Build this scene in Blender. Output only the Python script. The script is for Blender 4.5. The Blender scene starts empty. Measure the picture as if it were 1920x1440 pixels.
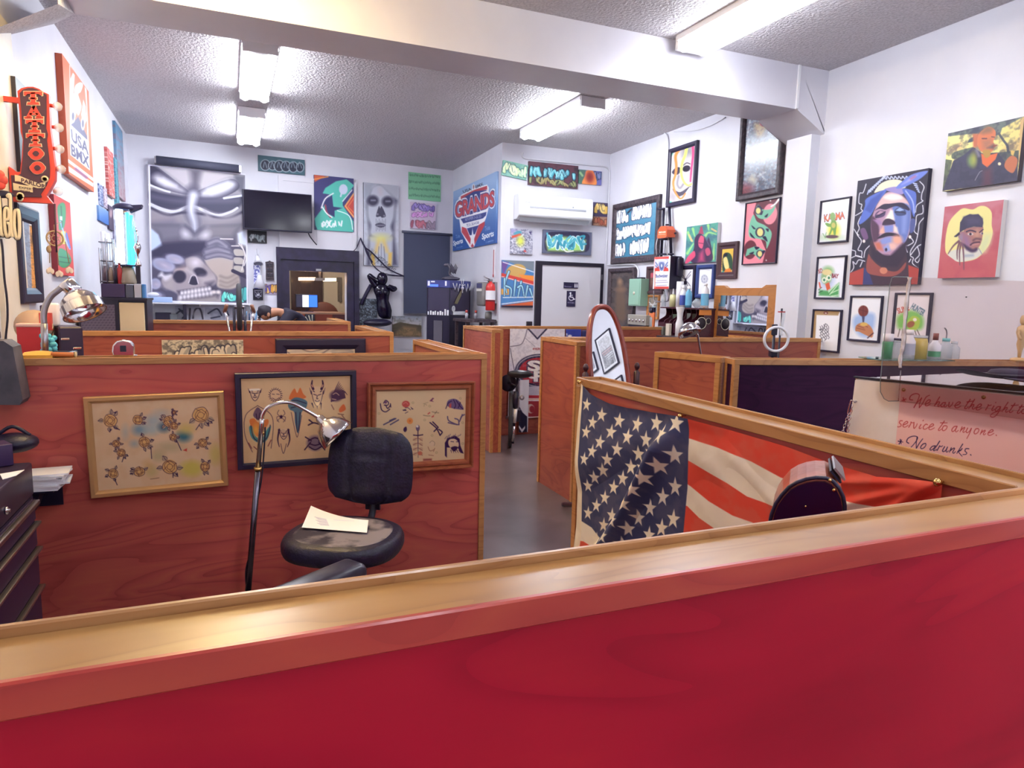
import bpy,bmesh,math,random
import numpy as np
from mathutils import Vector,Matrix
sc = bpy.context.scene
COL = sc.collection
PI = math.pi
# ------------------------------------------------------------------ camera (solved from the photo's vanishing points)
F,YAW,PITCH,ROLL,H = 1266.1,0.39634,0.12697,0.02378,1.505
_fw = np.array([math.sin(YAW)*math.cos(PITCH),math.cos(YAW)*math.cos(PITCH),-math.sin(PITCH)])
_r0 = np.array([math.cos(YAW),-math.sin(YAW),0.]); _u0 = np.cross(_r0,_fw)
_r = math.cos(ROLL)*_r0 + math.sin(ROLL)*_u0; _u = -math.sin(ROLL)*_r0 + math.cos(ROLL)*_u0
def ray(px,py): return (px-960)/F*_r - (py-720)/F*_u + _fw
def onz(px,py,z): d = ray(px,py); t = (z-H)/d[2]; return Vector((t*d[0],t*d[1],z))
def onY(px,py,Y): d = ray(px,py); t = Y/d[1]; return Vector((t*d[0],Y,H+t*d[2]))
def onX(px,py,X): d = ray(px,py); t = X/d[0]; return Vector((X,t*d[1],H+t*d[2]))
def atd(px,py,dist): d = ray(px,py); d = d/np.linalg.norm(d); return Vector((d[0]*dist,d[1]*dist,H+d[2]*dist))
cam = bpy.data.cameras.new('camera'); camo = bpy.data.objects.new('camera',cam); COL.objects.link(camo)
cam.sensor_width = 36; cam.lens = F/1920*36; cam.clip_start = .02; cam.clip_end = 60
camo.matrix_world = Matrix(((_r[0],_u[0],-_fw[0],0),(_r[1],_u[1],-_fw[1],0),(_r[2],_u[2],-_fw[2],H),(0,0,0,1)))
sc.camera = camo
vs = sc.view_settings; vs.view_transform = 'Standard'; vs.look = 'None'; vs.gamma = 1; vs.use_curve_mapping = False; vs.exposure = 1.12
# ------------------------------------------------------------------ colours and materials
def lin(c):
    if isinstance(c,str): c = tuple(int(c[i:i+2],16) for i in (0,2,4))
    return tuple((x/255/12.92 if x/255 <= .04045 else ((x/255+.055)/1.055)**2.4) for x in c[:3])
_M = {}
def mat(name,c='808080',rough=.5,metal=0,emit=0,ior=None,trans=0,spec=None,alpha=None,coat=0):
    if name in _M: return _M[name]
    m = bpy.data.materials.new(name); m.use_nodes = True; b = m.node_tree.nodes['Principled BSDF']
    col = (*lin(c),1); b.inputs['Base Color'].default_value = col
    b.inputs['Roughness'].default_value = rough; b.inputs['Metallic'].default_value = metal
    if emit: b.inputs['Emission Color'].default_value = col; b.inputs['Emission Strength'].default_value = emit
    if trans: b.inputs['Transmission Weight'].default_value = trans
    if ior: b.inputs['IOR'].default_value = ior
    if spec is not None: b.inputs['Specular IOR Level'].default_value = spec
    if coat: b.inputs['Coat Weight'].default_value = coat; b.inputs['Coat Roughness'].default_value = .1
    if alpha is not None: b.inputs['Alpha'].default_value = alpha
    m.diffuse_color = col; _M[name] = m; return m
def nodes(m): return m.node_tree.nodes,m.node_tree.links,m.node_tree.nodes['Principled BSDF']
def noisy(m,c1,c2,scale=(1,1,1),nscale=8,detail=6,dist=0,lo=.35,hi=.65,bump=0,bscale=None,rough=None,coord='Object'):
    """two-colour noise surface with optional bump"""
    N,L,b = nodes(m)
    tc = N.new('ShaderNodeTexCoord'); mp = N.new('ShaderNodeMapping'); mp.inputs['Scale'].default_value = scale
    L.new(tc.outputs[coord],mp.inputs[0])
    nz = N.new('ShaderNodeTexNoise'); nz.inputs['Scale'].default_value = nscale; nz.inputs['Detail'].default_value = detail; nz.inputs['Distortion'].default_value = dist
    L.new(mp.outputs[0],nz.inputs[0])
    cr = N.new('ShaderNodeValToRGB'); cr.color_ramp.elements[0].position = lo; cr.color_ramp.elements[1].position = hi
    cr.color_ramp.elements[0].color = (*lin(c1),1); cr.color_ramp.elements[1].color = (*lin(c2),1)
    L.new(nz.outputs[0],cr.inputs[0]); L.new(cr.outputs[0],b.inputs['Base Color'])
    if bump:
        nb = N.new('ShaderNodeTexNoise'); nb.inputs['Scale'].default_value = bscale or nscale; nb.inputs['Detail'].default_value = 3
        L.new(tc.outputs[coord],nb.inputs[0])
        bp = N.new('ShaderNodeBump'); bp.inputs['Strength'].default_value = bump; bp.inputs['Distance'].default_value = .02
        L.new(nb.outputs[0],bp.inputs['Height']); L.new(bp.outputs[0],b.inputs['Normal'])
    return m
def wood(name,dark,midc,light,rough=.35,axis=0,ring=9,coat=.3,spec=None):
    """plywood: long wavy figure lines along the given axis"""
    if name in _M: return _M[name]
    m = mat(name,midc,rough,coat=coat,spec=spec); N,L,b = nodes(m)
    tc = N.new('ShaderNodeTexCoord'); mp = N.new('ShaderNodeMapping')
    s = [1.9,1.9,1.9]; s[axis] = .42; mp.inputs['Scale'].default_value = s
    L.new(tc.outputs['Object'],mp.inputs[0])
    n1 = N.new('ShaderNodeTexNoise'); n1.inputs['Scale'].default_value = 2.2; n1.inputs['Detail'].default_value = 2; n1.inputs['Distortion'].default_value = 1.1
    L.new(mp.outputs[0],n1.inputs[0])
    mu = N.new('ShaderNodeMath'); mu.operation = 'MULTIPLY'; mu.inputs[1].default_value = ring; L.new(n1.outputs[0],mu.inputs[0])
    fr = N.new('ShaderNodeMath'); fr.operation = 'FRACT'; L.new(mu.outputs[0],fr.inputs[0])
    cr = N.new('ShaderNodeValToRGB'); e = cr.color_ramp.elements
    e[0].position = 0; e[0].color = (*lin(dark),1); e[1].position = .25; e[1].color = (*lin(midc),1)
    x = e.new(.7); x.color = (*lin(light),1); x = e.new(1); x.color = (*lin(midc),1)
    L.new(fr.outputs[0],cr.inputs[0])
    n2 = N.new('ShaderNodeTexNoise'); n2.inputs['Scale'].default_value = 9; n2.inputs['Detail'].default_value = 8
    mp2 = N.new('ShaderNodeMapping'); s2 = [6,6,6]; s2[axis] = .5; mp2.inputs['Scale'].default_value = s2
    L.new(tc.outputs['Object'],mp2.inputs[0]); L.new(mp2.outputs[0],n2.inputs[0])
    mx = N.new('ShaderNodeMix'); mx.data_type = 'RGBA'; mx.blend_type = 'MIX'
    n3 = N.new('ShaderNodeTexNoise'); n3.inputs['Scale'].default_value = 1.3; n3.inputs['Detail'].default_value = 3; L.new(tc.outputs['Object'],n3.inputs[0])
    cr3 = N.new('ShaderNodeValToRGB'); cr3.color_ramp.elements[0].position = .3; cr3.color_ramp.elements[1].position = .75
    cr3.color_ramp.elements[0].color = (.75,.75,.75,1); cr3.color_ramp.elements[1].color = (1.15,1.15,1.15,1)
    L.new(n3.outputs[0],cr3.inputs[0])
    m2 = N.new('ShaderNodeMix'); m2.data_type = 'RGBA'; m2.blend_type = 'MULTIPLY'; m2.inputs[0].default_value = 1
    mx.inputs[7].default_value = (*lin(midc),1); mf = N.new('ShaderNodeMath'); mf.operation = 'MULTIPLY'; mf.inputs[1].default_value = 1.0
    L.new(n2.outputs[0],mf.inputs[0]); L.new(mf.outputs[0],mx.inputs[0]); L.new(cr.outputs[0],mx.inputs[6])
    L.new(mx.outputs[2],m2.inputs[6]); L.new(cr3.outputs[0],m2.inputs[7]); L.new(m2.outputs[2],b.inputs['Base Color'])
    return m
# ------------------------------------------------------------------ mesh builder
class MB:
    def __init__(s): s.v = []; s.f = []; s.m = []; s.sm = []; s.mi = 0; s.mx = Matrix()
    def add(s,vs_,fs,smooth=False):
        o = len(s.v); s.v += [tuple(s.mx @ Vector(p)) for p in vs_]
        for f in fs: s.f.append([o+i for i in f]); s.m.append(s.mi); s.sm.append(smooth)
        return s
    def box(s,x0,x1,y0,y1,z0,z1,bev=0,seg=2):
        if bev <= 0:
            return s.add([(x0,y0,z0),(x1,y0,z0),(x1,y1,z0),(x0,y1,z0),(x0,y0,z1),(x1,y0,z1),(x1,y1,z1),(x0,y1,z1)],
                  [(0,3,2,1),(4,5,6,7),(0,1,5,4),(1,2,6,5),(2,3,7,6),(3,0,4,7)])
        bm = bmesh.new(); bmesh.ops.create_cube(bm,size=1)
        for v in bm.verts: v.co = Vector(((x0+x1)/2+v.co.x*(x1-x0),(y0+y1)/2+v.co.y*(y1-y0),(z0+z1)/2+v.co.z*(z1-z0)))
        bmesh.ops.bevel(bm,geom=bm.edges[:],offset=bev,segments=seg,affect='EDGES',profile=.5)
        bm.verts.index_update(); s.add([tuple(v.co) for v in bm.verts],[[v.index for v in f.verts] for f in bm.faces],seg > 1); bm.free(); return s
    def prism(s,pts,y0,y1):
        """extrude an (x,z) outline along y"""
        n = len(pts); A = sum(pts[i][0]*pts[(i+1) % n][1]-pts[(i+1) % n][0]*pts[i][1] for i in range(n))
        if A < 0: pts = pts[::-1]
        if y0 > y1: y0,y1 = y1,y0
        return s.add([(x,y0,z) for x,z in pts]+[(x,y1,z) for x,z in pts],
              [list(range(n)),list(range(2*n-1,n-1,-1))]+[(i,i+n,(i+1) % n+n,(i+1) % n) for i in range(n)])
    def lathe(s,prof,n=20,c=(0,0,0),axis='z',cap=True):
        vs_ = []; fs = []
        for r,z in prof:
            for k in range(n):
                a = 2*PI*k/n; x,y = r*math.cos(a),r*math.sin(a)
                p = (x,y,z) if axis == 'z' else ((x,z,y) if axis == 'y' else (z,x,y))
                vs_.append((c[0]+p[0],c[1]+p[1],c[2]+p[2]))
        for i in range(len(prof)-1):
            for k in range(n): a = i*n+k; b = i*n+(k+1) % n; fs.append((a,b,b+n,a+n))
        if cap:
            if prof[0][0] > 1e-5: fs.append(list(range(n))[::-1])
            if prof[-1][0] > 1e-5: q = (len(prof)-1)*n; fs.append(list(range(q,q+n)))
        return s.add(vs_,fs,True)
    def tube(s,path,r,n=8,closed=False):
        P = [Vector(p) for p in path]; R = r if isinstance(r,(list,tuple)) else [r]*len(P)
        vs_ = []; fs = []; up = None; m = len(P)
        for i,p in enumerate(P):
            if closed: t = (P[(i+1) % m]-P[i-1])
            else: t = P[min(i+1,m-1)]-P[max(i-1,0)]
            if t.length < 1e-9: t = Vector((0,0,1))
            t.normalize()
            if up is None: up = t.orthogonal().normalized()
            up = (up-t*up.dot(t)); up = up.normalized() if up.length > 1e-6 else t.orthogonal().normalized()
            w = t.cross(up)
            for k in range(n): a = 2*PI*k/n; vs_.append(p+up*(R[i]*math.cos(a))+w*(R[i]*math.sin(a)))
        for i in range(m if closed else m-1):
            for k in range(n): a = i*n+k; b = i*n+(k+1) % n; c = ((i+1) % m)*n; fs.append((a,b,c+(k+1) % n,c+k))
        if not closed: fs += [list(range(n))[::-1],list(range((m-1)*n,m*n))]
        return s.add(vs_,fs,True)
    def ball(s,c,r,n=14,sc_=(1,1,1)):
        m = max(6,n//2+2)
        pr = [(r*math.sin(PI*i/m)+1e-6*(i in (0,m)),-r*math.cos(PI*i/m)) for i in range(m+1)]
        q = MB(); q.lathe(pr,n,cap=False)
        return s.add([(c[0]+p[0]*sc_[0],c[1]+p[1]*sc_[1],c[2]+p[2]*sc_[2]) for p in q.v],q.f,True)
    def grid(s,fn,nu,nv,smooth=True):
        vs_ = [fn(i/nu,j/nv) for j in range(nv+1) for i in range(nu+1)]
        return s.add(vs_,[(j*(nu+1)+i,j*(nu+1)+i+1,(j+1)*(nu+1)+i+1,(j+1)*(nu+1)+i) for j in range(nv) for i in range(nu)],smooth)
    def build(s,name,mats,parent=None):
        me = bpy.data.meshes.new(name); me.from_pydata(s.v,[],s.f)
        for m in (mats if isinstance(mats,(list,tuple)) else [mats]): me.materials.append(m)
        me.polygons.foreach_set('material_index',s.m); me.polygons.foreach_set('use_smooth',s.sm); me.update()
        o = bpy.data.objects.new(name,me); COL.objects.link(o)
        if parent: o.parent = parent
        return o
def tag(o,label,cat,group=None,kind=None):
    o['label'] = label; o['category'] = cat
    if group: o['group'] = group
    if kind: o['kind'] = kind
    return o
def thing(name,label,cat,loc=(0,0,0),rz=0,group=None):
    o = bpy.data.objects.new(name,None); COL.objects.link(o); o.empty_display_size = .05
    o.location = loc; o.rotation_euler = (0,0,rz); return tag(o,label,cat,group,'thing')
def put(o,loc,rz=0,rx=0,ry=0): o.location = loc; o.rotation_euler = (rx,ry,rz); return o
def struct(name,mb,m,label=None):
    o = mb.build(name,m); o['kind'] = 'structure'
    if label: o['label'] = label
    return o
def copy_tree(o,parent=None):
    c = o.copy(); COL.objects.link(c)
    if parent: c.parent = parent
    for ch in list(o.children): copy_tree(ch,c)
    return c
def smooth_path(pts,n=8,closed=False):
    P = [Vector(p) for p in pts]; out = []; m = len(P)
    for i in range(m if closed else m-1):
        if closed: a,b,c,d = P[i-1],P[i],P[(i+1) % m],P[(i+2) % m]
        else: a,b,c,d = P[max(i-1,0)],P[i],P[i+1],P[min(i+2,m-1)]
        for k in range(n):
            t = k/n; out.append(.5*((2*b)+(c-a)*t+(2*a-5*b+4*c-d)*t*t+(3*b-a-3*c+d)*t**3))
    if not closed: out.append(P[-1])
    return out
class Wall:
    """a vertical plane through two plan points, seen with p0 on the left and p1 on the right"""
    def __init__(s,p0,p1):
        s.p0 = Vector((*p0,0)); d = Vector((p1[0]-p0[0],p1[1]-p0[1],0)); s.L = d.length; s.d = d.normalized()
        s.n = Vector((s.d.y,-s.d.x,0)); s.rz = math.atan2(s.d.y,s.d.x)   # n faces the viewer
    def hit(s,px,py,off=0):
        d = Vector(ray(px,py)); o = Vector((0,0,H)); p = s.p0+s.n*off
        t = (p-o).dot(s.n)/d.dot(s.n); q = o+d*t; return q
    def sz(s,px,py,off=0): q = s.hit(px,py,off); return (q-s.p0).dot(s.d),q.z
    def at(s,a,z,off=0): q = s.p0+s.d*a+s.n*off; return Vector((q.x,q.y,z))
WB = Wall((-1.256,10.97),(3.56,11.32)); WG = Wall((3.56,11.32),(3.52,8.96)); WA = Wall((3.52,8.96),(5.20,8.90))
WR = Wall((5.20,8.90),(5.0,1.2)); WL = Wall((-1.25,3.4),(-1.256,10.97))
CE = 3.62
# ------------------------------------------------------------------ the room
m_wall = noisy(mat('white wall paint','d9d9e2',.42),'d2d2dd','dcdce5',nscale=1.5,bump=.08,bscale=9)
m_beam = noisy(mat('white beam paint','d4d2da',.32),'cdcad4','d8d6de',nscale=1.2,bump=.06,bscale=7)
m_cream = noisy(mat('cream wall paint','dcd2c4',.5),'d3c6b6','e0d8cc',nscale=3,bump=.05,bscale=14)
m_ceil = noisy(mat('popcorn ceiling','c4bfc4',.55),'b8b3b8','cfcace',nscale=60,detail=3,bump=.9,bscale=42)
m_floor = noisy(mat('sealed concrete','6a5a60',.28),'54484c','75676a',nscale=2.2,detail=9,dist=.6,lo=.3,hi=.7)
m_white = mat('white enamel','e6e6ea',.4); m_black = mat('black paint','1c1628',.45)  # violet tint in the black stands in for purple-toned shadow
def wallbox(name,w,z1,th=.12,ext0=0,ext1=0,m=None):
    q = MB(); q.box(-ext0,w.L+ext1,0,th,0,z1); o = struct(name,q,m or m_wall); put(o,w.p0,w.rz); return o
f = MB(); f.box(-3.2,6.2,-3.4,14.4,-.1,0); struct('floor',f,m_floor)
c = MB(); c.box(-3.2,6.2,-3.4,11.6,CE,CE+.1); struct('ceiling',c,m_ceil)
wallbox('wall_left',WL,CE,ext0=6.7,ext1=.1)
wallbox('wall_restroom_side',WG,CE,th=.1)
wallbox('wall_restroom',WA,CE,th=.1,ext1=.12)
wallbox('wall_right',WR,CE,ext0=.1,ext1=4.6)
# back wall with the office opening cut out
ob = [WB.sz(*p) for p in ((544,506),(650.5,512.5),(638,607))]
OX0,OX1,OZ1 = ob[0][0]-.02,ob[1][0]-.01,(ob[0][1]+ob[1][1])/2; OZ0 = .86
q = MB(); q.box(-.1,OX0,0,.12,0,CE); q.box(OX1,WB.L+.1,0,.12,0,CE); q.box(OX0,OX1,0,.12,OZ1,CE); q.box(OX0,OX1,0,.12,0,OZ0)
o = struct('wall_back',q,m_wall); put(o,WB.p0,WB.rz)
# the front of the room, behind the camera: a wall with a shop window
q = MB(); q.box(-3.2,6.2,-3.4,-3.28,0,.6); q.box(-3.2,6.2,-3.4,-3.28,2.7,CE); q.box(-3.2,-2.2,-3.4,-3.28,.6,2.7); q.box(4.6,6.2,-3.4,-3.28,.6,2.7)
struct('wall_front',q,m_wall)
# pilaster under the left end of the beam
pe = onY(20,50,5.38); q = MB()
q.box(-1.26,pe.x,4.86,5.38,0,pe.z); struct('wall_pier',q,m_cream)
# beam with its haunch
YB0,YB1,ZB = 4.88,5.34,3.245
q = MB(); q.box(-.88,4.74,YB0,YB1,ZB,CE); struct('trim_1',q,m_beam)
a = onY(1497,206,YB0); b = onY(1550,257,YB0)
q = MB(); q.prism([(4.742,CE),(5.12,CE),(5.12,b.z),(b.x,b.z),(4.742,ZB)],YB0-.004,YB1+.02); struct('trim_2',q,m_beam)
q = MB(); q.box(4.742-.012,4.742+.012,YB0-.014,YB0,ZB,CE); struct('trim_3',q,m_white)
q = MB(); q.box(4.99,5.2,YB0+.04,YB0+.34,0,b.z+.02); struct('trim_4',q,m_wall)
# sloped soffit in the left corner beyond the beam
q = MB(); P = [(-1.25,6.8,3.62),(-.88,5.34,3.245),(-.88,4.86,3.16),(-1.25,5.52,3.12),(-1.6,4.6,2.8),(-1.25,4.3,2.75),(-.88,4.3,2.9)]
q.add([(-1.25,6.8,3.62),(-.87,5.34,3.245),(-.87,4.86,3.13),(-1.25,5.52,3.12),(-1.3,4.86,2.87)],[(0,1,3),(1,2,4,3)])
q.add([(-.87,5.34,3.245),(-.87,4.86,3.13),(-.87,4.86,3.3),(-.87,5.34,3.3)],[(0,1,2,3)])
struct('trim_5',q,m_ceil)
# ------------------------------------------------------------------ fluorescent fixtures
m_tube = mat('lit tube','f4f8ff',.4,emit=26); m_tubed = mat('lit dimmer tube','f4f8ff',.4,emit=12); m_tubew = mat('lit warm tube','ffe0a0',.4,emit=30)
def fixture(label,x0,x1,y0,y1,m=None,grp='ceiling strip lights'):
    t = thing('ceiling_light',label,'ceiling light',((x0+x1)/2,(y0+y1)/2,CE),0,grp)
    w,l = (x1-x0)/2,(y1-y0)/2
    q = MB(); q.box(-w,w,-l,l,-.045,-.001); q.box(-w*.3,w*.3,-l,l,-.075,-.045)
    q.build('housing',m_white,t)
    for s in (-1,1):
        q = MB(); q.box(-w*.95,w*.95,s*l-.02,s*l+.02,-.11,-.005); q.build('end_cap',m_white,t)
        q = MB(); q.tube([(s*w*.62,-l+.02,-.085),(s*w*.62,l-.02,-.085)],w*.3,10); q.build('tube',m or m_tube,t)
    return t
fixture('double tube ceiling light left of the beam, the larger of two in line',.15,.45,6.42,7.95)
fixture('double tube ceiling light nearest the back wall above the masked mural',.15,.45,8.72,10.3)
fixture('long strip light on the ceiling above the air conditioner',3.44,3.74,6.56,8.16)
fixture('long strip light in front of the beam at the top right',3.36,3.66,3.25,4.79,m_tubed)
fixture('warm strip light hung in front of the beam, above the frame',-.2,.1,3.2,4.72,m_tubew)
for i,(x,y) in enumerate(((3.4,.6),(.6,-.6),(3.2,-2.2))):  # extra fixtures out of view, added to light the front of the room
    fixture(('unseen strip light added above the front counter','unseen strip light added above the lobby','unseen strip light added by the shop window')[i],x,x+.3,y,y+1.5,m_tubed)
wd = bpy.data.worlds.new('world'); sc.world = wd; wd.use_nodes = True
bg = wd.node_tree.nodes['Background']; bg.inputs[0].default_value = (.80,.88,1,1); bg.inputs[1].default_value = 1.2
# ------------------------------------------------------------------ booth dividers
w_panel = wood('stained ply','9c403e','c45a54','d06e58',.36,spec=.3)
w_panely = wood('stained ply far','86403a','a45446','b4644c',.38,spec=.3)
w_dark = wood('dark stained ply','260a26','341032','42163a',.45,coat=0,spec=.15)
w_trim = wood('oak trim','a0683e','bd8450','cc9660',.33,ring=14)
w_cap = wood('oak cap','a06c3c','b88248','c49458',.28,ring=12)
w_red = wood('red glow tinted ply','a00e26','b8142e','c4202e',.4,ring=7,coat=.1,spec=.2)  # crimson stands in for red neon light falling on the front divider
w_redt = wood('red glow tinted trim','a8332c','bf3f34','cc5238',.28,ring=8)  # same red glow put into the near trim's colour
HT,TH = 1.2,.115
def divider(label,p0,p1,panel=None,trim=None,near_trim=None,ends=(1,1),back=None,h=HT,grp='booth dividers'):
    d = Vector((p1[0]-p0[0],p1[1]-p0[1],0)); L = d.length; rz = math.atan2(d.y,d.x)
    t = thing('booth_divider',label,'partition',(p0[0],p0[1],0),rz,grp); k = .009; y = TH/2; s = .032; l = .010
    q = MB(); q.box(k*.5,L-k*.5,-y+k,y-k,0,h-l-.004); q.build('panel',panel or w_panel,t)
    q = MB(); q.box(k,L-k,-y+k+.0005,y-k-.0005,h-l-.004,h-l,.0015,1); q.build('cap',w_cap,t)
    for sd in (-1,1):
        ya,yb = (-y,-y+k) if sd < 0 else (y-k,y)
        q = MB(); q.box(0,L,ya,yb,h-s,h,.002,1)
        for e,x0,x1 in ((0,0,s),(1,L-s,L)):
            if ends[e]: q.box(x0,x1,ya,yb,0,h-s,.002,1)
        q.build('trim',(near_trim if sd < 0 and near_trim else trim) or w_trim,t)
    for e,x0,x1 in ((0,0,k),(1,L-k,L)):
        if ends[e]:
            q = MB(); q.box(x0,x1,-y+k,y-k,h-s,h,.0015,1)
            for ya,yb in ((-y+k,-y+.03),(y-.03,y-k)): q.box(x0,x1,ya,yb,0,h-s)
            q.build('end_trim',trim or w_trim,t)
    return t
divider('divider with red glow in its colour across the whole foreground',(-1.3,.656),(2.6,.656),w_red,near_trim=w_redt)
divider('divider behind the office chair with three flash frames',(-1.22,3.50),(1.29,3.50),w_panel)
divider('short divider running back from the flash frame divider',(1.232,3.56),(1.232,4.62),w_panely)
divider('second divider on the left with a wide black framed drawing',(-1.22,5.59),(1.245,5.59),w_panely)
divider('short divider running back from the second divider',(1.187,5.65),(1.187,6.74),w_panely)
divider('third divider on the left with a bicycle wheel against it',(-1.22,7.68),(1.235,7.68),w_panely)
divider('short divider running back from the third divider',(1.177,7.74),(1.177,8.75),w_panely)
divider('narrow divider left of the hanging jersey',(2.36,6.90),(2.36,6.02),w_panely)
divider('divider behind the hanging jersey',(2.42,6.82),(5.0,6.82),w_panely)
divider('narrow divider between bicycle saddle and oval mirror',(2.37,4.95),(2.37,4.33),w_panely)
divider('divider behind the oval mirror below the wooden wall mirror',(2.44,4.88),(5.02,4.70),w_panely)
divider('divider with the flag pinned on it',(1.316,.72),(1.316,2.35),w_panel,ends=(0,1))
_sk = math.radians(-12.1)
divider('short end divider beyond the flag, left of the dark divider',(2.43,3.47),(2.59,3.06),w_panely)
divider('long dark divider behind the house rules board',(2.56,2.99),(5.02,2.47),w_dark)
# ------------------------------------------------------------------ painter: artwork as pigment colours on a fine mesh
def project(P):
    """world points (n,3) -> photo pixels"""
    D = P-np.array([0,0,H]); z = D@_fw
    return 960+F*(D@_r)/z,720-F*(D@_u)/z
m_art = mat('painted surface','ffffff',.5)
def _artnodes(m):
    N,L,b = nodes(m); a = N.new('ShaderNodeAttribute'); a.attribute_name = 'Col'; L.new(a.outputs['Color'],b.inputs['Base Color']); return m
_artnodes(m_art); m_artg = _artnodes(mat('printed surface under glass','ffffff',.22,coat=.35)); m_artm = _artnodes(mat('matt printed surface','ffffff',.85))
_txt = {}
def text_tris(s,off=0,shear=0,spacing=1):
    k = (s,off,shear,spacing)
    if k not in _txt:
        cu = bpy.data.curves.new('t','FONT'); cu.body = s; cu.offset = off; cu.shear = shear; cu.space_character = spacing; cu.resolution_u = 3
        o = bpy.data.objects.new('t',cu); COL.objects.link(o); bpy.context.view_layer.update()
        me = o.to_mesh(); me.calc_loop_triangles()
        V = np.array([v.co[:2] for v in me.vertices]).reshape(-1,2); T = np.array([t.vertices[:] for t in me.loop_triangles]).reshape(-1,3)
        _txt[k] = (V,T); o.to_mesh_clear(); bpy.data.objects.remove(o); bpy.data.curves.remove(cu)
    return _txt[k]
class Art:
    def __init__(s,O,U,V,bg='ffffff',dens=1.0,fn=None):
        """O top-left corner, U to the right edge, V to the bottom edge (world)"""
        O,U,V = (np.array(x,float) for x in (O,U,V))
        c = np.array([O,O+U,O+U+V,O+V]); px,py = project(c)
        w = (math.hypot(px[1]-px[0],py[1]-py[0])+math.hypot(px[2]-px[3],py[2]-py[3]))/2
        h = (math.hypot(px[3]-px[0],py[3]-py[0])+math.hypot(px[2]-px[1],py[2]-py[1]))/2
        s.nx = max(4,int(w*dens)); s.ny = max(4,int(h*dens))
        u,v = np.meshgrid(np.linspace(0,1,s.nx+1),np.linspace(0,1,s.ny+1)); s.u,s.v = u.ravel(),v.ravel()
        P = O+s.u[:,None]*U+s.v[:,None]*V; s.x,s.y = project(P); s.c = np.tile(np.array(s._c(bg)),(len(s.x),1)); s.org(0,0,1)
        s.lx,s.ly = s.x,s.y
    def _c(s,c):
        if isinstance(c,str): c = tuple(int(c[i:i+2],16) for i in (0,2,4))
        return np.array(c,float)
    def org(s,x,y,k=1): s.ox,s.oy,s.k = x,y,k; return s
    def uv(s):
        """switch to unit picture coordinates 0..100 across and down"""
        return s
    def _p(s,pts): return np.array([(s.ox+p[0]/s.k,s.oy+p[1]/s.k) for p in pts],float)
    def _mix(s,ix,a,col): s.c[ix] += a[:,None]*(s._c(col)-s.c[ix])
    def _bb(s,q,m): return np.where((s.x > q[:,0].min()-m) & (s.x < q[:,0].max()+m) & (s.y > q[:,1].min()-m) & (s.y < q[:,1].max()+m))[0]
    def _seg(s,X,Y,a,b):
        dx,dy = b-a; l = dx*dx+dy*dy+1e-12; t = np.clip(((X-a[0])*dx+(Y-a[1])*dy)/l,0,1)
        return np.hypot(X-a[0]-t*dx,Y-a[1]-t*dy),t
    def poly(s,pts,col,soft=.6,a=1,sm=False):
        if sm: pts = [p[:2] for p in smooth_path([(x,y,0) for x,y in pts],5,True)]
        q = s._p(pts); ix = s._bb(q,soft*2+1)
        if not len(ix): return s
        X,Y = s.x[ix],s.y[ix]; d = np.full(len(ix),1e9); ins = np.zeros(len(ix),bool)
        for i in range(len(q)):
            A,B = q[i-1],q[i]; d = np.minimum(d,s._seg(X,Y,A,B)[0])
            c = ((A[1] > Y) != (B[1] > Y)); xx = (B[0]-A[0])*(Y-A[1])/((B[1]-A[1]) or 1e-9)+A[0]; ins ^= c & (X < xx)
        sd = np.where(ins,d,-d); s._mix(ix,np.clip(.5+sd/(2*soft),0,1)*a,col); return s
    def line(s,pts,w,col,soft=.6,a=1,sm=True,w1=None):
        if sm and len(pts) > 2: pts = [p[:2] for p in smooth_path([(x,y,0) for x,y in pts],5)]
        q = s._p(pts); wm = max(w,w1 or 0)/s.k; ix = s._bb(q,wm+soft*2)
        if not len(ix): return s
        X,Y = s.x[ix],s.y[ix]; d = np.full(len(ix),-1e9); n = len(q)-1
        for i in range(n):
            dd,t = s._seg(X,Y,q[i],q[i+1]); ww = w if w1 is None else w+(w1-w)*(i+t)/n
            d = np.maximum(d,ww/s.k/2-dd)
        s._mix(ix,np.clip(.5+d/(2*soft),0,1)*a,col); return s
    def ell(s,cx,cy,rx,ry,col,rot=0,soft=.6,a=1):
        cx,cy,rx,ry = s.ox+cx/s.k,s.oy+cy/s.k,rx/s.k,ry/s.k; r = max(rx,ry)+soft*2
        ix = np.where((abs(s.x-cx) < r) & (abs(s.y-cy) < r))[0]
        if not len(ix): return s
        c,n = math.cos(math.radians(rot)),math.sin(math.radians(rot)); X,Y = s.x[ix]-cx,s.y[ix]-cy
        e = np.hypot((X*c+Y*n)/rx,(-X*n+Y*c)/ry); d = (1-e)*min(rx,ry)
        s._mix(ix,np.clip(.5+d/(2*soft),0,1)*a,col); return s
    def grad(s,c0,c1,x0,y0,x1,y1,a=1):
        A,B = s._p([(x0,y0),(x1,y1)]); d = B-A; t = np.clip(((s.x-A[0])*d[0]+(s.y-A[1])*d[1])/(d@d),0,1)
        t = t*t*(3-2*t); C = s._c(c0)[None]*(1-t[:,None])+s._c(c1)[None]*t[:,None]; s.c += (C-s.c)*a; return s
    def noise(s,n,seed,octv=3):
        rg = np.random.RandomState(seed); out = np.zeros(len(s.u)); amp = 1; tot = 0
        asp = s.ny/s.nx
        for o in range(octv):
            gx,gy = int(n)+2,max(2,int(n*asp)+2); g = rg.rand(gy,gx); fx,fy = s.u*(gx-1.001),s.v*(gy-1.001)
            i,j = fx.astype(int),fy.astype(int); a,b = fx-i,fy-j; a = a*a*(3-2*a); b = b*b*(3-2*b)
            out += amp*((g[j,i]*(1-a)+g[j,i+1]*a)*(1-b)+(g[j+1,i]*(1-a)+g[j+1,i+1]*a)*b); tot += amp; amp *= .55; n *= 2
        return out/tot
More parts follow.
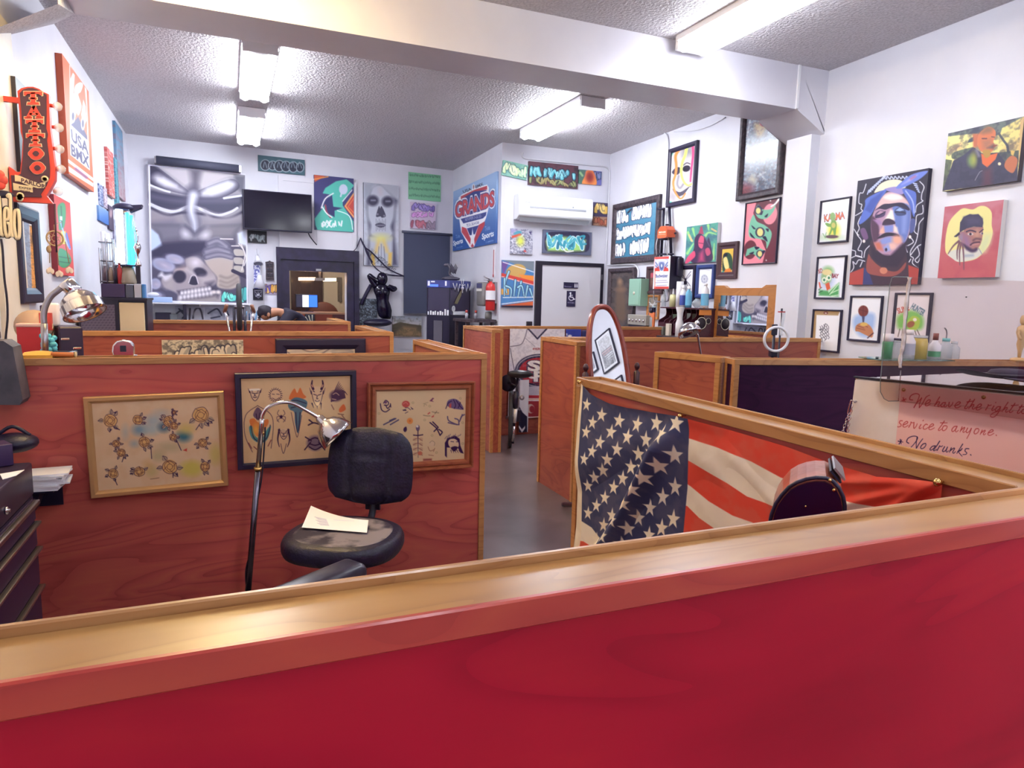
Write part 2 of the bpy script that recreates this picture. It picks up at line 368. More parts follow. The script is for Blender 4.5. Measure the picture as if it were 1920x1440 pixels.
    def mott(s,col,n,a=.5,seed=1,lo=.45,hi=.65):
        t = np.clip((s.noise(n,seed)-lo)/(hi-lo),0,1); s.c += (s._c(col)-s.c)*(t*a)[:,None]; return s
    def lines(s,L,w,col,**k):
        for l in L: s.line(l,w,col,**k)
        return s
    def text(s,t,x0,y0,x1,y1,h,col,bold=0,shear=0,up=None,sp=1,a=1):
        """baseline from (x0,y0) to (x1,y1); cap height h (both in the current origin scale)"""
        V,T = text_tris(t,0,shear,sp); Vb,Tb = text_tris(t,bold,shear,sp) if bold else (V,T)
        lo,hi = V[:,0].min(),V[:,0].max(); A,B = s._p([(x0,y0),(x1,y1)]); d = B-A; L = np.hypot(*d)
        up = np.array(up,float) if up is not None else np.array([d[1],-d[0]])/L
        up = up/np.hypot(*up); cap = .73
        Q = A+((Vb[:,:1]-lo)/(hi-lo))*d+(Vb[:,1:]/cap)*(h/s.k)*up
        ix = s._bb(Q,1)
        if not len(ix): return s
        X,Y = s.x[ix],s.y[ix]; cov = np.zeros(len(ix))
        for ddx in (-.33,0,.33):
            for ddy in (-.33,0,.33):
                ins = np.zeros(len(ix),bool); xx,yy = X+ddx,Y+ddy
                for tr in Tb:
                    p,q,r = Q[tr]; bb = (xx >= min(p[0],q[0],r[0])) & (xx <= max(p[0],q[0],r[0])) & (yy >= min(p[1],q[1],r[1])) & (yy <= max(p[1],q[1],r[1]))
                    if not bb.any(): continue
                    k = np.where(bb)[0]; xk,yk = xx[k],yy[k]
                    e = lambda a_,b_: (b_[0]-a_[0])*(yk-a_[1])-(b_[1]-a_[1])*(xk-a_[0])
                    e1,e2,e3 = e(p,q),e(q,r),e(r,p); ins[k] |= ((e1 >= 0) & (e2 >= 0) & (e3 >= 0)) | ((e1 <= 0) & (e2 <= 0) & (e3 <= 0))
                cov += ins
        s._mix(ix,cov/9*a,col); return s
    def graf(s,quad,n,fills,out='141420',seed=1,w=.22,hi=None,rows=1,ow=.1,dens=1):
        """wild-style lettering: n knotted letter shapes per row inside the quad (tl,tr,br,bl)"""
        rg = random.Random(seed); tl,tr,br,bl = [np.array(p,float) for p in quad]
        at = lambda u,v: tuple((tl*(1-u)+tr*u)*(1-v)+(bl*(1-u)+br*u)*v)
        for r in range(rows):
            hh = np.hypot(*(bl-tl))/rows; L = []
            for i in range(n):
                for k in range(2+(dens > 1)):
                    P = []; u,v = (i+rg.random())/n,rg.random()
                    for j in range(rg.choice((3,4,4))):
                        P.append(at(min(.97,max(.03,u)),(r+min(.9,max(.1,v)))/rows)); u += rg.uniform(-.75,.75)/n; v = (v+rg.uniform(.35,.65)) % 1
                    L.append((P,fills[rg.randrange(len(fills))]))
            for P,c in L: s.line(P,hh*(w+ow),out,w1=hh*(w*.6+ow))
            for i,(P,c) in enumerate(L):
                if i % 3 == 0: s.line(P,hh*(w+ow*.7),out,w1=hh*(w*.6+ow*.7))
                s.line(P,hh*w,c,w1=hh*w*.55)
            if hi:
                for P,c in L: s.line([(x-hh*w*.15,y-hh*w*.2) for x,y in P],hh*w*.22,hi,a=.8)
        return s
    def linear(s,gain=1.12):
        c = np.clip(s.c,0,255)/255; l = np.where(c <= .04045,c/12.92,((c+.055)/1.055)**2.4); return np.clip(l*gain,.002,.93)
    def mesh(s,name,W,Hh,y=0,fn=None,box=0,edge=None,m=None,gain=1.12,parent=None):
        """grid of width W, height Hh in local x/z centred on the origin at depth y; box>0 closes it backwards into a slab; fn bends it"""
        n = len(s.u); X = (s.u-.5)*W; Z = (.5-s.v)*Hh; Y = np.full(n,float(y)); V = np.stack([X,Y,Z],1)
        if fn is not None: V = fn(s.u,s.v,V)
        nx,ny = s.nx,s.ny; i = np.arange(nx)[None,:]+np.arange(ny)[:,None]*(nx+1); i = i.ravel()
        Q = np.stack([i,i+nx+1,i+nx+2,i+1],1); C = s.linear(gain)
        if box:
            rim = np.concatenate([np.arange(nx+1),np.arange(1,ny+1)*(nx+1)+nx,ny*(nx+1)+np.arange(nx-1,-1,-1),np.arange(ny-1,0,-1)*(nx+1)])
            B = V[rim].copy(); B[:,1] += box; k = len(rim); D = V[rim]; a = n+np.arange(k); b = n+k+np.arange(k)
            V = np.concatenate([V,D,B]); S = np.stack([a,np.roll(a,-1),np.roll(b,-1),b],1); Q = np.concatenate([Q,S])
            E = C[rim]*.9 if edge is None else np.tile(np.array(lin(edge)),(k,1)); C = np.concatenate([C,E,E])
        me = bpy.data.meshes.new(name); me.vertices.add(len(V)); me.vertices.foreach_set('co',V.astype(np.float32).ravel())
        me.loops.add(Q.size); me.loops.foreach_set('vertex_index',Q.astype(np.int32).ravel()); me.polygons.add(len(Q))
        me.polygons.foreach_set('loop_start',np.arange(0,Q.size,4,dtype=np.int32))
        me.update(calc_edges=True); at = me.color_attributes.new('Col','FLOAT_COLOR','POINT')
        at.data.foreach_set('color',np.concatenate([C,np.ones((len(C),1))],1).astype(np.float32).ravel())
        if fn is not None: me.polygons.foreach_set('use_smooth',np.ones(len(Q),bool))
        me.materials.append(m or m_art); o = bpy.data.objects.new(name,me); COL.objects.link(o)
        if parent: o.parent = parent
        return o
def frame_mesh(W,Hh,fw,d,prof=None):
    """mitred moulding; prof = (inset fraction, depth fraction) from the outer back edge to the inner lip"""
    prof = prof or [(0,0),(0,.85),(.12,1),(.6,1),(.85,.75),(1,.5),(1,.12)]
    q = MB(); vs_ = []
    for a,b in prof:
        x,z = W/2-a*fw,Hh/2-a*fw; vs_ += [(-x,-b*d,z),(x,-b*d,z),(x,-b*d,-z),(-x,-b*d,-z)]
    fs = [(i*4+k,i*4+(k+1) % 4,(i+1)*4+(k+1) % 4,(i+1)*4+k) for i in range(len(prof)-1) for k in range(4)]
    return q.add(vs_,fs)
def picture(name,label,cat,wall,corners,draw=None,bg='ffffff',depth=.03,frame=None,fmat=None,tilt=False,group=None,m=None,edge=None,dens=1.0,prof=None,glass=False,mount=None,art_y=.45,gain=1.12,off=0):
    """corners tl,tr,br,bl in photo pixels on the wall plane -> canvas (one mesh) or framed picture (empty with parts)"""
    S = [wall.sz(*p,off=depth+off) for p in corners]
    W = (math.hypot(S[1][0]-S[0][0],S[1][1]-S[0][1])+math.hypot(S[2][0]-S[3][0],S[2][1]-S[3][1]))/2
    Hh = (math.hypot(S[3][0]-S[0][0],S[3][1]-S[0][1])+math.hypot(S[2][0]-S[1][0],S[2][1]-S[1][1]))/2
    cs,cz = sum(p[0] for p in S)/4,sum(p[1] for p in S)/4
    ang = math.atan2((S[1][1]-S[0][1])+(S[2][1]-S[3][1]),(S[1][0]-S[0][0])+(S[2][0]-S[3][0])) if tilt else 0
    fw = frame or 0; w,h = W-2*fw,Hh-2*fw; y = -depth*art_y if frame else -depth
    dx = Vector((wall.d.x*math.cos(ang),wall.d.y*math.cos(ang),math.sin(ang))); dz = Vector((-wall.d.x*math.sin(ang),-wall.d.y*math.sin(ang),math.cos(ang)))
    ctr = wall.at(cs,cz,off+.001)
    O = ctr-wall.n*y-dx*w/2+dz*h/2; A = Art(O,dx*w,-dz*h,bg,dens)
    if draw: draw(A)
    rot = Matrix((( dx.x,-wall.n.x,dz.x),(dx.y,-wall.n.y,dz.y),(dx.z,0,dz.z))).to_euler()
    if not frame:
        o = A.mesh(name,W,Hh,y,box=depth,edge=edge,m=m,gain=gain); o.location = ctr; o.rotation_euler = rot
        return tag(o,label,cat,group,'thing')
    t = thing(name,label,cat,ctr,0,group); t.rotation_euler = rot
    frame_mesh(W,Hh,fw,depth,prof).build('frame',fmat or m_black,t)
    A.mesh('artwork',w+.004,h+.004,y,m=m or m_artg,parent=t,gain=gain)
    if mount:
        mw,mc = mount; frame_mesh(w+.002,h+.002,mw,.004,[(0,.5),(0,1),(1,1),(1,.2)]).build('mount',mat('mount '+mc,mc,.8),t).location.y = y+.001
    q = MB(); q.box(-W/2+fw*.3,W/2-fw*.3,-depth*.12,0,-Hh/2+fw*.3,Hh/2-fw*.3); q.build('backing',mat('backing board','8a7a66',.8),t)
    return t
# ------------------------------------------------------------------ artwork on the right wall
INK = '251c3c'
m_fblack = mat('black frame lacquer','231a38',.4); m_fbrown = mat('brown frame','4a3038',.45); m_fdark = noisy(mat('carved dark frame','3a3038',.5),'2c2430','50424a',nscale=30,bump=.4,bscale=40)
m_gold = mat('gilt wood','c79a68',.35,metal=.35); m_ored = wood('red oak frame','8a4030','a85a3c','b86a44',.35,ring=10); m_fblue = mat('blue frame','2c3f7c',.4)
m_fwood = wood('honey frame','96592e','b5763c','c48648',.4,ring=10)
def a_bandana(c):
    c.org(1580,310,6.261); c.mott('262238',6,.6,3)
    z = '1a1630'
    for L in ([(275,220),(240,320),(200,330),(190,440),(225,460),(215,510),(230,540),(150,590)],[(215,600),(180,680),(195,740),(170,810),(220,890),(180,990),(225,1010),(220,1080)],[(135,750),(165,800),(190,820)],
              [(320,940),(265,1000),(250,1080)],[(110,995),(150,1010),(155,1060),(225,1080)],[(105,1085),(170,1060),(230,1085)],[(270,1130),(190,1110),(155,1160),(120,1130),(130,1200),(90,1260)],[(230,1130),(205,1190)],
              [(905,190),(955,250),(930,330),(925,400),(940,420),(870,470),(855,550)],[(940,470),(940,560),(870,590),(860,680),(840,770),(880,810)],[(955,615),(900,680),(890,760),(860,900),(800,1000),(795,1060)],
              [(800,850),(830,900),(770,940),(740,950),(760,1020)],[(920,930),(870,960),(800,1050)],[(880,960),(900,1050),(850,1110),(880,1140),(910,1090)],[(800,1070),(830,1090),(820,1150),(890,1210)],[(770,1150),(800,1100)]):
        c.line(L,9,'e6e8f4')
    c.poly([(70,1400),(85,1260),(240,1190),(300,1030),(330,880),(720,880),(760,1130),(900,1210),(890,1410)],'3b2638')
    c.poly([(70,1400),(85,1265),(250,1200),(235,1405)],'a63e38'); c.poly([(770,1170),(900,1215),(890,1410),(780,1405)],'a03c38')
    c.poly([(235,1405),(250,1200),(300,1230),(360,1405)],'35386c')
    c.poly([(300,1050),(330,1080),(400,1160),(520,1230),(640,1240),(740,1140),(720,1220),(600,1300),(400,1295),(280,1240)],'8a4440',sm=True); c.ell(480,1235,45,40,'c07860')
    # hair, head
    c.poly([(275,370),(290,290),(420,180),(600,120),(780,140),(900,230),(890,340),(800,300),(600,250),(400,300)],z,sm=True)
    for i in range(9): c.line([(290+i*22,340-i*22),(310+i*22,290-i*20),(330+i*22,310-i*22)],12,'b9c6ea')
    for i in range(7): c.line([(470+i*45,165-i*3),(480+i*45,130),(505+i*45,160)],12,'c6d0ee')
    for i in range(5): c.line([(830+i*14,210+i*24),(870+i*8,220+i*24)],14,'b9c6ea')
    c.poly([(370,320),(440,220),(560,170),(690,180),(740,260),(600,280),(450,300)],'dcd9c0',sm=True)
    c.poly([(360,560),(420,440),(520,320),(640,330),(760,420),(800,560),(790,760),(720,920),(560,1060),(420,1010),(350,860),(330,700)],'a884a0',sm=True)
    c.poly([(400,500),(470,360),(560,325),(680,345),(770,440),(780,520),(600,450)],'d6b2b4',sm=True,soft=3); c.poly([(480,380),(560,335),(660,350),(700,390),(580,410)],'e8dcd6',sm=True,soft=2.5)
    c.poly([(600,460),(780,470),(790,700),(740,880),(700,900),(640,760),(600,620)],'5f72b4',sm=True,soft=1.5); c.poly([(700,560),(760,560),(740,800),(690,800)],'7688c4',soft=3)
    c.poly([(340,600),(400,640),(430,760),(420,860),(360,900),(330,720)],'4a2c48',soft=2,sm=True); c.poly([(360,640),(430,630),(470,690),(420,700)],'9a76a8',soft=2)
    c.poly([(380,530),(470,460),(560,450),(700,440),(780,500),(770,530),(640,480),(560,500),(500,520),(430,510)],'22193a',sm=True)
    c.poly([(385,570),(440,530),(500,550),(480,600),(390,620)],'46355c',sm=True); c.poly([(390,580),(440,535),(490,545),(430,575)],'b48aa4'); c.line([(390,610),(440,580),(500,545)],12,'1d1734')
    c.poly([(610,530),(670,490),(730,520),(740,580),(640,590)],'34406c',sm=True); c.poly([(620,530),(670,495),(725,525),(670,540)],'8ea6d4'); c.line([(615,550),(680,548),(735,560)],12,'1d1734')
    c.poly([(560,520),(590,530),(610,640),(500,650),(490,640),(540,560)],'e6dcd4',soft=2); c.poly([(490,640),(540,625),(600,650),(610,690),(470,705)],'33203c',sm=True)
    c.poly([(480,710),(600,700),(590,780),(500,790)],'7784c8',soft=2); c.poly([(600,700),(640,730),(655,800),(600,780)],'e4d2cc',soft=2); c.poly([(440,760),(480,710),(490,800),(430,800)],'d9a696',soft=2)
    c.poly([(405,860),(480,800),(560,790),(650,810),(660,840),(560,830),(470,850)],'22172f',sm=True); c.poly([(430,890),(500,845),(580,840),(620,880),(540,920),(440,920)],'7c8bc8',sm=True,soft=2)
    c.ell(640,875,60,55,'dba08c',soft=4); c.poly([(370,910),(440,900),(470,1000),(400,990)],'bb6854',soft=3); c.ell(580,950,60,40,'d8b0a8',soft=3); c.poly([(480,960),(540,920),(560,1000),(500,1020)],'8a96cc',soft=2); c.ell(510,990,14,20,INK)
    c.poly([(330,930),(380,1000),(460,1050),(560,1060),(700,920),(760,900),(740,1060),(640,1190),(480,1190),(340,1090)],'2a1b34',soft=3)
    c.poly([(490,280),(620,250),(720,280),(700,340),(560,310)],'8d82bc',sm=True)
    c.poly([(190,690),(260,480),(280,390),(480,290),(510,310),(420,420),(320,600)],'5068bc',sm=True); c.poly([(260,520),(330,400),(480,300),(440,390),(330,560)],'3c50a2',soft=2)
    c.poly([(700,280),(830,300),(865,360),(850,560),(830,600),(780,450)],'4f66ba',sm=True); c.line([(740,300),(820,420),(840,560)],16,'9ba8dc')
    c.poly([(625,262),(720,170),(830,100),(1000,65),(920,150),(800,220),(690,268)],'6478c8',sm=True); c.poly([(690,230),(780,160),(880,110),(800,180)],'9a9ee0',soft=2); c.line([(800,160),(850,130)],26,'9a6a9c',soft=2)
    for x,y in ((250,890),(790,840)): c.ell(x,y,16,20,'e8dcd8')
    c.poly([(205,760),(260,740),(300,850),(250,870)],'6a4a74',sm=True); c.poly([(800,640),(850,640),(840,760),(790,790)],'48528c',sm=True)
picture('canvas_painting','large canvas of a man in a blue bandana on black with white lightning','painting',WR,[(1609.5,339),(1739.7,315.6),(1722,534.4),(1591,532.8)],a_bandana,'221d34',.04,edge='262038')
def a_car(c):
    c.org(1750,215,9.6); c.grad('e4d98e','d6c67c',300,380,1500,700)
    c.poly([(255,660),(330,600),(500,490),(520,620),(300,680)],'cfae7c',soft=4); c.poly([(1350,520),(1560,410),(1560,640),(1240,640)],'c2a870',soft=4)
    c.poly([(260,320),(900,150),(1640,30),(1240,240),(1200,360),(1100,380),(720,340),(260,395)],'5f6a68'); c.poly([(640,250),(900,190),(860,330),(700,330)],'485060',soft=4)
    c.line([(1180,340),(1260,460),(1330,560),(1345,680)],44,'4a4e54'); c.poly([(1170,680),(1540,640),(1530,940),(1250,900)],'4c5454')
    c.poly([(210,800),(340,820),(300,1000),(200,1310),(160,1370)],'5a6450'); c.poly([(340,700),(480,640),(640,600),(720,590),(640,720),(360,800)],'5c6858',sm=True)
    c.poly([(165,1370),(300,1000),(360,830),(540,730),(720,580),(880,700),(1160,680),(1300,860),(1520,940),(1520,1215)],'3a3a54'); c.mott('2c2c44',14,.5,4)
    c.poly([(860,700),(960,740),(1160,690),(1120,800),(970,950),(880,880)],'d0643c',sm=False); c.poly([(900,1000),(1050,940),(1060,1290),(880,1290)],'503448',soft=6)
    c.poly([(610,510),(640,450),(760,370),(820,340),(790,440),(700,490)],'3c4654'); c.poly([(710,350),(820,340),(800,580),(720,590)],'b46448',soft=2)
    c.poly([(800,400),(860,300),(1000,220),(1110,280),(1120,380),(1080,480),(1110,560),(1060,660),(960,700),(860,660),(800,560)],'c4704c',sm=True)
    c.poly([(840,330),(960,210),(1080,240),(1040,320),(900,350)],'84604c',soft=4); c.poly([(880,470),(1030,440),(1050,520),(960,620),(900,600)],'a06a54',soft=5); c.line([(880,430),(960,430)],20,'4a3040'); c.line([(1050,400),(1100,405)],16,'4a3040')
    c.poly([(970,600),(1080,530),(1150,550),(1080,620)],'584a50',soft=3); c.line([(1080,570),(1140,550)],18,'8a3a34')
    c.poly([(900,640),(1020,640),(1020,740),(940,780),(890,700)],'a88240',sm=True); c.ell(690,830,75,105,'6c8458',soft=4); c.ell(730,800,30,70,'a4a040',soft=6)
    c.poly([(1300,840),(1400,740),(1500,780),(1510,880),(1430,1050),(1290,960)],'b0684c',sm=True); c.poly([(1390,650),(1470,650),(1440,740),(1400,720)],'c8a860'); c.ell(1190,885,28,28,'d8ccaa'); c.line([(750,1180),(830,1040),(880,1010)],9,'9a98a8')
    c.poly([(1570,100),(1640,30),(1600,400),(1530,930)],'c2a270'); c.line([(780,640),(820,740)],40,'807a8a',soft=3)
picture('canvas_painting','canvas of a man in a dark jacket seated in a car, highest on the wall','painting',WR,[(1778.6,248.9),(1919.8,219.7),(1908,341),(1767.2,357.2)],a_car,'d8cc80',.045,edge='4a4048')
def a_cap(c):
    c.org(1755,370,9.293); c.grad('b4707e','b45860',600,100,600,1300); c.mott('a8485a',5,.5,8,.4,.7)
    y = '..'
    c.poly([(480,190),(640,210),(770,150),(890,170),(970,270),(970,480),(990,600),(960,740),(900,870),(720,1060),(500,1120),(380,1120),(280,1060),(190,990),(160,900),(170,680),(230,430),(370,260)],'d8d08c',sm=True)
    c.poly([(760,800),(860,640),(970,640),(940,800),(860,950),(760,980)],'c6cca0',soft=6)
    c.poly([(205,990),(300,920),(480,900),(720,900),(800,960),(700,1060),(500,1115),(370,1120),(280,1060)],'c8c8c0',sm=True); c.line([(510,1020),(640,1010)],30,'8a94ac',soft=3); c.line([(740,880),(800,990)],12,'7e8694')
    for L in ([(400,760),(300,850),(210,985)],[(410,780),(370,930),(370,1080)],[(440,790),(410,960),(415,1180)],[(460,800),(480,1000),(485,1260)]): c.line(L,38,'6c4a58',w1=14)
    c.poly([(380,640),(490,600),(490,780),(430,760)],'9a6a70',sm=True); c.ell(440,700,40,60,'8a7a90',soft=3)
    c.poly([(480,590),(560,530),(800,510),(820,560),(800,740),(750,860),(640,940),(540,900),(480,800)],'9a6a68',sm=True); c.poly([(640,640),(720,560),(770,640),(720,720)],'b48878',soft=5); c.poly([(480,640),(560,700),(600,820),(540,900),(480,800)],'84648c',soft=6)
    c.poly([(480,810),(560,860),(640,900),(700,880),(730,900),(690,950),(600,955),(500,880)],'3e2c4e',sm=True,soft=2)
    c.line([(530,600),(600,575),(690,600)],24,'3a2a48'); c.line([(760,610),(820,560)],20,'3a2a48'); c.ell(600,640,50,24,'c0b0b0'); c.ell(600,640,22,22,'2c2038'); c.ell(800,630,26,20,'b4a8b0'); c.ell(806,630,12,18,'2c2038')
    c.line([(650,750),(700,720),(780,730)],26,'52384a',soft=2); c.line([(600,830),(660,790),(760,780)],26,'4a2f44'); c.line([(640,830),(740,810)],22,'b07a7a')
    c.poly([(410,600),(420,440),(480,340),(590,290),(640,300),(740,290),(815,370),(825,450),(810,520),(660,510),(540,540),(400,620),(330,690),(315,680)],'383450',sm=False); c.poly([(500,360),(640,330),(780,370),(780,480),(560,500)],'454262',soft=6)
    c.poly([(315,690),(400,610),(420,640),(360,690)],'2c2842')
picture('canvas_painting','red canvas of a bearded man in a backwards black cap on yellow','painting',WR,[(1770.6,388.3),(1879.3,374.3),(1869,519.6),(1758.8,521.7)],a_cap,'b4606a',.045,edge='d8d0cc')
def a_green(c):
    c.org(1515,360,4.645); c.text('KARMA',145,262,318,232,66,INK,.03,.2,sp=.9); c.text('KARMA',146,258,316,230,60,'e06428',.01,.2,sp=.9)
    c.ell(225,335,52,70,'e6d23c',soft=5,a=.9); c.ell(205,395,80,22,'9cc07c',soft=5,a=.7)
    c.poly([(205,250),(235,245),(250,280),(245,330),(240,370),(225,372),(215,330),(195,370),(180,372),(200,310),(170,300),(150,275),(165,268),(195,275)],'6d9a48',sm=True); c.ell(215,215,24,36,'7a9c58'); c.ell(222,290,18,24,'b8b458')
    c.ell(208,388,56,15,'5a4048'); c.lines([[(150,395),(130,360)],[(150,400),(160,350)]],5,'6a9a60')
picture('framed_print','black framed print of a green figure under orange letters, top of its column','framed print',WR,[(1537.6,376),(1595,368.6),(1587,454.7),(1531.8,456.2)],a_green,'e4e6ec',.025,.016,m_fblack)
def a_martian(c):
    c.org(1515,360,4.645); c.ell(165,760,62,90,'a8b8d4',soft=6,a=.8); c.ell(175,690,45,40,'8cb878',soft=4); c.text('XO',95,712,132,700,40,'a04040',.04); c.text('BAY',206,745,262,750,36,'8a3440',.05)
    c.ell(160,745,44,58,'90b080',soft=2); c.ell(165,700,42,26,'d8c890'); c.ell(142,766,20,24,'e8f0d8'); c.ell(180,748,22,24,'e8f0d8'); c.ell(142,766,10,12,'3a7858'); c.ell(182,748,10,12,'3a7858'); c.poly([(150,800),(185,785),(195,840),(165,860)],'cc5c3c')
    c.poly([(95,900),(100,850),(180,860),(270,790),(265,910)],'4f9a58',soft=2); c.lines([[(190,890),(265,800)],[(200,880),(265,850)],[(180,870),(240,810)],[(205,905),(265,895)]],7,'c8e4c0'); c.lines([[(95,850),(120,830)],[(95,875),(125,860)]],6,'2c4a3c'); c.line([(100,790),(108,830)],12,'d05a48')
picture('framed_print','black framed print of a green goggle-eyed head among leaves, middle of its column','framed print',WR,[(1530.5,481.6),(1585.6,478.4),(1579.6,561.3),(1526.2,560.2)],a_martian,'e2e4ec',.025,.016,m_fblack)
def a_calli(c):
    c.org(1515,360,4.645); c.poly([(30,1030),(280,1030),(262,1078),(75,1072),(60,1370),(25,1370)],'a88a62'); c.ell(155,1055,18,12,'6a2a34'); c.ell(155,1057,9,6,'d0c0a8')
    rg = random.Random(5)
    for i in range(5):
        x,y = 105+i*17,1310-i*8
        for k in range(5-(i == 4)): c.line([(x+rg.uniform(-3,5),y-k*28),(x+rg.uniform(4,14),y-k*28-14),(x+rg.uniform(-4,6),y-k*28-26)],4,'2a2634')
    c.line([(100,1200),(125,1195)],5,'2a2634'); c.line([(150,1150),(130,1210)],5,'2a2634')
picture('framed_print','black framed calligraphy on white paper over brown card, bottom of its column','framed print',WR,[(1523.2,579.6),(1576.4,580.7),(1571.4,662.5),(1518,656)],a_calli,'e6e6ec',.025,.016,m_fblack)
def a_ball(c):
    c.org(1500,200,2.88); c.poly([(290,1190),(300,1130),(400,1120),(385,1230),(330,1240)],'9cb4dc',soft=4,sm=True); c.ell(342,1104,27,30,'74342c'); c.lines([[(318,1095),(366,1110)],[(342,1076),(340,1132)]],2,'4a2020'); c.poly([(334,1130),(350,1132),(346,1165),(338,1165)],'4a4a6a')
    c.poly([(305,1180),(340,1165),(375,1180),(395,1215),(388,1245),(360,1235),(320,1215),(300,1210)],'b87a58',sm=True); c.lines([[(310,1182),(345,1195)],[(306,1195),(350,1205)],[(330,1172),(365,1190)]],3,'7a4438'); c.ell(345,1175,20,10,'d8b060'); c.line([(365,1248),(395,1222)],6,'4a3040')
picture('framed_print','black framed print of a brown ball above an open hand','framed print',WR,[(1593,554.9),(1652.8,554),(1647.6,642.7),(1587.5,638.2)],a_ball,'e4e4ea',.025,.017,m_fblack)
def a_frog(c):
    c.org(1500,200,2.88); c.poly([(530,1130),(600,1100),(660,1130),(655,1200),(560,1200),(528,1190)],'7cc45c',soft=4,sm=True); c.text('SLIME',532,1118,592,1098,30,'c04c38',.03); c.text('HUNTER',596,1090,662,1130,34,'5a7a8c',.04)
    c.poly([(580,1160),(610,1130),(645,1145),(640,1190),(610,1210),(585,1195)],'a8cc48',sm=True); c.ell(620,1150,10,9,'f0f0e0'); c.ell(598,1175,22,16,'9c6040',rot=-30)
    c.lines([[(540,1200),(530,1240)],[(556,1200),(550,1236)],[(620,1210),(630,1240)],[(610,1210),(600,1240)],[(632,1205),(645,1232)]],4,'4a3830')
picture('framed_print','black framed print of a green creature behind the clear counter guard','framed print',WR,[(1677.8,549),(1747.2,548.3),(1736,642.7),(1669,637.5)],a_frog,'e4e4ea',.03,.019,m_fblack)
# --- rear part of the right wall
def a_alpha(c):
    c.org(1120,220,3.13); c.mott('4a86a4',7,.6,4)
    for q,n,s in (([(98,550),(180,535),(180,620),(96,632)],4,1),([(205,515),(318,490),(312,590),(200,610)],5,2),([(92,650),(316,610),(308,690),(88,730)],9,3),([(85,745),(162,730),(160,815),(80,825)],4,4),([(195,720),(300,700),(298,805),(190,812)],5,5)):
        c.graf(q,int(n*1.5),['f2f4f8','e4ebf2','ffffff'],'16203c',s,.13,ow=.07,dens=2)
    c.line([(180,560),(200,540)],10,'2a2a40')
picture('framed_painting','large framed sheet of white graffiti lettering on teal','framed painting',WR,[(1149.4,383),(1237.6,364.4),(1228.6,488.4),(1143,496.4)],a_alpha,'3b7896',.05,.09,m_fdark)
def a_mask(c):
    c.org(1240,210,8); c.poly([(120,600),(200,570),(140,700)],'3c9a7c'); c.poly([(100,900),(140,1000),(100,1200)],'3c9a7c'); c.poly([(90,1330),(160,1340),(150,1380),(90,1390)],'6cc4ac')
    c.poly([(130,860),(130,720),(220,600),(350,540),(480,500),(480,700),(450,900),(440,1100),(300,1340),(150,1280),(110,1160)],'c0b8b8',sm=True); c.poly([(300,560),(470,500),(470,640),(320,660)],'8f8a90',soft=6)
    c.poly([(160,900),(230,830),(300,850),(260,930),(200,940)],'3a3240',sm=True); c.ell(375,850,60,46,'2a2434',rot=-20); c.line([(330,800),(380,765),(430,780)],12,'3a3240')
    c.line([(260,960),(240,1080),(280,1140),(330,1080)],16,'77707a',soft=2); c.poly([(170,1150),(280,1200),(430,1110),(420,1160),(330,1240),(240,1260)],'4c4454',sm=True); c.poly([(150,1180),(220,1260),(200,1340),(130,1280)],'a8a0a4',soft=3); c.line([(430,1130),(290,1320)],16,'e8e4e6')
    c.line([(270,560),(215,660),(225,800),(215,930),(180,1060),(210,1200),(290,1300),(360,1220)],46,'ea8848',w1=20); c.line([(380,520),(360,640),(310,780),(300,930),(340,1050),(400,1100),(450,1080)],44,'d8f070',w1=26); c.line([(470,490),(475,640),(450,860),(435,1040)],40,'d8487c',w1=22)
picture('framed_painting','tall black framed grey face crossed by orange and lime stripes','framed painting',WR,[(1253.5,279),(1307,263),(1299.6,379.7),(1246.8,388.7)],a_mask,'b8b2b4',.04,.055,m_fblack)
def a_dark(c):
    c.org(1240,210,8); c.mott('2c3448',8,.8,2); c.mott('8a96a4',12,.7,9,.5,.7); c.mott('a4aeb8',22,.6,31,.55,.7)
    c.poly([(1400,180),(1560,190),(1530,340),(1440,370)],'a08860',sm=True,soft=4); c.ell(1520,185,50,34,'9c3c4c',rot=30); c.poly([(1160,1180),(1250,1080),(1370,1110),(1340,1240),(1160,1290)],'7a3440',soft=8,sm=True); c.mott('40202c',18,.4,12)
    c.poly([(1290,1010),(1370,940),(1430,1010),(1400,1080)],'b0a898',soft=5); c.lines([[(1290,360),(1330,130)],[(1450,960),(1560,900)],[(1480,930),(1560,1010)]],10,'b8c0c8',soft=2)
picture('framed_painting','tall dark framed painting partly hidden by the beam end','framed painting',WR,[(1390,205),(1470.5,186),(1459,363),(1377.2,377.6)],a_dark,'56627a',.06,.07,m_fdark,m=mat('varnished','ffffff',.25))
_artnodes(_M['varnished'])
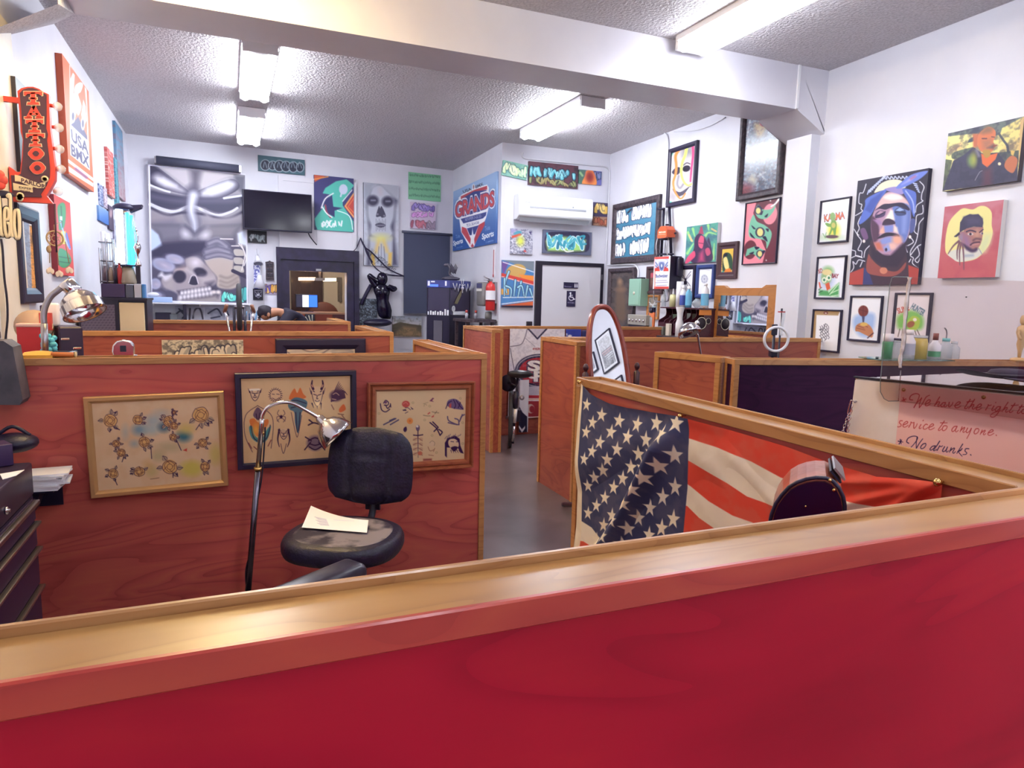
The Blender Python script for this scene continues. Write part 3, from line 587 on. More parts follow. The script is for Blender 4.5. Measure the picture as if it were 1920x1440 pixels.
def a_ess(c):
    c.org(1275,365,8.725); B = '6a3440'; P = 'e88a98'
    c.poly([(1250,130),(1640,40),(1560,1110),(1350,1120),(1400,900),(1250,560),(1200,300)],B,sm=False); c.ell(1470,320,115,170,P,rot=8); c.poly([(1200,330),(1260,440),(1400,510),(1500,640),(1420,880),(1400,760),(1280,720),(1140,690),(1130,520)],'78b89c',sm=True)
    c.ell(1150,900,105,155,B,rot=8); c.poly([(1250,200),(1290,170),(1350,240),(1480,240),(1560,170),(1530,270),(1420,390),(1290,385),(1230,290)],'74b498',sm=True); c.poly([(1070,1010),(1100,890),(1240,840),(1400,920),(1300,1060),(1210,970),(1150,970)],'74b498')
    for q in ([(1260,190),(1300,180),(1350,240),(1290,240)],[(1300,320),(1360,260),(1340,330)],[(1380,360),(1440,310),(1420,370)],[(1150,620),(1230,720),(1160,680)],[(1170,500),(1200,560),(1240,560)],[(1350,700),(1400,680),(1430,770)],[(1400,560),(1450,560),(1440,610)],[(1330,930),(1395,920),(1310,1050)],[(1130,960),(1210,930),(1190,970)],[(1220,850),(1300,860),(1250,900)]): c.poly(q,'2a2440',sm=True)
    for x,y,r in ((1280,265,48),(1310,615,62),(1305,965,46)): c.ell(x,y,r*1.25,r*1.35,'3a3450'); c.ell(x,y,r*.8,r*1.05,'d8d088')
    c.line([(1620,70),(1560,150),(1490,195)],34,'f0e8ea',w1=20); c.poly([(1400,1080),(1420,1080),(1410,1050)],'f0e8ea'); c.ell(1478,100,12,14,'f0e8ea')
picture('framed_print','pink and maroon print of a green patterned serpent curve','framed print',WR,[(1397.3,381.3),(1462.5,368.6),(1453.9,493.2),(1390,497.3)],a_ess,'e88a98',.025,.012,m_fblack)
def a_woman(c):
    c.org(1275,365,8.725); c.mott('3c6a78',6,.9,3); c.lines([[(130,620),(180,760)],[(210,560),(240,680)],[(120,960),(220,800)],[(410,680),(470,620),(590,650)],[(460,500),(470,580)],[(540,1050),(560,800)]],44,'8cc47c',w1=16); c.lines([[(150,660),(200,760)],[(520,560),(590,600)]],30,'c0a878')
    c.poly([(300,640),(340,520),(360,510),(390,650)],'9c3a58'); c.poly([(230,860),(240,720),(300,640),(370,660),(440,760),(470,700),(520,900),(510,1090),(190,1110)],'3a2448',sm=True)
    c.poly([(80,1120),(130,1010),(230,920),(250,1000),(200,1060),(110,1130)],'c8486c',sm=True); c.poly([(300,760),(340,670),(390,700),(385,800),(360,880),(310,850)],'c85070',sm=True); c.poly([(320,960),(380,900),(400,1090),(300,1100)],'a83c64',soft=4); c.poly([(410,900),(470,870),(500,960),(440,1000)],'b04868',sm=True); c.line([(400,680),(480,840)],14,'5a4a6a'); c.line([(310,790),(380,800)],10,'4a2040')
picture('canvas_painting','small canvas of a woman in magenta against green leaves','painting',WR,[(1288.4,426),(1346.2,416.5),(1342.7,490),(1283.9,494.8)],a_woman,'4c9484',.04,edge='dcdce0')
def a_veil(c):
    c.org(1275,365,8.725); c.grad('e0bc50','c8a868',760,860,740,1300); c.lines([[(640,1040+i*40),(720,1060+i*45)] for i in range(6)],12,'a88850'); c.poly([(630,1300),(720,1230),(720,1310)],'3f9488')
    c.poly([(700,1240),(700,1040),(760,950),(830,980),(860,1090),(855,1220),(760,1240)],'34503c',sm=True); c.poly([(700,1230),(705,1000),(760,950),(780,1000),(720,1040)],'262a34',sm=True); c.poly([(710,1050),(760,1020),(790,1110),(800,1200),(750,1220),(720,1150)],'e0d088',sm=True); c.poly([(720,1310),(740,1220),(820,1200),(860,1300)],'d8803c')
picture('framed_print','brown framed print of a veiled woman on gold','framed print',WR,[(1345.2,455.8),(1382.6,451.6),(1378.8,522),(1341,523.5)],a_veil,'d8b458',.03,.05,m_fbrown,mount=(.025,'4a2c3c'))
def a_old(c):
    c.org(1120,220,3.13); c.mott('2c2428',5,.8,6); c.poly([(110,1180),(105,1040),(125,960),(150,980),(170,1080),(165,1190)],'5a4434',soft=5,sm=True); c.ell(132,965,12,18,'8a6a50',soft=3); c.ell(140,1010,20,10,'7a5c48',soft=4)
picture('framed_painting','dark old framed portrait beside the restroom door','framed painting',WR,[(1140.5,503.5),(1189.6,501),(1184,624),(1134.5,627)],a_old,'443838',.05,.07,m_fdark)
picture('framed_print','small dark framed picture half hidden by the beer sign','framed print',WR,[(1212,500.5),(1243,497.5),(1240,550),(1209.5,552)],lambda c: c.org(1195,380,6.263).poly([(150,830),(195,825),(195,880),(150,885)],'b04858').ell(165,930,20,40,'7a5a50',soft=3),'5a3a40',.04,.045,m_fbrown,mount=(.03,'3c2830'))
picture('framed_print','small honey wood framed sketch under the beer sign','framed print',WR,[(1212.7,553.9),(1235,552.3),(1232.5,598.6),(1211,598.6)],lambda c: c.org(1195,380,6.263).mott('5a5a60',6,.7,3).lines([[(140,1170),(200,1230)],[(210,1160),(160,1260)],[(150,1200),(220,1190)]],10,'c8c8cc').ell(160,1290,22,26,'c86848',soft=3).ell(195,1250,18,24,'68a0b8',soft=3),'8a8078',.03,.03,m_fwood)
def a_spider(c):
    c.org(1275,365,8.725)
    for s in (-1,1): c.lines([[(90,1390),(90+s*40,1320),(90+s*85,1260)],[(90,1395),(90+s*50,1350),(90+s*80,1310)],[(90,1400),(90+s*40,1440),(90+s*80,1500)],[(90,1405),(90+s*30,1470),(90+s*50,1560)]],8,'2a2438')
    c.ell(90,1390,16,22,'2a2438'); c.ell(90,1440,24,34,'2a2438')
picture('framed_print','black framed drawing of a spider above the spray bottles','framed print',WR,[(1270.2,498.6),(1302.7,496.4),(1299,566.6),(1267.6,565)],a_spider,'dfe0e6',.035,.05,m_fblack)
def a_seal(c):
    c.org(1275,365,8.725)
    for r in (55,42): c.ell(400,1380,r,r*1.25,'8a8ea4'); c.ell(400,1380,r-7,r*1.25-9,'e2e4ea')
    c.lines([[(400,1320),(400,1440)],[(350,1380),(450,1380)],[(365,1340),(435,1420)],[(435,1340),(365,1420)]],7,'8a8ea4'); c.line([(300,1240),(400,1230),(480,1240)],5,'9a9eb0')
picture('framed_print','blue framed drawing of a round emblem above the spray bottles','framed print',WR,[(1305.3,497.3),(1338.8,495.4),(1334.7,559.3),(1301.5,559.3)],a_seal,'e2e4ea',.035,.05,m_fblue)
# ------------------------------------------------------------------ artwork on the restroom wall, the side wall, the back wall and the left wall
def a_mint(c):
    c.org(935,295,7.58); c.mott('5c9c9c',5,.6,2); c.graf([(70,60),(400,130),(395,300),(55,230)],6,['c8e8a8','b4e0b0','dcf0b8'],'3c6468',3,.2,hi='eef8d8')
picture('canvas_painting','small tilted canvas of pale green graffiti letters','painting',WA,[(943.5,300.4),(990.4,309.8),(987.3,338.3),(940.8,327)],a_mint,'84bca8',.03,tilt=True)
def a_teal(c):
    c.org(935,295,7.58); c.mott('2c2430',6,.7,2); c.graf([(430,260),(1120,330),(1110,430),(430,370)],8,['5a6a44','6e7c4c','3c3838','8a7c50'],'1c1826',7,.3,hi='a8a878'); c.graf([(440,110),(1100,200),(1090,330),(440,280)],9,['4aa0b0','66b8c4','3a7c90'],'1c2236',11,.24,hi='a4dce0',ow=.12)
picture('canvas_painting','wide dark canvas of teal graffiti, middle of the row over the air conditioner','painting',WA,[(991.9,301.9),(1084.8,311.3),(1082.7,354),(990.4,345.6)],a_teal,'5c3844',.035)
def a_flower(c):
    c.org(935,295,7.58); c.poly([(1120,170),(1240,180),(1190,380),(1120,370)],'4c6c60'); c.poly([(1350,190),(1470,200),(1460,400),(1380,390)],'6464a4'); c.graf([(1360,200),(1460,210),(1455,330),(1370,320)],3,['8088b4','4c5c84'],'28283c',4,.2)
    c.poly([(1250,190),(1340,195),(1390,390),(1190,380),(1230,260)],'e08a48',sm=True); c.ell(1295,280,62,80,'b04838',soft=4); c.ell(1295,280,30,46,'7c2c34',soft=4); c.line([(1160,220),(1190,260)],30,'8cae7c')
picture('canvas_painting','small canvas of an orange flower with blue letters','painting',WA,[(1085.6,318),(1128.3,321),(1127.5,347.7),(1085.3,343.5)],a_flower,'6878a0',.03)
def a_amber(c):
    c.org(935,295,7.58); c.poly([(1350,840),(1560,850),(1550,990),(1280,960)],'b08870'); c.graf([(1365,650),(1545,655),(1540,810),(1365,800)],4,['e8c060','d8a84c','f0d080'],'2c2434',3,.22); c.graf([(1310,850),(1540,850),(1535,970),(1320,960)],5,['b8624c','d08464'],'5a342c',8,.18)
picture('canvas_painting','small canvas of amber graffiti letters behind the air conditioner end','painting',WA,[(1114.4,379.2),(1139.4,380.6),(1138,424.4),(1111,422)],a_amber,'4a4060',.03)
def a_scrib(c):
    c.org(935,295,7.58); c.mott('5c5c74',18,.8,3,.5,.6); rg = random.Random(3)
    for i in range(60): x,y = rg.uniform(180,470),rg.uniform(1090,1360); c.line([(x,y),(x+rg.uniform(-40,40),y+rg.uniform(-30,30)),(x+rg.uniform(-50,50),y+rg.uniform(-40,40))],7,rg.choice(['e8e8ee','44445c','8a8a9e','c0c0cc']))
    c.ell(270,1075,60,28,'4c94a8',rot=-15); c.line([(200,1130),(300,1100)],34,'c4503c'); c.ell(310,1190,48,64,'d0d858',soft=4); c.poly([(350,1340),(370,1310),(400,1350)],'c04444'); c.poly([(170,1025),(260,1030),(190,1080)],'8a84b4',soft=3); c.poly([(430,1060),(470,1050),(460,1110)],'3c3460')
picture('canvas_painting','small square canvas of grey scribbles with a yellow burst','painting',WA,[(957,429.6),(998.8,429.2),(998.8,477),(958.5,475.8)],a_scrib,'b0b0be',.03)
def a_break(c):
    c.org(935,295,7.58); c.poly([(650,1240),(690,1080),(900,1060),(1250,1080),(1290,1200),(1250,1340),(950,1360),(700,1340)],'2c2744',sm=True); c.poly([(670,1190),(760,1130),(940,1130),(1240,1180),(1210,1330),(1000,1340),(700,1330)],'a4d074',soft=3)
    c.graf([(690,1090),(1220,1130),(1200,1320),(710,1310)],5,['3a94a8','58b4c0','2f7890'],'dcf0ec',21,.2,ow=.09); c.lines([[(690,1080),(720,1200),(790,1130),(800,1200),(720,1290)],[(860,1120),(900,1110),(870,1180),(880,1240)],[(1020,1120),(960,1180),(1000,1240),(1070,1180),(1060,1300),(1010,1290)],[(1130,1140),(1220,1120),(1160,1230),(1240,1230)]],26,'3b9ab0'); c.lines([[(690,1080),(720,1200),(790,1130),(800,1200),(720,1290)],[(1020,1120),(960,1180),(1000,1240),(1070,1180)]],8,'8cd4d8'); c.line([(900,1270),(960,1340),(1060,1330)],16,'f0ece4')
picture('canvas_painting','wide canvas of blue interlocked letters below the air conditioner','painting',WA,[(1018.5,430.6),(1109.6,435.2),(1108,478.5),(1017.5,474.4)],a_break,'5c6078',.035)
def a_hype(c):
    c.org(900,230,3.6917); c.poly([(150,950),(380,955),(380,1030),(220,970)],'707a84'); c.poly([(150,960),(200,965),(160,1060)],'6a4a8c'); c.ell(250,1030,70,50,'c09a58',rot=-15); c.poly([(270,1050),(375,1060),(375,1100),(300,1100)],'e08838'); c.poly([(150,1040),(380,1100),(380,1130),(150,1070)],'c83c34')
    c.line([(160,965),(375,1035)],5,'f0f0f0'); c.line([(152,1065),(375,1125)],4,'f0f0f0'); c.poly([(150,1150),(200,1150),(200,1190),(150,1190)],'e0a040')
    for L in ([(200,1030),(175,1110),(185,1180)],[(170,1080),(168,1200)],[(180,1130),(215,1150),(212,1210)],[(245,1090),(235,1200)],[(285,1100),(262,1210)],[(262,1140),(290,1130),(305,1200)],[(330,1130),(315,1210)],[(345,1150),(365,1210)]): c.line(L,20,'1f2a4a',w1=13); c.line(L,13,'9cd0e0',w1=7)
    c.lines([[(160,1210),(375,1208)],[(152,1255),(375,1228)]],5,'f0f0f0'); c.poly([(150,1265),(375,1235),(375,1268),(150,1268)],'c85c34'); c.poly([(150,1266),(375,1266),(375,1282),(150,1282)],'1c1830')
picture('canvas_painting','canvas of slanted silver letters on orange and blue beside the restroom door','painting',WA,[(941.2,488.1),(1000.8,489.2),(999.7,576.2),(941.2,576.2)],a_hype,'4478b0',.04)
# --- banner on the side wall
def a_grands(c):
    c.org(840,315,9); c.grad('8fb0d8','2b5296',450,150,480,1350); c.poly([(70,400),(400,240),(810,90),(810,260),(450,330),(90,480)],'a4bcdc',soft=9,a=.6)
    W,R_,N = 'e8e8f0','b8404c','2f3c80'
    c.poly([(180,500),(230,450),(430,340),(660,280),(690,330),(680,700),(640,850),(440,1330),(400,1360),(360,1330),(220,1080),(190,860)],W); c.poly([(215,480),(440,370),(660,300),(660,360),(430,420),(220,530)],R_); c.poly([(230,520),(440,395),(650,370),(640,700),(240,830)],N); c.poly([(215,860),(650,740),(640,800),(590,850),(260,935)],N)
    c.poly([(235,990),(310,1020),(385,1200),(375,1290),(230,1080)],R_); c.poly([(520,960),(620,900),(620,960),(450,1290),(440,1200)],R_); c.poly([(320,1020),(520,965),(440,1150),(370,1140)],N); c.poly([(412,1010),(430,1120),(465,1120),(440,1180),(430,1270),(410,1240),(380,1280),(390,1180),(355,1140),(400,1130)],W); c.poly([(410,1270),(440,1320),(410,1345),(385,1320)],R_)
    c.text('USA',262,425,400,375,50,'3c3f5c',.02); c.text('BMX',468,345,600,290,50,'3c3f5c',.02); c.ell(432,320,26,50,W); c.ell(432,320,12,34,'9a6a70')
    c.text('GRANDS',120,850,782,640,285,W,.085,sp=.92,up=(-.0,-1)); c.text('GRANDS',125,838,778,632,262,N,.055,sp=.92,up=(0,-1)); c.text('GRANDS',128,832,774,628,250,'c04850',.035,sp=.92,up=(0,-1))
    c.text('NOVEMBER 24-28, 2021',290,900,562,830,55,'d8dcec',up=(0,-1)); c.text('TULSA, OKLAHOMA',310,995,525,940,52,'50507c',up=(0,-1))
    for x,y,k in ((90,1310,1),(575,1205,1.22)):
        c.text('Sports',x,y,x+160*k,y-50*k,80*k,'f0f0f6',.03,up=(0,-1)); c.text('Tulsa',x+40*k,y-118*k,x+110*k,y-140*k,62*k,'a8bcdc',up=(0,-1)); c.text('Commission',x+50*k,y+52*k,x+155*k,y+24*k,30*k,'a8bcdc',up=(0,-1))
picture('wall_banner','blue championship banner with big red lettering on the side wall','banner',WG,[(849.5,357),(931.7,324.3),(928.7,456),(849.5,470.5)],a_grands,'5a80b8',.03,dens=1.5)
# --- back wall
def a_mural(c):
    c.org(180,200,6); W,G1,G2,K = 'd4d6e8','a09aa4','6c6878','2c2842'
    c.mott('7c7888',5,.5,3)
    c.poly([(595,660),(680,665),(1060,960),(1040,990),(760,830),(600,760)],K); c.poly([(690,670),(1090,705),(1110,960),(1080,960)],'b4aeb6',soft=5); c.poly([(1180,715),(1560,765),(1170,940),(1130,970)],'b4aeb4',soft=5); c.poly([(1060,700),(1180,710),(1120,960),(1100,960)],'4c4658',soft=9)
    c.poly([(1560,770),(1680,780),(1660,980),(1560,900)],'4a4a5c',soft=4)
    c.poly([(600,800),(640,745),(800,800),(1050,960),(1010,990),(800,940),(620,870)],K,sm=True); c.poly([(640,800),(700,760),(820,820),(1030,960),(900,950),(720,880)],'c0bcc6',soft=7,sm=True); c.poly([(700,830),(760,810),(900,890),(780,880)],'e0e0ec',soft=6)
    c.poly([(1140,990),(1160,940),(1480,820),(1590,840),(1600,930),(1400,1030),(1180,1040)],K,sm=True); c.poly([(1165,985),(1200,930),(1480,835),(1570,870),(1500,950),(1350,1010),(1200,1020)],'c4c2cc',soft=7,sm=True); c.poly([(1260,930),(1480,850),(1520,880),(1300,970)],'e0e2ee',soft=8)
    c.poly([(605,940),(760,970),(1100,1020),(1400,1030),(1640,1000),(1610,1130),(1380,1200),(1100,1110),(840,1160),(620,1080)],'34324c',sm=True,soft=3); c.line([(640,1010),(900,1060),(1200,1060),(1600,1060)],30,'56546c',soft=6)
    c.line([(600,880),(760,940),(830,960)],22,W); c.line([(1440,1030),(1640,1000)],24,W); c.line([(610,1100),(760,1160),(900,1180),(1080,1120),(1340,1220),(1500,1190),(1590,1140)],40,'c8c8d4',w1=26); c.line([(620,1140),(800,1220),(1000,1190),(1200,1210),(1460,1260),(1640,1190)],26,K,soft=2)
    c.poly([(615,1180),(860,1240),(960,1230),(960,1400),(1000,1560),(760,1560),(620,1360)],'8c848e',soft=6); c.poly([(1220,1160),(1320,1260),(1640,1220),(1620,1420),(1300,1560),(1240,1340)],'8e8892',soft=6); c.poly([(640,1330),(860,1290),(960,1540),(800,1600)],'55506a',soft=12,a=.7); c.poly([(1330,1400),(1600,1330),(1500,1500),(1300,1560)],'5a5668',soft=12,a=.8)
    c.line([(1090,960),(1060,1160),(1120,1330),(1100,1450)],150,'4a465c',soft=8,w1=60); c.line([(1095,1000),(1070,1160),(1110,1320),(1110,1440)],90,'d4d6e6',soft=6,w1=20)
    c.org(270,420,9)
    c.poly([(115,0),(700,0),(860,130),(1010,20),(1660,0),(1560,160),(1560,360),(1740,420),(1740,1350),(125,1330),(125,440),(300,370),(240,170)],'4a465c',soft=3); c.poly([(110,0),(640,0),(640,240),(300,300),(240,170),(120,60)],'6e6a7a',soft=9); c.poly([(1020,0),(1660,0),(1560,150),(1500,240),(1080,260)],'77727c',soft=9)
    c.poly([(100,60),(240,180),(310,370),(130,450),(100,450)],'b8c8ea',soft=2); c.poly([(1580,160),(1740,80),(1740,370),(1600,330)],'d0d8ea',soft=2); c.poly([(650,30),(850,200),(1080,40),(1090,240),(880,280),(640,240)],'86828e',soft=7); c.ell(700,170,70,50,'c4c0cc',rot=40,soft=6); c.ell(1040,190,70,50,'c8c2cc',rot=-30,soft=6)
    c.poly([(320,330),(680,300),(1060,300),(1000,460),(700,560),(340,560),(130,560),(130,470)],'2f2b48',soft=4)
    for x,y,rx,ry,r in ((330,690,195,105,16),(520,590,150,75,12),(190,1010,90,90,0),(200,1200,90,50,0)): c.ell(x,y,rx,ry,'b4b8d4',rot=r,soft=1.5); c.ell(x,y,rx*.86,ry*.8,'7a7a98',rot=r,soft=6); c.ell(x+20,y+10,rx*.5,ry*.35,'c0b4c4',rot=r+10,soft=6)
    # skull
    c.poly([(700,590),(880,560),(1040,680),(1200,870),(1210,1000),(1120,1090),(1280,1150),(1290,1340),(620,1330),(560,1180),(340,1060),(300,920),(480,850),(520,760),(700,740)],'9a8f96',sm=True,soft=2); c.ell(870,650,70,60,'e0d8e2',soft=9); c.poly([(560,760),(680,720),(720,760),(560,830)],'b8a09c',soft=6)
    c.ell(600,890,110,105,'2b2740',rot=-15,soft=2); c.ell(950,815,115,75,'2b2740',rot=18,soft=2); c.poly([(760,1000),(780,900),(830,870),(890,910),(910,1010),(840,1030)],'2b2740',sm=True); c.line([(755,990),(800,880),(870,870),(915,1000)],18,'c4bcc6'); c.line([(720,770),(840,850)],40,'b4aab2',soft=4)
    c.poly([(240,880),(300,810),(350,860),(460,850),(440,930),(360,960),(300,900)],'d0ccd4',sm=True,soft=3); c.poly([(330,1060),(440,930),(500,960),(500,1090),(380,1090)],'a4999c',soft=6); c.poly([(960,900),(1180,880),(1200,960),(1000,980)],'b4a8ae',soft=8); c.poly([(1040,1000),(1180,970),(1120,1090)],'4a4458',soft=5)
    c.poly([(560,1130),(1120,1050),(1290,1130),(1250,1260),(640,1290)],'3a344a',soft=3)
    for i in range(9): c.ell(640+i*58,1165-i*9,29,40-abs(i-4)*1.5,'d8d2d6',soft=2); c.ell(620+i*64,1240-i*9,31,44-abs(i-4),'cfc9cf',soft=2)
    for x in (1180,1255): c.ell(x,1150,40,32,'d4cac8',soft=2)
    c.poly([(640,1300),(1220,1200),(1290,1340),(650,1340)],'8f8688',soft=5)
    # gloved fist
    c.poly([(1030,640),(1060,580),(1300,560),(1500,580),(1510,760),(1610,900),(1600,1040),(1450,1100),(1240,1060),(1230,900),(1120,770)],'b0a29c',sm=True,soft=2)
    for y0 in (880,960,1030): c.line([(1290,y0),(1420,y0+30),(1580,y0-60)],16,'7c706e',soft=4)
    for x0,y0,x1,y1 in ((1090,330,1400,380),(1040,470,1440,480),(1050,560,1480,560)): c.line([(x0,y0),((x0+x1)/2,y0-45),(x1,y1)],92,'2e2a44'); c.line([(x0+10,y0),((x0+x1)/2,y0-45),(x1-10,y1)],66,'a4a0b0',soft=6)
    for y0 in (480,620,760): c.poly([(1520,y0-50),(1660,y0-40),(1680,y0+60),(1540,y0+50)],'b0a8a4',sm=True); c.line([(1520,y0+66),(1700,y0+66)],12,'38324a')
    c.lines([[(1600,330),(1700,500),(1650,780)],[(1640,340),(1720,560),(1690,700)],[(1290,250),(1500,255)],[(1480,370),(1600,370)]],18,'d6d0d0'); c.lines([[(1500,790),(1740,900)]],60,'2e2844')
    for q,s in (([(1310,1130),(1550,1180),(1540,1290),(1320,1330)],3),([(1640,1020),(1735,1080),(1730,1250),(1650,1340)],5)): c.graf(q,4 if s == 3 else 2,['58c4b8','48a8a8','74d4c4'],'28404c',s,.2)
    c.org(0,0,1); c.lines([[(279.5,309),(461,327),(464,570)],[(279.5,309),(284,564),(464,570)]],3.2,'dcdcec',sm=False)
picture('mural_board','large grey airbrushed mural of chrome folds over a skull and gloved fist','mural',WB,[(277,308),(462,326.3),(464.5,571),(282,565)],a_mural,'88848e',.06,edge='d0d0e0',dens=1.2)
def a_bubble(c):
    c.org(220,280,4); c.mott('2c4c58',5,.5,2)
    for x,rx,ry in ((1110,38,42),(1165,34,36),(1215,40,45),(1265,38,42),(1320,36,42),(1370,30,36)): c.ell(x,118+(x-1110)*.07,rx,ry,'a8b4bc'); c.ell(x,118+(x-1110)*.07,rx-5,ry-5,'1e2438'); c.line([(x-15,135),(x-4,95),(x+12,140)],5,'8a98a4')
picture('canvas_painting','dark teal canvas of bubble letters, highest on the back wall','painting',WB,[(484,291),(571.8,299.5),(570.8,328),(484,320.5)],a_bubble,'3c5c68',.03)
def a_arrow(c):
    c.org(220,280,4); c.poly([(1475,190),(1560,200),(1480,245)],'c4583c'); c.line([(1475,225),(1580,205)],8,'e09048'); c.poly([(1560,290),(1640,240),(1720,225),(1775,270),(1690,390),(1690,420),(1770,540),(1770,620),(1490,605),(1480,520),(1540,440),(1600,340),(1540,330)],'50b4a4',sm=False)
    c.poly([(1550,400),(1610,340),(1620,430),(1690,440),(1630,460),(1630,510),(1580,480)],'2c2f60'); c.line([(1560,420),(1570,470),(1600,510)],14,'8c3a54'); c.line([(1530,440),(1560,370),(1620,330)],8,'f0f4f4'); c.line([(1535,430),(1570,480),(1610,510)],8,'f0f4f4'); c.line([(1690,390),(1760,305)],6,'f0f4f4'); c.line([(1650,460),(1740,500),(1765,600)],6,'f0f4f4')
    c.poly([(1775,330),(1775,520),(1700,430)],'b8443c'); c.line([(1775,330),(1710,425),(1775,510)],10,'e0a060',sm=False); c.line([(1790,345),(1730,430),(1790,495)],6,'e07848',sm=False); c.ell(1695,300,32,38,'c4cce0'); c.line([(1680,335),(1675,352)],12,'c4cce0'); c.graf([(1525,525),(1690,530),(1690,590),(1530,590)],5,['f4f8f8'],'7cc8bc',5,.14,ow=.02); c.poly([(1475,545),(1500,600),(1480,605)],'2c3c5c')
picture('canvas_painting','turquoise canvas with an indigo arrow and white tag beside the television','painting',WB,[(588.8,328),(663.8,334.5),(663,435),(590,431)],a_arrow,'3c3a6c',.045)
picture('canvas_painting','small black canvas of white tags under the television corner','painting',WB,[(464.5,430),(500.5,435),(500,457.5),(465,453.8)],lambda c: c.org(220,280,4).graf([(985,630),(1115,640),(1112,700),(985,690)],5,['c8d0d4','9aa8ac'],'14121c',3,.13,ow=.03),'24242c',.02)
picture('framed_photo','small photo of players in orange taped below the television','photo',WB,[(543.8,437.5),(578,438.5),(578,453),(544,452)],lambda c: c.org(220,280,4).grad('5a3c34','3c5c3c',1360,630,1360,690).mott('c06838',9,.8,3,.5,.6),'6a4a3c',.01,.006,m_fblack)
def a_veilskull(c):
    c.org(675,335,8.475); c.mott('a8acb8',6,.6,3); D = '4a4860'
    c.poly([(110,340),(170,180),(310,90),(480,230),(600,340),(560,480),(540,900),(600,1380),(500,1390),(520,940),(160,920),(150,1100),(170,1380),(110,1390),(150,900),(110,460)],D,soft=4); c.poly([(120,460),(150,280),(200,140),(320,100),(430,190),(540,330),(540,600),(490,760),(520,880),(420,960),(240,930),(160,870),(170,740),(130,620)],'b6bac6',sm=True,soft=3)
    c.poly([(60,60),(310,70),(200,130),(160,220),(110,340),(60,300)],'9aa0ae',soft=4); c.poly([(330,75),(610,105),(610,340),(480,230)],'a8acb8',soft=3); c.ell(205,350,90,84,'37344c',soft=3); c.ell(440,365,92,84,'37344c',soft=3); c.lines([[(180,345),(240,345)],[(415,360),(475,360)]],14,'a0a4b4',soft=2)
    c.poly([(300,440),(320,470),(345,440),(410,590),(350,620),(325,600),(255,600)],'3c3a50',sm=True); c.ell(280,565,16,16,'787688'); c.ell(385,590,16,16,'787688'); c.poly([(240,735),(320,700),(410,740),(330,780)],'3c3a50',sm=True); c.line([(270,742),(390,740)],12,'9a9aaa')
    for i in range(7): c.line([(255+i*25,640+(i % 2)*30),(258+i*24,830-(i % 2)*20)],6,'6c6c80')
    c.poly([(160,940),(510,920),(500,1390),(175,1380)],'b4b8c4',soft=3); c.poly([(330,960),(270,1180),(230,1390),(330,1390)],'c4c8d2',soft=4); c.lines([[(300,980),(255,1160)],[(370,980),(430,1150)]],50,'dcbc6c',soft=4); c.poly([(170,1180),(230,1210),(240,1385),(190,1380)],'d8b45c',soft=2); c.poly([(450,1180),(510,1170),(500,1390),(445,1390)],'dcb860',soft=2); c.ell(330,940,80,36,'dcd870',soft=8); c.lines([[(338,1040),(335,1390)],[(300,1080),(285,1350)],[(380,1080),(400,1350)]],9,'6c6c80'); c.line([(320,170),(330,240)],30,'c0b4bc',soft=6)
picture('canvas_painting','tall grey canvas of a veiled skull-faced woman with praying hands','painting',WB,[(681,341.8),(748,348),(747,499.5),(683,498)],a_veilskull,'bcc0cc',.035,edge='3a384c',dens=1.2)
def a_rows(c):
    c.org(640,290,4); rg = random.Random(2)
    for r in range(4):
        for i in range(36): x = 510+i*6.5; y = 150+r*50+(x-510)*.07; c.line([(x,y+rg.uniform(-10,2)),(x+rg.uniform(-4,6),y+rg.uniform(4,12))],3,'48705c')
picture('graffiti_sheet','green sheet with four rows of small black lettering','poster',WB,[(765.8,323),(827,328),(826,378),(765.8,373.8)],a_rows,'78b890',.01)
def a_violet(c):
    c.org(640,290,4); c.graf([(528,360),(695,375),(695,425),(528,420)],5,['8a78c0','7468b0','a08cd0'],'3c3464',3,.26); c.graf([(528,425),(692,432),(692,472),(528,470)],5,['d898d8','e0a8e0'],'6c4878',5,.26); c.graf([(525,490),(640,495),(640,553),(525,548)],4,['a05468','c07080'],'5c2c3c',7,.24); c.graf([(640,495),(705,497),(705,558),(640,555)],3,['98889c','b0a0a8'],'4c4454',9,.22)
picture('canvas_painting','small canvas of violet and pink stacked lettering','painting',WB,[(769.5,377.5),(816.5,382.5),(817,431),(769.5,428)],a_violet,'c4b4c8',.03)
picture('canvas_painting','dark speckled blue-grey canvas low on the back wall by the black torso','painting',WB,[(670.5,560),(706,560),(707.5,612),(670.5,612)],lambda c: c.mott('20222c',9,.9,3,.45,.55).mott('8a98a8',16,.8,9,.58,.66),'48505c',.03)
def a_land(c):
    c.org(640,290,4); c.grad('8a90a0','b4b0b4',490,1210,490,1270); c.poly([(380,1275),(440,1255),(520,1270),(600,1280),(600,1365),(380,1360)],'5a5044'); c.poly([(390,1355),(470,1290),(560,1300),(600,1340),(600,1365)],'9a7c5c',soft=4); c.mott('4a4a38',12,.4,3)
picture('canvas_painting','landscape canvas of a dirt road leaning low on the back wall','painting',WB,[(736,592),(791,594),(790,632),(736,631)],a_land,'9094a4',.03)
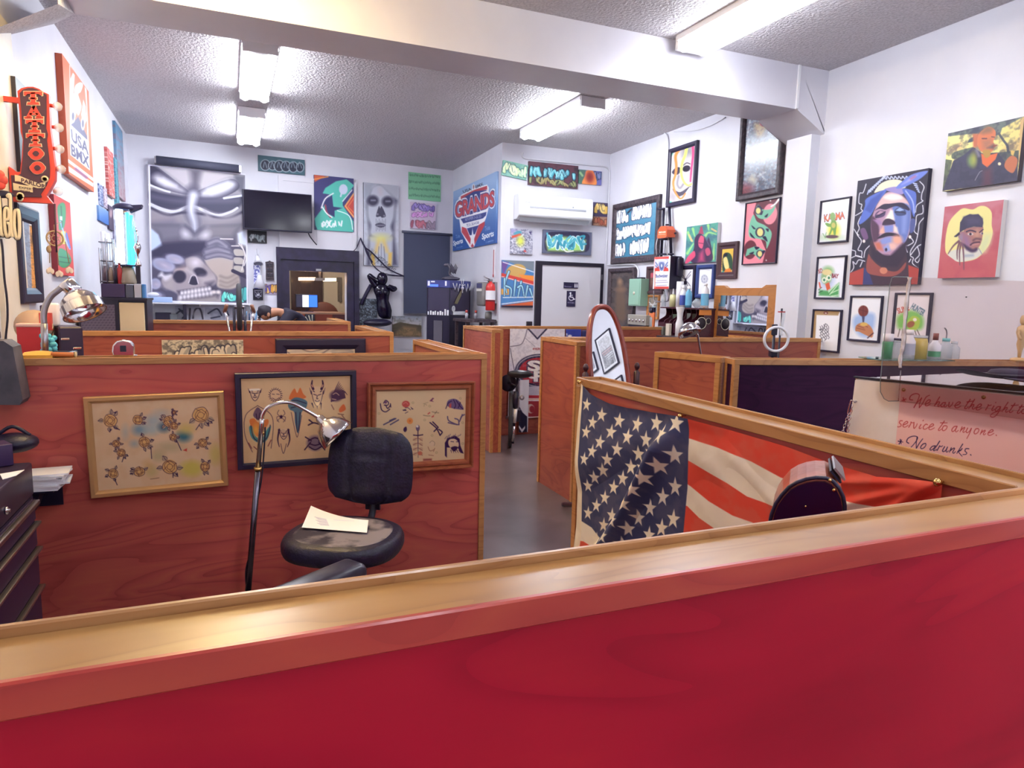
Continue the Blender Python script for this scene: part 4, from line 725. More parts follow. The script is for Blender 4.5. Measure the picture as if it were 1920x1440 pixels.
# --- left wall
def a_bmx(c):
    c.org(100,90,5.144); O = 'd8623c'; W = 'eceaf0'; N = '3c3c60'
    c.poly([(155,160),(320,400),(352,1180),(165,1030)],W); c.poly([(160,175),(300,350),(320,560),(330,880),(165,640)],'d4664a'); c.poly([(170,740),(240,660),(325,850),(330,900),(260,830)],N)
    c.poly([(165,300),(190,240),(205,260),(195,430),(230,600),(200,700),(165,620)],W); c.poly([(205,390),(250,335),(285,350),(265,420),(240,450),(270,560),(240,650),(215,560)],W,sm=True); c.poly([(270,640),(290,500),(310,560),(320,700),(290,760)],W); c.ell(190,660,20,60,W); c.ell(190,660,12,42,N); c.ell(285,730,18,60,W); c.ell(285,730,11,42,N); c.poly([(165,740),(340,900),(345,1030),(350,1170),(168,1030)],W)
    for t,x0,y0,x1,y1,h in (('USA',178,890,338,1030,115),('BMX',178,1030,345,1155,110)): c.text(t,x0,y0,x1,y1,h,N,.035,up=(-.06,-1))
    c.poly([(135,1065),(385,1255),(385,1285),(140,1100)],W); c.poly([(132,1130),(385,1305),(385,1340),(132,1180)],W); c.line([(215,1165),(320,1250)],26,'7c4a70',soft=2)
picture('wall_banner','orange and white racing banner on the left wall','banner',WL,[(119.5,106),(167.5,174.5),(174.5,358),(125.6,323.6)],a_bmx,'d8623c',.05,edge='c05838',dens=1.3)
picture('canvas_painting','tall narrow blue painting in the far left corner under the ceiling','painting',WL,[(217,230),(231.2,249.5),(234,379.5),(221,361)],lambda c: c.grad('4c7c9c','a09098',225,230,228,375).mott('8c5860',4,.5,3),'7090a8',.03)
picture('canvas_painting','narrow red canvas on the left wall near the far corner','painting',WL,[(200,275.6),(211.5,287.5),(216,373),(205,364.5)],lambda c: c.mott('e0c8c0',7,.8,3,.5,.6).mott('a03438',5,.6,6),'b8544c',.03)
picture('canvas_painting','narrow teal canvas on the left wall beside the red canvas','painting',WL,[(215.5,296),(220.2,301),(224.7,392),(219.3,385)],lambda c: c.mott('3c5c78',5,.7,3),'5494a0',.03)
picture('wall_plaque','small oval-ended blue and white plaque on the left wall','plaque',WL,[(184.7,341.7),(192.5,350),(194.5,390),(187,381)],lambda c: c.mott('d8dce8',3,.7,4),'4c5c8c',.012)
picture('wall_plaque','small pale plaque beside the blue one on the left wall','plaque',WL,[(194,348),(200,355),(202.5,393),(197,388)],lambda c: c.mott('7c6478',4,.8,4),'c8c0d0',.012)
picture('canvas_painting','small blue seascape on the left wall above the wire rack','painting',WL,[(185.6,386.7),(203,395.6),(204,421),(185.8,413.5)],lambda c: c.grad('7898c0','3c6cb8',195,388,195,418),'5078b4',.02)
picture('canvas_painting','small dark figure picture on the left wall','painting',WL,[(203.5,383),(212,391),(213.2,433),(204.5,428)],lambda c: c.ell(208,400,2.5,8,'a08890'),'4c4058',.02)
picture('canvas_painting','small violet-grey picture on the left wall by the blue lamp','painting',WL,[(213.8,410),(222,418),(223.5,455),(214.8,449)],lambda c: c.mott('6c6484',4,.8,4),'9894b4',.02)
picture('canvas_painting','thin tan strip painting in the far left corner','painting',WL,[(231.5,379.5),(237.2,388),(237.6,403),(231.8,397)],lambda c: c.mott('6c4c3c',6,.8,4),'c09868',.02)
def a_croc(c):
    c.org(0,360,4.5); G = '3c8a54'; c.poly([(485,130),(520,90),(550,110),(555,200),(540,300),(500,320),(495,250)],G,sm=True); c.poly([(500,480),(560,500),(600,560),(590,610),(540,640),(490,600)],G,sm=True); c.poly([(515,330),(555,330),(550,380),(555,440),(515,440)],'e0c03c'); c.line([(510,250),(560,420),(590,480)],12,'94b4e4'); c.line([(515,120),(525,300)],7,'22402c'); c.line([(560,350),(590,470)],14,'4c6ad0'); c.poly([(505,205),(525,205),(525,240),(505,235)],'e8ece8'); c.lines([[(495,545),(590,560)],[(495,585),(590,600)]],6,'22402c')
picture('canvas_painting','red canvas of a green reptile figure behind the dream catcher','painting',WL,[(103,365.6),(131,381),(139,519),(106.7,513)],a_croc,'c84038',.04,edge='7a2438')
picture('framed_print','large black framed print with orange centre beside the cream pier','framed print',WL,[(40,386),(77,397),(80,560),(42,575)],lambda c: c.org(0,360,4.5).poly([(180,200),(240,200),(275,910),(220,920)],'8890a8').poly([(250,285),(300,300),(315,810),(270,810)],'d89448').mott('5a4a50',9,.4,3).ell(282,390,16,40,'4a4038',soft=3),'e0dee4',.05,.10,m_fblack,m=m_art)
picture('wall_board','tall grey board with dark edge behind the tattoo sign','board',WL,[(30,145),(52,168),(56,330),(38,318)],lambda c: c.grad('8494a0','5c7480',40,150,48,320),'74848e',.05,edge='3c3840')
# ------------------------------------------------------------------ nearest booth
m_lea = noisy(mat('black leather','1a1430',.42),'140e28','221a3a',nscale=40,bump=.15,bscale=90)
m_worn = noisy(mat('worn leather','5c5460',.6),'2a2238','857a80',nscale=9,detail=9,lo=.42,hi=.56)
m_chrome = mat('chrome','d8d4d8',.13,1); m_steel = mat('brushed steel','a8a4aa',.35,1); m_brass = mat('brass','d8b070',.25,1)
m_plast = mat('black plastic','1c1630',.4); m_paper = mat('white paper','eceaf0',.8); m_cord = mat('black cord','18122a',.6)  # blacks tinted violet in place of purple shadows
W1 = Wall((-1.22,3.4425),(1.29,3.4425)); W2 = Wall((-1.22,5.5325),(1.245,5.5325))
# ---- flash sheets
def rose(c,x,y,r,s,bud=0):
    rg = random.Random(s); K = '2c1c40'
    for k in range(5):
        a = rg.uniform(0,6.28); u,v = math.cos(a),math.sin(a); p = (x+u*r*.8,y+v*r*.8); t = (x+u*r*1.75,y+v*r*1.65)
        c.poly([p,((p[0]+t[0])/2-v*r*.3,(p[1]+t[1])/2+u*r*.3),t,((p[0]+t[0])/2+v*r*.3,(p[1]+t[1])/2-u*r*.3)],'a89078',sm=True); c.line([p,t],7,K,w1=3); c.line([t,((p[0]+t[0])/2-v*r*.32,(p[1]+t[1])/2+u*r*.32),p],4.5,K)
        if k % 2: c.poly([t,((p[0]+t[0])/2+v*r*.3,(p[1]+t[1])/2-u*r*.3),((p[0]+t[0])/2,(p[1]+t[1])/2)],K)
    c.ell(x,y,r,r*.95,'d2a468')
    for k in range(3):
        rr = r*(1-.3*k); n = 6; P = []
        for i in range(n+1): a = 6.28*i/n+s+k; P.append((x+rr*math.cos(a)*rg.uniform(.85,1.1),y+rr*.95*math.sin(a)*rg.uniform(.85,1.1)))
        c.line(P,5,'5a3434' if k else K)
    for k in range(4): a = s+k*1.6; c.line([(x+r*.9*math.cos(a),y+r*.9*math.sin(a)),(x+r*.45*math.cos(a+.5),y+r*.45*math.sin(a+.5))],5,'5a3434')
def a_roses(c):
    c.org(150,725,6.545); c.mott('c8a47e',5,.5,2).mott('d8bc98',9,.5,5)
    for x,y,rx,ry,k,a in ((730,530,80,60,'5888a4',.7),(900,420,110,60,'88a8b8',.6),(880,530,90,60,'8cb0bc',.6),(1000,330,90,40,'9cb0b8',.5),(1030,500,60,50,'2c5a74',.9),(1270,610,80,60,'2a6476',.9),(560,560,30,60,'88a8b4',.5),(670,700,40,30,'7098b0',.6),(1300,520,90,60,'c8b060',.7),(1370,1000,130,90,'c4b44c',.8),(1660,830,70,110,'c4b060',.75),(1100,740,150,60,'a89c78',.6),(960,850,80,60,'9c9a70',.5),(880,1030,70,70,'a8a058',.4),(830,960,50,60,'c89858',.4)): c.ell(x,y,rx,ry,k,soft=6,a=a)
    for i,(x,y,r) in enumerate(((375,420,85),(710,410,62),(1090,430,70),(1480,350,100),(1150,480,50),(450,700,50),(510,810,55),(790,680,70),(1500,690,60),(410,1060,62),(730,1040,66),(1100,980,92),(1530,980,62),(1150,320,30),(1140,620,46))): rose(c,x,y,r,i+1)
    c.lines([[(420,500),(490,530)],[(1180,650),(1240,780)],[(870,740),(880,880)],[(540,860),(520,920)],[(1460,470),(1420,530)],[(430,1130),(460,1200)],[(1140,1060),(1140,1110)],[(1130,300),(1130,400)]],9,'2c1c40'); c.poly([(1260,780),(1310,755),(1310,795)],'b84438'); c.line([(865,1130),(970,1115)],5,'5c4030'); c.line([(110,260),(60,250)],4,'8a6a50')
picture('flash_frame','gilt framed flash sheet of roses, the only one in a gilt frame','framed print',W1,[(156.9,744.9),(422,734.2),(425.8,910.6),(167.6,936.6)],a_roses,'d4b08a',.035,.03,m_gold,tilt=True,dens=1.2)
def a_masks(c):
    c.org(435,690,7.2); c.mott('cba478',6,.5,3); K = '38203c'; c.line([(130,150),(1600,110)],30,'e0b884')
    def face(x,y,w,h,horns=0):
        c.poly([(x-w,y-h*.6),(x-w*.7,y-h),(x+w*.7,y-h),(x+w,y-h*.6),(x+w*.6,y+h*.5),(x,y+h),(x-w*.6,y+h*.5)],'d8b48c',sm=True); c.line([(x-w,y-h*.6),(x-w*.6,y+h*.5),(x,y+h),(x+w*.6,y+h*.5),(x+w,y-h*.6)],8,K); c.lines([[(x-w*.6,y-h*.25),(x-w*.15,y-h*.15)],[(x+w*.6,y-h*.25),(x+w*.15,y-h*.15)],[(x-w*.35,y+h*.4),(x,y+h*.5),(x+w*.35,y+h*.4)],[(x,y-h*.1),(x-w*.1,y+h*.2),(x+w*.1,y+h*.2)]],10,K)
        for s in (-1,1): c.line([(x+s*w,y-h*.3),(x+s*w*1.3,y-h*.9)],14,K,w1=3); c.line([(x+s*w*.5,y-h*.5),(x+s*w*.7,y-h*.6)],12,K)
        if horns:
            for s in (-1,1): c.line([(x+s*w*.7,y-h*.8),(x+s*w*.95,y-h*1.2),(x+s*w*.85,y-h*1.65)],34,K,w1=16); c.line([(x+s*w*.8,y-h*1.0),(x+s*w*.95,y-h*1.2)],12,'d8a080')
    face(315,360,70,85); c.line([(250,300),(370,295)],26,'e8d8c0')
    for i in range(20): a = i*.314; c.line([(590+70*math.cos(a),370+75*math.sin(a)),(590+95*math.cos(a+.1),370+100*math.sin(a+.1))],13,K,w1=4)
    c.ell(590,370,66,70,'d8b088'); c.line([(545,355),(575,360)],7,K); c.line([(605,355),(640,360)],7,K); c.line([(550,410),(595,430),(640,405)],8,K)
    face(1150,390,80,130,1); c.lines([[(1080,480),(1100,540)],[(1200,480),(1200,560)],[(1150,520),(1150,550)]],20,K,w1=4)
    for i in range(9): c.line([(1340+i*22,450-i*6),(1380+i*16,320),(1440+i*14,190+i*22)],24,'4a3048',w1=5)
    c.ell(1400,380,80,70,'4c344c',soft=3); c.lines([[(1360,360),(1400,340),(1440,370)],[(1350,420),(1400,430)]],9,'c8a488')
    c.poly([(770,420),(840,280),(880,340),(920,270),(960,350),(1000,400),(900,430)],'d4713c',sm=True); c.poly([(760,480),(860,400),(1010,450),(990,560),(940,600),(920,760),(890,880),(850,740),(840,600),(780,560)],'51707c',sm=True); c.lines([[(770,470),(860,440),(1000,480)],[(800,540),(900,520),(980,550)],[(860,600),(880,860)],[(920,600),(900,840)]],12,'2c2c44'); c.line([(800,600),(860,880),(890,910),(940,640)],6,K)
    c.line([(350,510),(190,640),(180,900),(280,1130)],7,K); c.line([(350,510),(520,620),(560,780),(530,1080)],7,K); c.poly([(290,640),(350,530),(420,620),(370,700)],'6a5060',sm=True); c.poly([(240,720),(300,680),(370,740),(480,690),(490,760),(380,900),(320,900)],'d2743c',sm=True); c.poly([(235,800),(280,790),(310,900),(400,960),(480,820),(530,790),(480,960),(380,1010),(270,940)],'4a8484',sm=True); c.lines([[(260,780),(300,940),(380,1000)],[(520,770),(480,930),(400,1000)],[(330,620),(345,700)],[(380,610),(365,700)]],11,K); c.lines([[(230,1010),(270,1080)],[(490,1050),(530,970)],[(300,1060),(360,1110)]],12,'7c3c3c'); c.ell(330,830,40,70,'e0a048',soft=4)
    c.ell(665,660,18,24,K)
    for s in (-1,1): c.lines([[(665,660),(665+s*50,620),(665+s*30,570)],[(665,660),(665+s*55,660),(665+s*50,720)],[(665,670),(665+s*40,700),(665+s*30,730)]],6,K)
    face(700,890,60,70); c.lines([[(640,830),(620,960),(640,1060)],[(760,830),(780,960),(750,1060)]],26,K,w1=8); c.line([(660,1020),(695,1150),(735,1020)],7,K); c.ell(690,850,28,26,'c8a484')
    c.ell(1120,1010,110,100,'7c6470',soft=3); c.lines([[(980,1100),(1060,1000)],[(1250,1100),(1170,1000)],[(990,930),(1070,980)],[(1250,910),(1170,980)],[(1030,980),(1120,940),(1210,980)],[(1040,1060),(1120,1100),(1200,1060)],[(1050,1020),(1120,1040),(1190,1020)]],16,K); c.lines([[(1030,770),(1100,740),(1180,760)],[(1040,700),(1090,740)]],18,K); c.poly([(1440,560),(1500,490),(1530,560),(1460,600)],'d4683c',sm=True); c.lines([[(1340,500),(1370,560)],[(1430,620),(1500,630)],[(1480,640),(1520,690)]],14,'8a5c4c')
picture('flash_frame','black framed flash sheet of masks and torches behind the chrome lamp','framed print',W1,[(440.6,700.4),(668.3,694.9),(670,865.5),(444.7,882.4)],a_masks,'d6b084',.04,.028,m_fblack,tilt=True,dens=1.2,prof=[(0,0),(0,.9),(.1,1),(.75,1),(.8,.7),(1,.55),(1,.12)])
def a_flash(c):
    c.org(690,710,8); c.mott('d2b28c',5,.5,2); K = '38204a'; R_ = 'c0504a'
    c.lines([[(190,380),(210,470),(270,500),(330,460)],[(240,370),(270,330),(310,360),(300,400),(250,400)],[(270,400),(300,450),(340,400)],[(340,380),(345,430)]],15,K); c.ell(270,360,20,20,'6a4468')
    c.ell(570,385,58,50,R_); c.line([(530,385),(570,360),(600,390)],7,'dc8a7c'); c.poly([(520,470),(570,460),(580,485),(530,485)],K); c.poly([(640,425),(685,460),(660,465)],K); c.lines([[(560,440),(600,440),(640,470)],[(560,520),(600,500)]],8,K)
    c.poly([(920,340),(970,290),(990,300),(960,330),(985,350),(945,345)],'7a3c5c'); c.lines([[(830,380),(900,360)],[(840,420),(850,385),(880,400)]],6,'a08468'); c.poly([(890,530),(925,500),(935,515),(900,540)],R_); c.poly([(950,570),(990,545),(985,575),(955,585)],R_); c.lines([[(830,550),(880,560),(930,560)],[(960,500),(1010,510),(1060,515)],[(1000,530),(1030,490)]],7,'6a5448')
    c.poly([(1180,400),(1200,330),(1290,305),(1370,350),(1430,460),(1330,460),(1240,440)],'6a5878',sm=True); c.lines([[(1165,450),(1200,370),(1250,340)],[(1280,320),(1310,400),(1290,450)],[(1320,330),(1380,420),(1420,460)],[(1350,440),(1380,360)]],13,K); c.poly([(1215,390),(1245,370),(1245,440),(1215,440)],R_)
    c.lines([[(1190,570),(1200,620),(1240,650),(1330,690)],[(1200,660),(1280,680),(1350,690)],[(1300,600),(1350,620),(1360,690)],[(1370,640),(1400,570),(1440,540)],[(1380,610),(1410,540)]],17,'5c4c6c'); c.lines([[(930,660),(990,710),(1030,750),(1080,850)],[(970,650),(1040,720)],[(990,790),(1050,730)],[(1060,760),(1110,800),(1085,840)]],18,K)
    c.lines([[(240,690),(340,640),(420,600)],[(330,630),(400,600)],[(340,690),(460,620)]],18,'4c4468'); c.ell(630,635,45,46,'e08a48'); c.ell(630,635,16,18,'d07038'); c.poly([(540,740),(575,720),(585,770),(560,800),(535,780)],K,sm=True)
    c.ell(748,740,30,44,'6a5470'); c.ell(740,715,18,18,'e0d0c8'); c.line([(685,845),(750,850),(820,840)],16,K); c.line([(750,780),(752,1180)],15,K,w1=4)
    for i in range(4): c.ell(705,910+i*72,32,26,'c8a080'); c.ell(795,905+i*72,30,26,'c8a080'); c.line([(680,920+i*72),(750,890+i*72),(815,930+i*72)],7,'8a4c4c')
    c.ell(780,1115,34,30,'c86c54'); c.ell(960,970,46,42,'d8b898'); c.line([(925,960),(960,930),(1000,960),(990,1000)],5,'8a6c58'); c.lines([[(900,1020),(930,1080),(990,1060)],[(910,1140),(980,1150)],[(1000,1040),(980,1090)]],8,'9a6050')
    c.poly([(1150,960),(1190,890),(1300,850),(1370,900),(1380,1000),(1430,1120),(1390,1110),(1340,1030),(1180,1030),(1180,1180),(1150,1150)],K,sm=False); c.poly([(1210,920),(1290,900),(1350,950),(1350,1020),(1280,1060),(1210,1000)],'d8b894',sm=True); c.lines([[(1240,940),(1280,945)],[(1320,945),(1345,945)]],10,K); c.poly([(1240,1030),(1300,1010),(1345,1030),(1300,1085),(1260,1070)],'3c2448',sm=True)
    for i in range(9): c.line([(1150+i*28,900-i*6+(i % 2)*10),(1180+i*26,860-(i % 3)*14)],8,'6c5468')
    for i in range(5): c.line([(1240+i*30,1070),(1250+i*34,1110)],12,K,w1=3)
    c.poly([(825,1195),(960,1190),(958,1225),(825,1232)],'b06858'); c.line([(845,1212),(940,1208)],9,'7c4448')
    for x,y in ((675,365),(170,525),(925,415),(1380,300),(850,620),(960,850),(1415,660),(1415,970),(1025,1105)): c.ell(x,y,18,17,'a8906c'); c.ell(x,y,13,12,'d2b28c')
picture('flash_frame','red oak framed flash sheet of small designs right of the office chair','framed print',W1,[(689,719.5),(892,715.5),(887,876.5),(692.5,889)],a_flash,'d8b890',.045,.045,m_ored,tilt=True,dens=1.2,prof=[(0,0),(0,1),(.15,1),(.35,.65),(.5,.85),(.75,.85),(1,.45),(1,.12)])
def a_wildblk(c):
    c.org(290,620,4.683); c.mott('5c5450',22,.8,2,.4,.6); rg = random.Random(3)
    for i in range(110): x,y = rg.uniform(80,780),rg.uniform(95,420); c.line([(x,y),(x+rg.uniform(-20,20),y+rg.uniform(-12,12)),(x+rg.uniform(-30,30),y+rg.uniform(-20,20))],4,'3a3640')
    c.graf([(190,130),(700,115),(740,400),(120,400)],11,['d8ccb4','c8bca8','9a9288'],'2a2838',5,.16,ow=.07)
picture('hanging_drawing','black and white lettering drawing pinned on the second divider','drawing',W2,[(304.5,637.5),(457,637),(457,712),(304.5,713)],a_wildblk,'c4b8a0',.004)
def a_pencil(c):
    c.org(290,620,4.683); c.poly([(1150,210),(1270,150),(1400,190),(1540,150),(1560,200)],'b4a89c',soft=5,sm=True); c.lines([[(1260,145),(1360,185),(1500,160)],[(1460,210),(1560,150),(1640,140)],[(1170,190),(1220,230)],[(1560,200),(1740,190)]],7,'5c5460',soft=1.2); c.poly([(1590,140),(1720,120),(1740,190),(1560,180)],'8c8480',soft=5)
picture('framed_drawing','wide black framed pencil drawing on the second divider','framed drawing',W2,[(517.5,635),(686,635),(686,750),(517.5,750)],a_pencil,'dccdb0',.035,.085,m_fblack)
# ---- office chair
Ps = onz(645,1003,.5); Pb = onY(694,873,3.06); v = Pb-Ps; crz = math.atan2(v.y,v.x)-PI/2
t = thing('office_chair','black leather office chair with a worn cracked seat facing the room','chair',(Ps.x,Ps.y,0),crz)
def pad(a,b,h,n=2.6,top=True):
    """superellipse cushion, half sizes a x b, height h"""
    q = MB(); N = 40
    def pr(k,r): th = 2*PI*k/N; cx,sy = math.cos(th),math.sin(th); return (a*r*math.copysign(abs(cx)**(2/n),cx),b*r*math.copysign(abs(sy)**(2/n),sy))
    P = [(0,.0),(.8,0),(.97,.12),(1,.35),(1,.65),(.96,.9),(.9,1),(.6,1.03),(0,1.04)]
    vs_ = []; fs = []
    for r,z in P: vs_ += [(*pr(k,max(r,.001)),z*h) for k in range(N)]
    for i in range(len(P)-1): fs += [(i*N+k,i*N+(k+1) % N,(i+1)*N+(k+1) % N,(i+1)*N+k) for k in range(N)]
    return q.add(vs_,fs,True)
pad(.245,.225,.085,2.5).build('seat',m_lea,t).location.z = .43
q = pad(.205,.185,.02,2.5); q.build('seat_cover',m_worn,t).location.z = .499
def backfn(u,w):
    x = (u-.5)*2; z = (w-.5)*2; s = (max(0,1-abs(x)**2.8))**(1/2.8)
    hw = .205*(1 if z < 0 else 1-.12*z*z); X = x*hw*(max(0,1-abs(z)**5)**.35*.55+.45); Z = z*.178*(.9+.1*s)
    return X,Z
q = MB(); NU,NV = 26,22
for sd in (-1,1):
    def bf(u,w,sd=sd):
        X,Z = backfn(u,w); e = max(abs(u-.5),abs(w-.5))*2; y = (1-e**4)*.035
        if sd < 0:
            y += .012*math.exp(-((u-.5)/.13)**2)*(1 if w < .62 else .25); g = min(abs(u-.27),abs(u-.73)); y -= .009*math.exp(-(g/.018)**2)*(w < .9); y -= .008*math.exp(-((w-.62)/.02)**2)*(abs(u-.5) < .23)
        return (X,sd*y,Z)
    q.grid(bf if sd < 0 else (lambda u,w: bf(1-u,w)),NU,NV)
b = q.build('backrest',m_lea,t); dv = Vector((v.x,v.y)).length; b.location = (0,dv,Pb.z+.0); b.rotation_euler = (math.radians(-7),0,0)
q = MB(); q.tube(smooth_path([(0,.1,.42),(0,dv*.75,.43),(0,dv+.035,.5),(0,dv+.045,Pb.z)],6),.017,8); q.box(-.035,.035,dv+.03,dv+.045,.5,Pb.z-.02); q.build('back_post',m_plast,t)
q = MB(); q.lathe([(.028,.12),(.028,.28),(.02,.28),(.02,.44)],14); q.box(-.1,.1,-.1,.1,.415,.432); q.build('gas_column',m_plast,t)
for k in range(5):
    a = 2*PI*k/5+.3; d = Vector((math.cos(a),math.sin(a),0)); q = MB(); q.tube([(d.x*.02,d.y*.02,.11),(d.x*.29,d.y*.29,.075)],[.026,.016],8); g = q.build('leg',m_plast,t)
    q = MB(); q.lathe([(.001,-.02),(.027,-.02),(.027,.02),(.001,.02)],14,(d.x*.29,d.y*.29,.027),'x'); q.build('caster',m_plast,g)
# sheet on the seat
C4 = [onz(583,947,.545),onz(690.8,974,.545),onz(688,996,.535),onz(565.8,986.2,.535)]
ce = sum(C4,Vector())/4
A = Art(C4[0],C4[1]-C4[0],C4[3]-C4[0],'f0eef4'); A.org(420,620,2.8808)
for i in range(9): A.line([(488+i*2+(i % 3)*6,1000+i*6.5),(548+i*1.5,1012+i*6)],2.2,'8a86a0',a=.8)
A.line([(590,1015),(700,1022)],2,'b8bcd8')
def bend(u,v_,V):
    u = u[:,None]; v_ = v_[:,None]; c0,c1,c2,c3 = (np.array(p-ce) for p in C4); P = (c0*(1-u)+c1*u)*(1-v_)+(c3*(1-u)+c2*u)*v_; P[:,2] = -.0115+.014*(1-v_[:,0])*(u[:,0]-.5)**2*4; return P
o = A.mesh('paper_sheet',1,1,fn=bend,m=m_artm); o.location = ce; tag(o,'white printed sheet lying on the office chair seat','paper')
# ---- gooseneck floor lamp
YL = 3.17; lp = lambda x,y: onY(x,y,YL)
p0,p1 = lp(490.5,795),lp(466,1100); d = (p1-p0); foot = p0+d*((p0.z-.03)/(-d.z)); t = thing('floor_lamp','chrome gooseneck floor lamp in front of the flash frames','lamp',(foot.x,YL,0))
L = lambda P: [p-Vector((foot.x,YL,0)) for p in P]
q = MB(); q.lathe([(.14,0),(.14,.018),(.12,.03),(.02,.04),(.016,.06)],26); q.build('base',m_plast,t)
mid = p0+d*.27
q = MB(); q.tube(L([foot,mid]),.0135,10); q.build('pole',mat('dark chrome','6a6470',.25,1),t); q = MB(); q.tube(L([mid,p0,lp(491,785)]),.011,10); g = q.build('pole',m_chrome,t)
q = MB(); a_ = L([mid])[0]; q.lathe([(.018,-.006),(.018,.006)],12,a_); a_ = L([lp(489,812)])[0]; q.ball((a_.x+.012,a_.y,a_.z),.009,8); q.build('collar',m_brass,g)
q = MB(); q.tube(smooth_path(L([lp(491,787),lp(493,776),lp(503,763),lp(525,755),lp(548,756),lp(572,768),lp(592,780),lp(602,787)]),5),.0085,9); q.build('gooseneck',m_chrome,t)
s0,s1 = lp(598,784),lp(640,818); ax = (s1-s0).normalized(); ax = (ax+Vector((0,-.25,-.1))).normalized()
q = MB(); q.lathe([(.012,-.03),(.02,-.02),(.022,.0),(.03,.008),(.05,.02),(.068,.045),(.078,.08),(.083,.1),(.086,.1),(.081,.08),(.07,.045),(.05,.025),(.028,.012)],28,cap=False)
o = q.build('lamp_shade',m_chrome,t); o.location = L([s0+(s1-s0)*.15])[0]; o.rotation_euler = ax.to_track_quat('Z','Y').to_euler()
q = MB(); q.ball((0,0,.05),.028,12,(1,1,1.25)); g = q.build('bulb',mat('frosted bulb','f0ece4',.3),o)
q = MB(); q.tube(smooth_path(L([lp(497,800)+Vector((0,-.015,0)),lp(496,830),lp(490,900),lp(478,960),lp(470,1030),lp(461,1070),lp(463,1110)]),6),.0035,6); q.build('cord',m_cord,t)
# ---- padded arm rest stand
A0,B0,C0 = onz(657,1042.5,.62),onz(688,1054.5,.62),onz(513,1100,.62); w = (B0-A0); ln = (C0-A0); D0 = A0+ln*1.4+w; ctr = (A0+D0)/2
lx = ln.normalized(); t = thing('arm_rest','black padded arm rest on a stand below the office chair','arm rest',(ctr.x,ctr.y,0),math.atan2(lx.y,lx.x))
Lh,Wh = ln.length*.7,max(.055,abs(w.dot(Vector((-lx.y,lx.x,0))))/2)
q = MB(); q.box(-Lh,Lh,-Wh,Wh,.555,.622,.028,4); q.build('pad',noisy(mat('black vinyl','2a2638',.28),'241f34','343044',nscale=30),t)
q = MB(); q.lathe([(.02,.02),(.02,.555)],12); q.build('post',m_steel,t); q = MB(); q.lathe([(.2,0),(.2,.015),(.03,.03),(.02,.03)],24); q.build('base',m_plast,t)
q = MB(); q.tube([(-Lh,0,.585),(-Lh-.02,0,.585)],.006,8); q.tube([(-Lh,.02,.585),(-Lh-.015,.02,.585)],.004,8); q.build('bolt',m_chrome,t)
# ---- tool chest
P = onY(60,866,3.12); xc,zc = P.x,P.z; m_chest = mat('black chest enamel','251836',.4)
t = thing('tool_chest','black rolling tool chest with steel drawer pulls at the left edge','tool chest',(xc-.22,2.72,0)); zl = zc-.135
q = MB(); q.box(-.22,.215,-.4,.4,.09,zl); q.build('body',m_chest,t)
q = MB(); q.box(-.22,.22,-.4,.4,zl+.004,zc,.008); g = q.build('lid',m_chest,t)
q = MB(); q.lathe([(.013,0),(.013,.008),(.006,.01),(.006,.015)],14,(.22,.03,zl+.05),'x'); q.build('lock',m_chrome,g)
zs = [onX(58,y,xc).z for y in (907,947.5,988,1041,1122)]; zs = [min(z,zl-.02) for z in zs]
for i,z in enumerate(zs):
    z1 = z-.004; z0 = (zs[i+1]+.012) if i < 4 else .11
    z_top = z+.006
    q = MB(); q.box(.215,.224,-.385,.385,z0,z_top,.002,1); dr = q.build('drawer',mat('drawer enamel','30203e',.42),t)
    q = MB(); q.box(.224,.242,-.385,.385,z-.006,z+.006,.003,2); q.box(.222,.228,-.385,.385,z-.014,z+.006); q.build('drawer_pull',m_steel,dr)
for x in (-.17,.17):
    for y in (-.33,.33): q = MB(); q.lathe([(.001,-.015),(.042,-.015),(.042,.015),(.001,.015)],16,(x,y,.042),'x'); q.box(x-.025,x+.025,y-.025,y+.025,.07,.092); q.build('caster',m_plast,t)
def sheet(name,label,cs,z,th=.002):
    q = MB(); n = len(cs); c_ = sum(cs,Vector())/n; q.add([(p.x-c_.x,p.y-c_.y,0) for p in cs]+[(p.x-c_.x,p.y-c_.y,th) for p in cs],[list(range(n))[::-1],list(range(n,2*n))]+[(i,(i+1) % n,n+(i+1) % n,n+i) for i in range(n)])
    o = q.build(name,m_paper); o.location = (c_.x,c_.y,z); return tag(o,label,'paper')
sheet('paper_sheet','white sheet lying on the tool chest lid',[onz(0,890,zc),onz(46,882,zc),onz(30,893,zc),onz(5,900,zc)],zc+.001)
q = MB(); q.mx = Matrix.Rotation(.5,4,'Z'); q.box(-.07,.07,-.05,.05,0,.085,.004); o = q.build('carton',mat('violet carton','3a2450',.5)); p = onz(3,868,zc); o.location = (p.x-.03,p.y-.05,zc+.001); tag(o,'small dark violet carton on the tool chest','box')
q = MB(); q.ball((0,0,.0415),.075,18,(1.2,1,.55)); q.tube(smooth_path([(-.06,0,.07),(0,0,.11),(.06,0,.07)],5),.008,6); o = q.build('pouch',m_lea); p = onz(20,862,zc); o.location = (p.x-.02,p.y+.13,zc+.001); tag(o,'black leather pouch on the far end of the tool chest','bag')
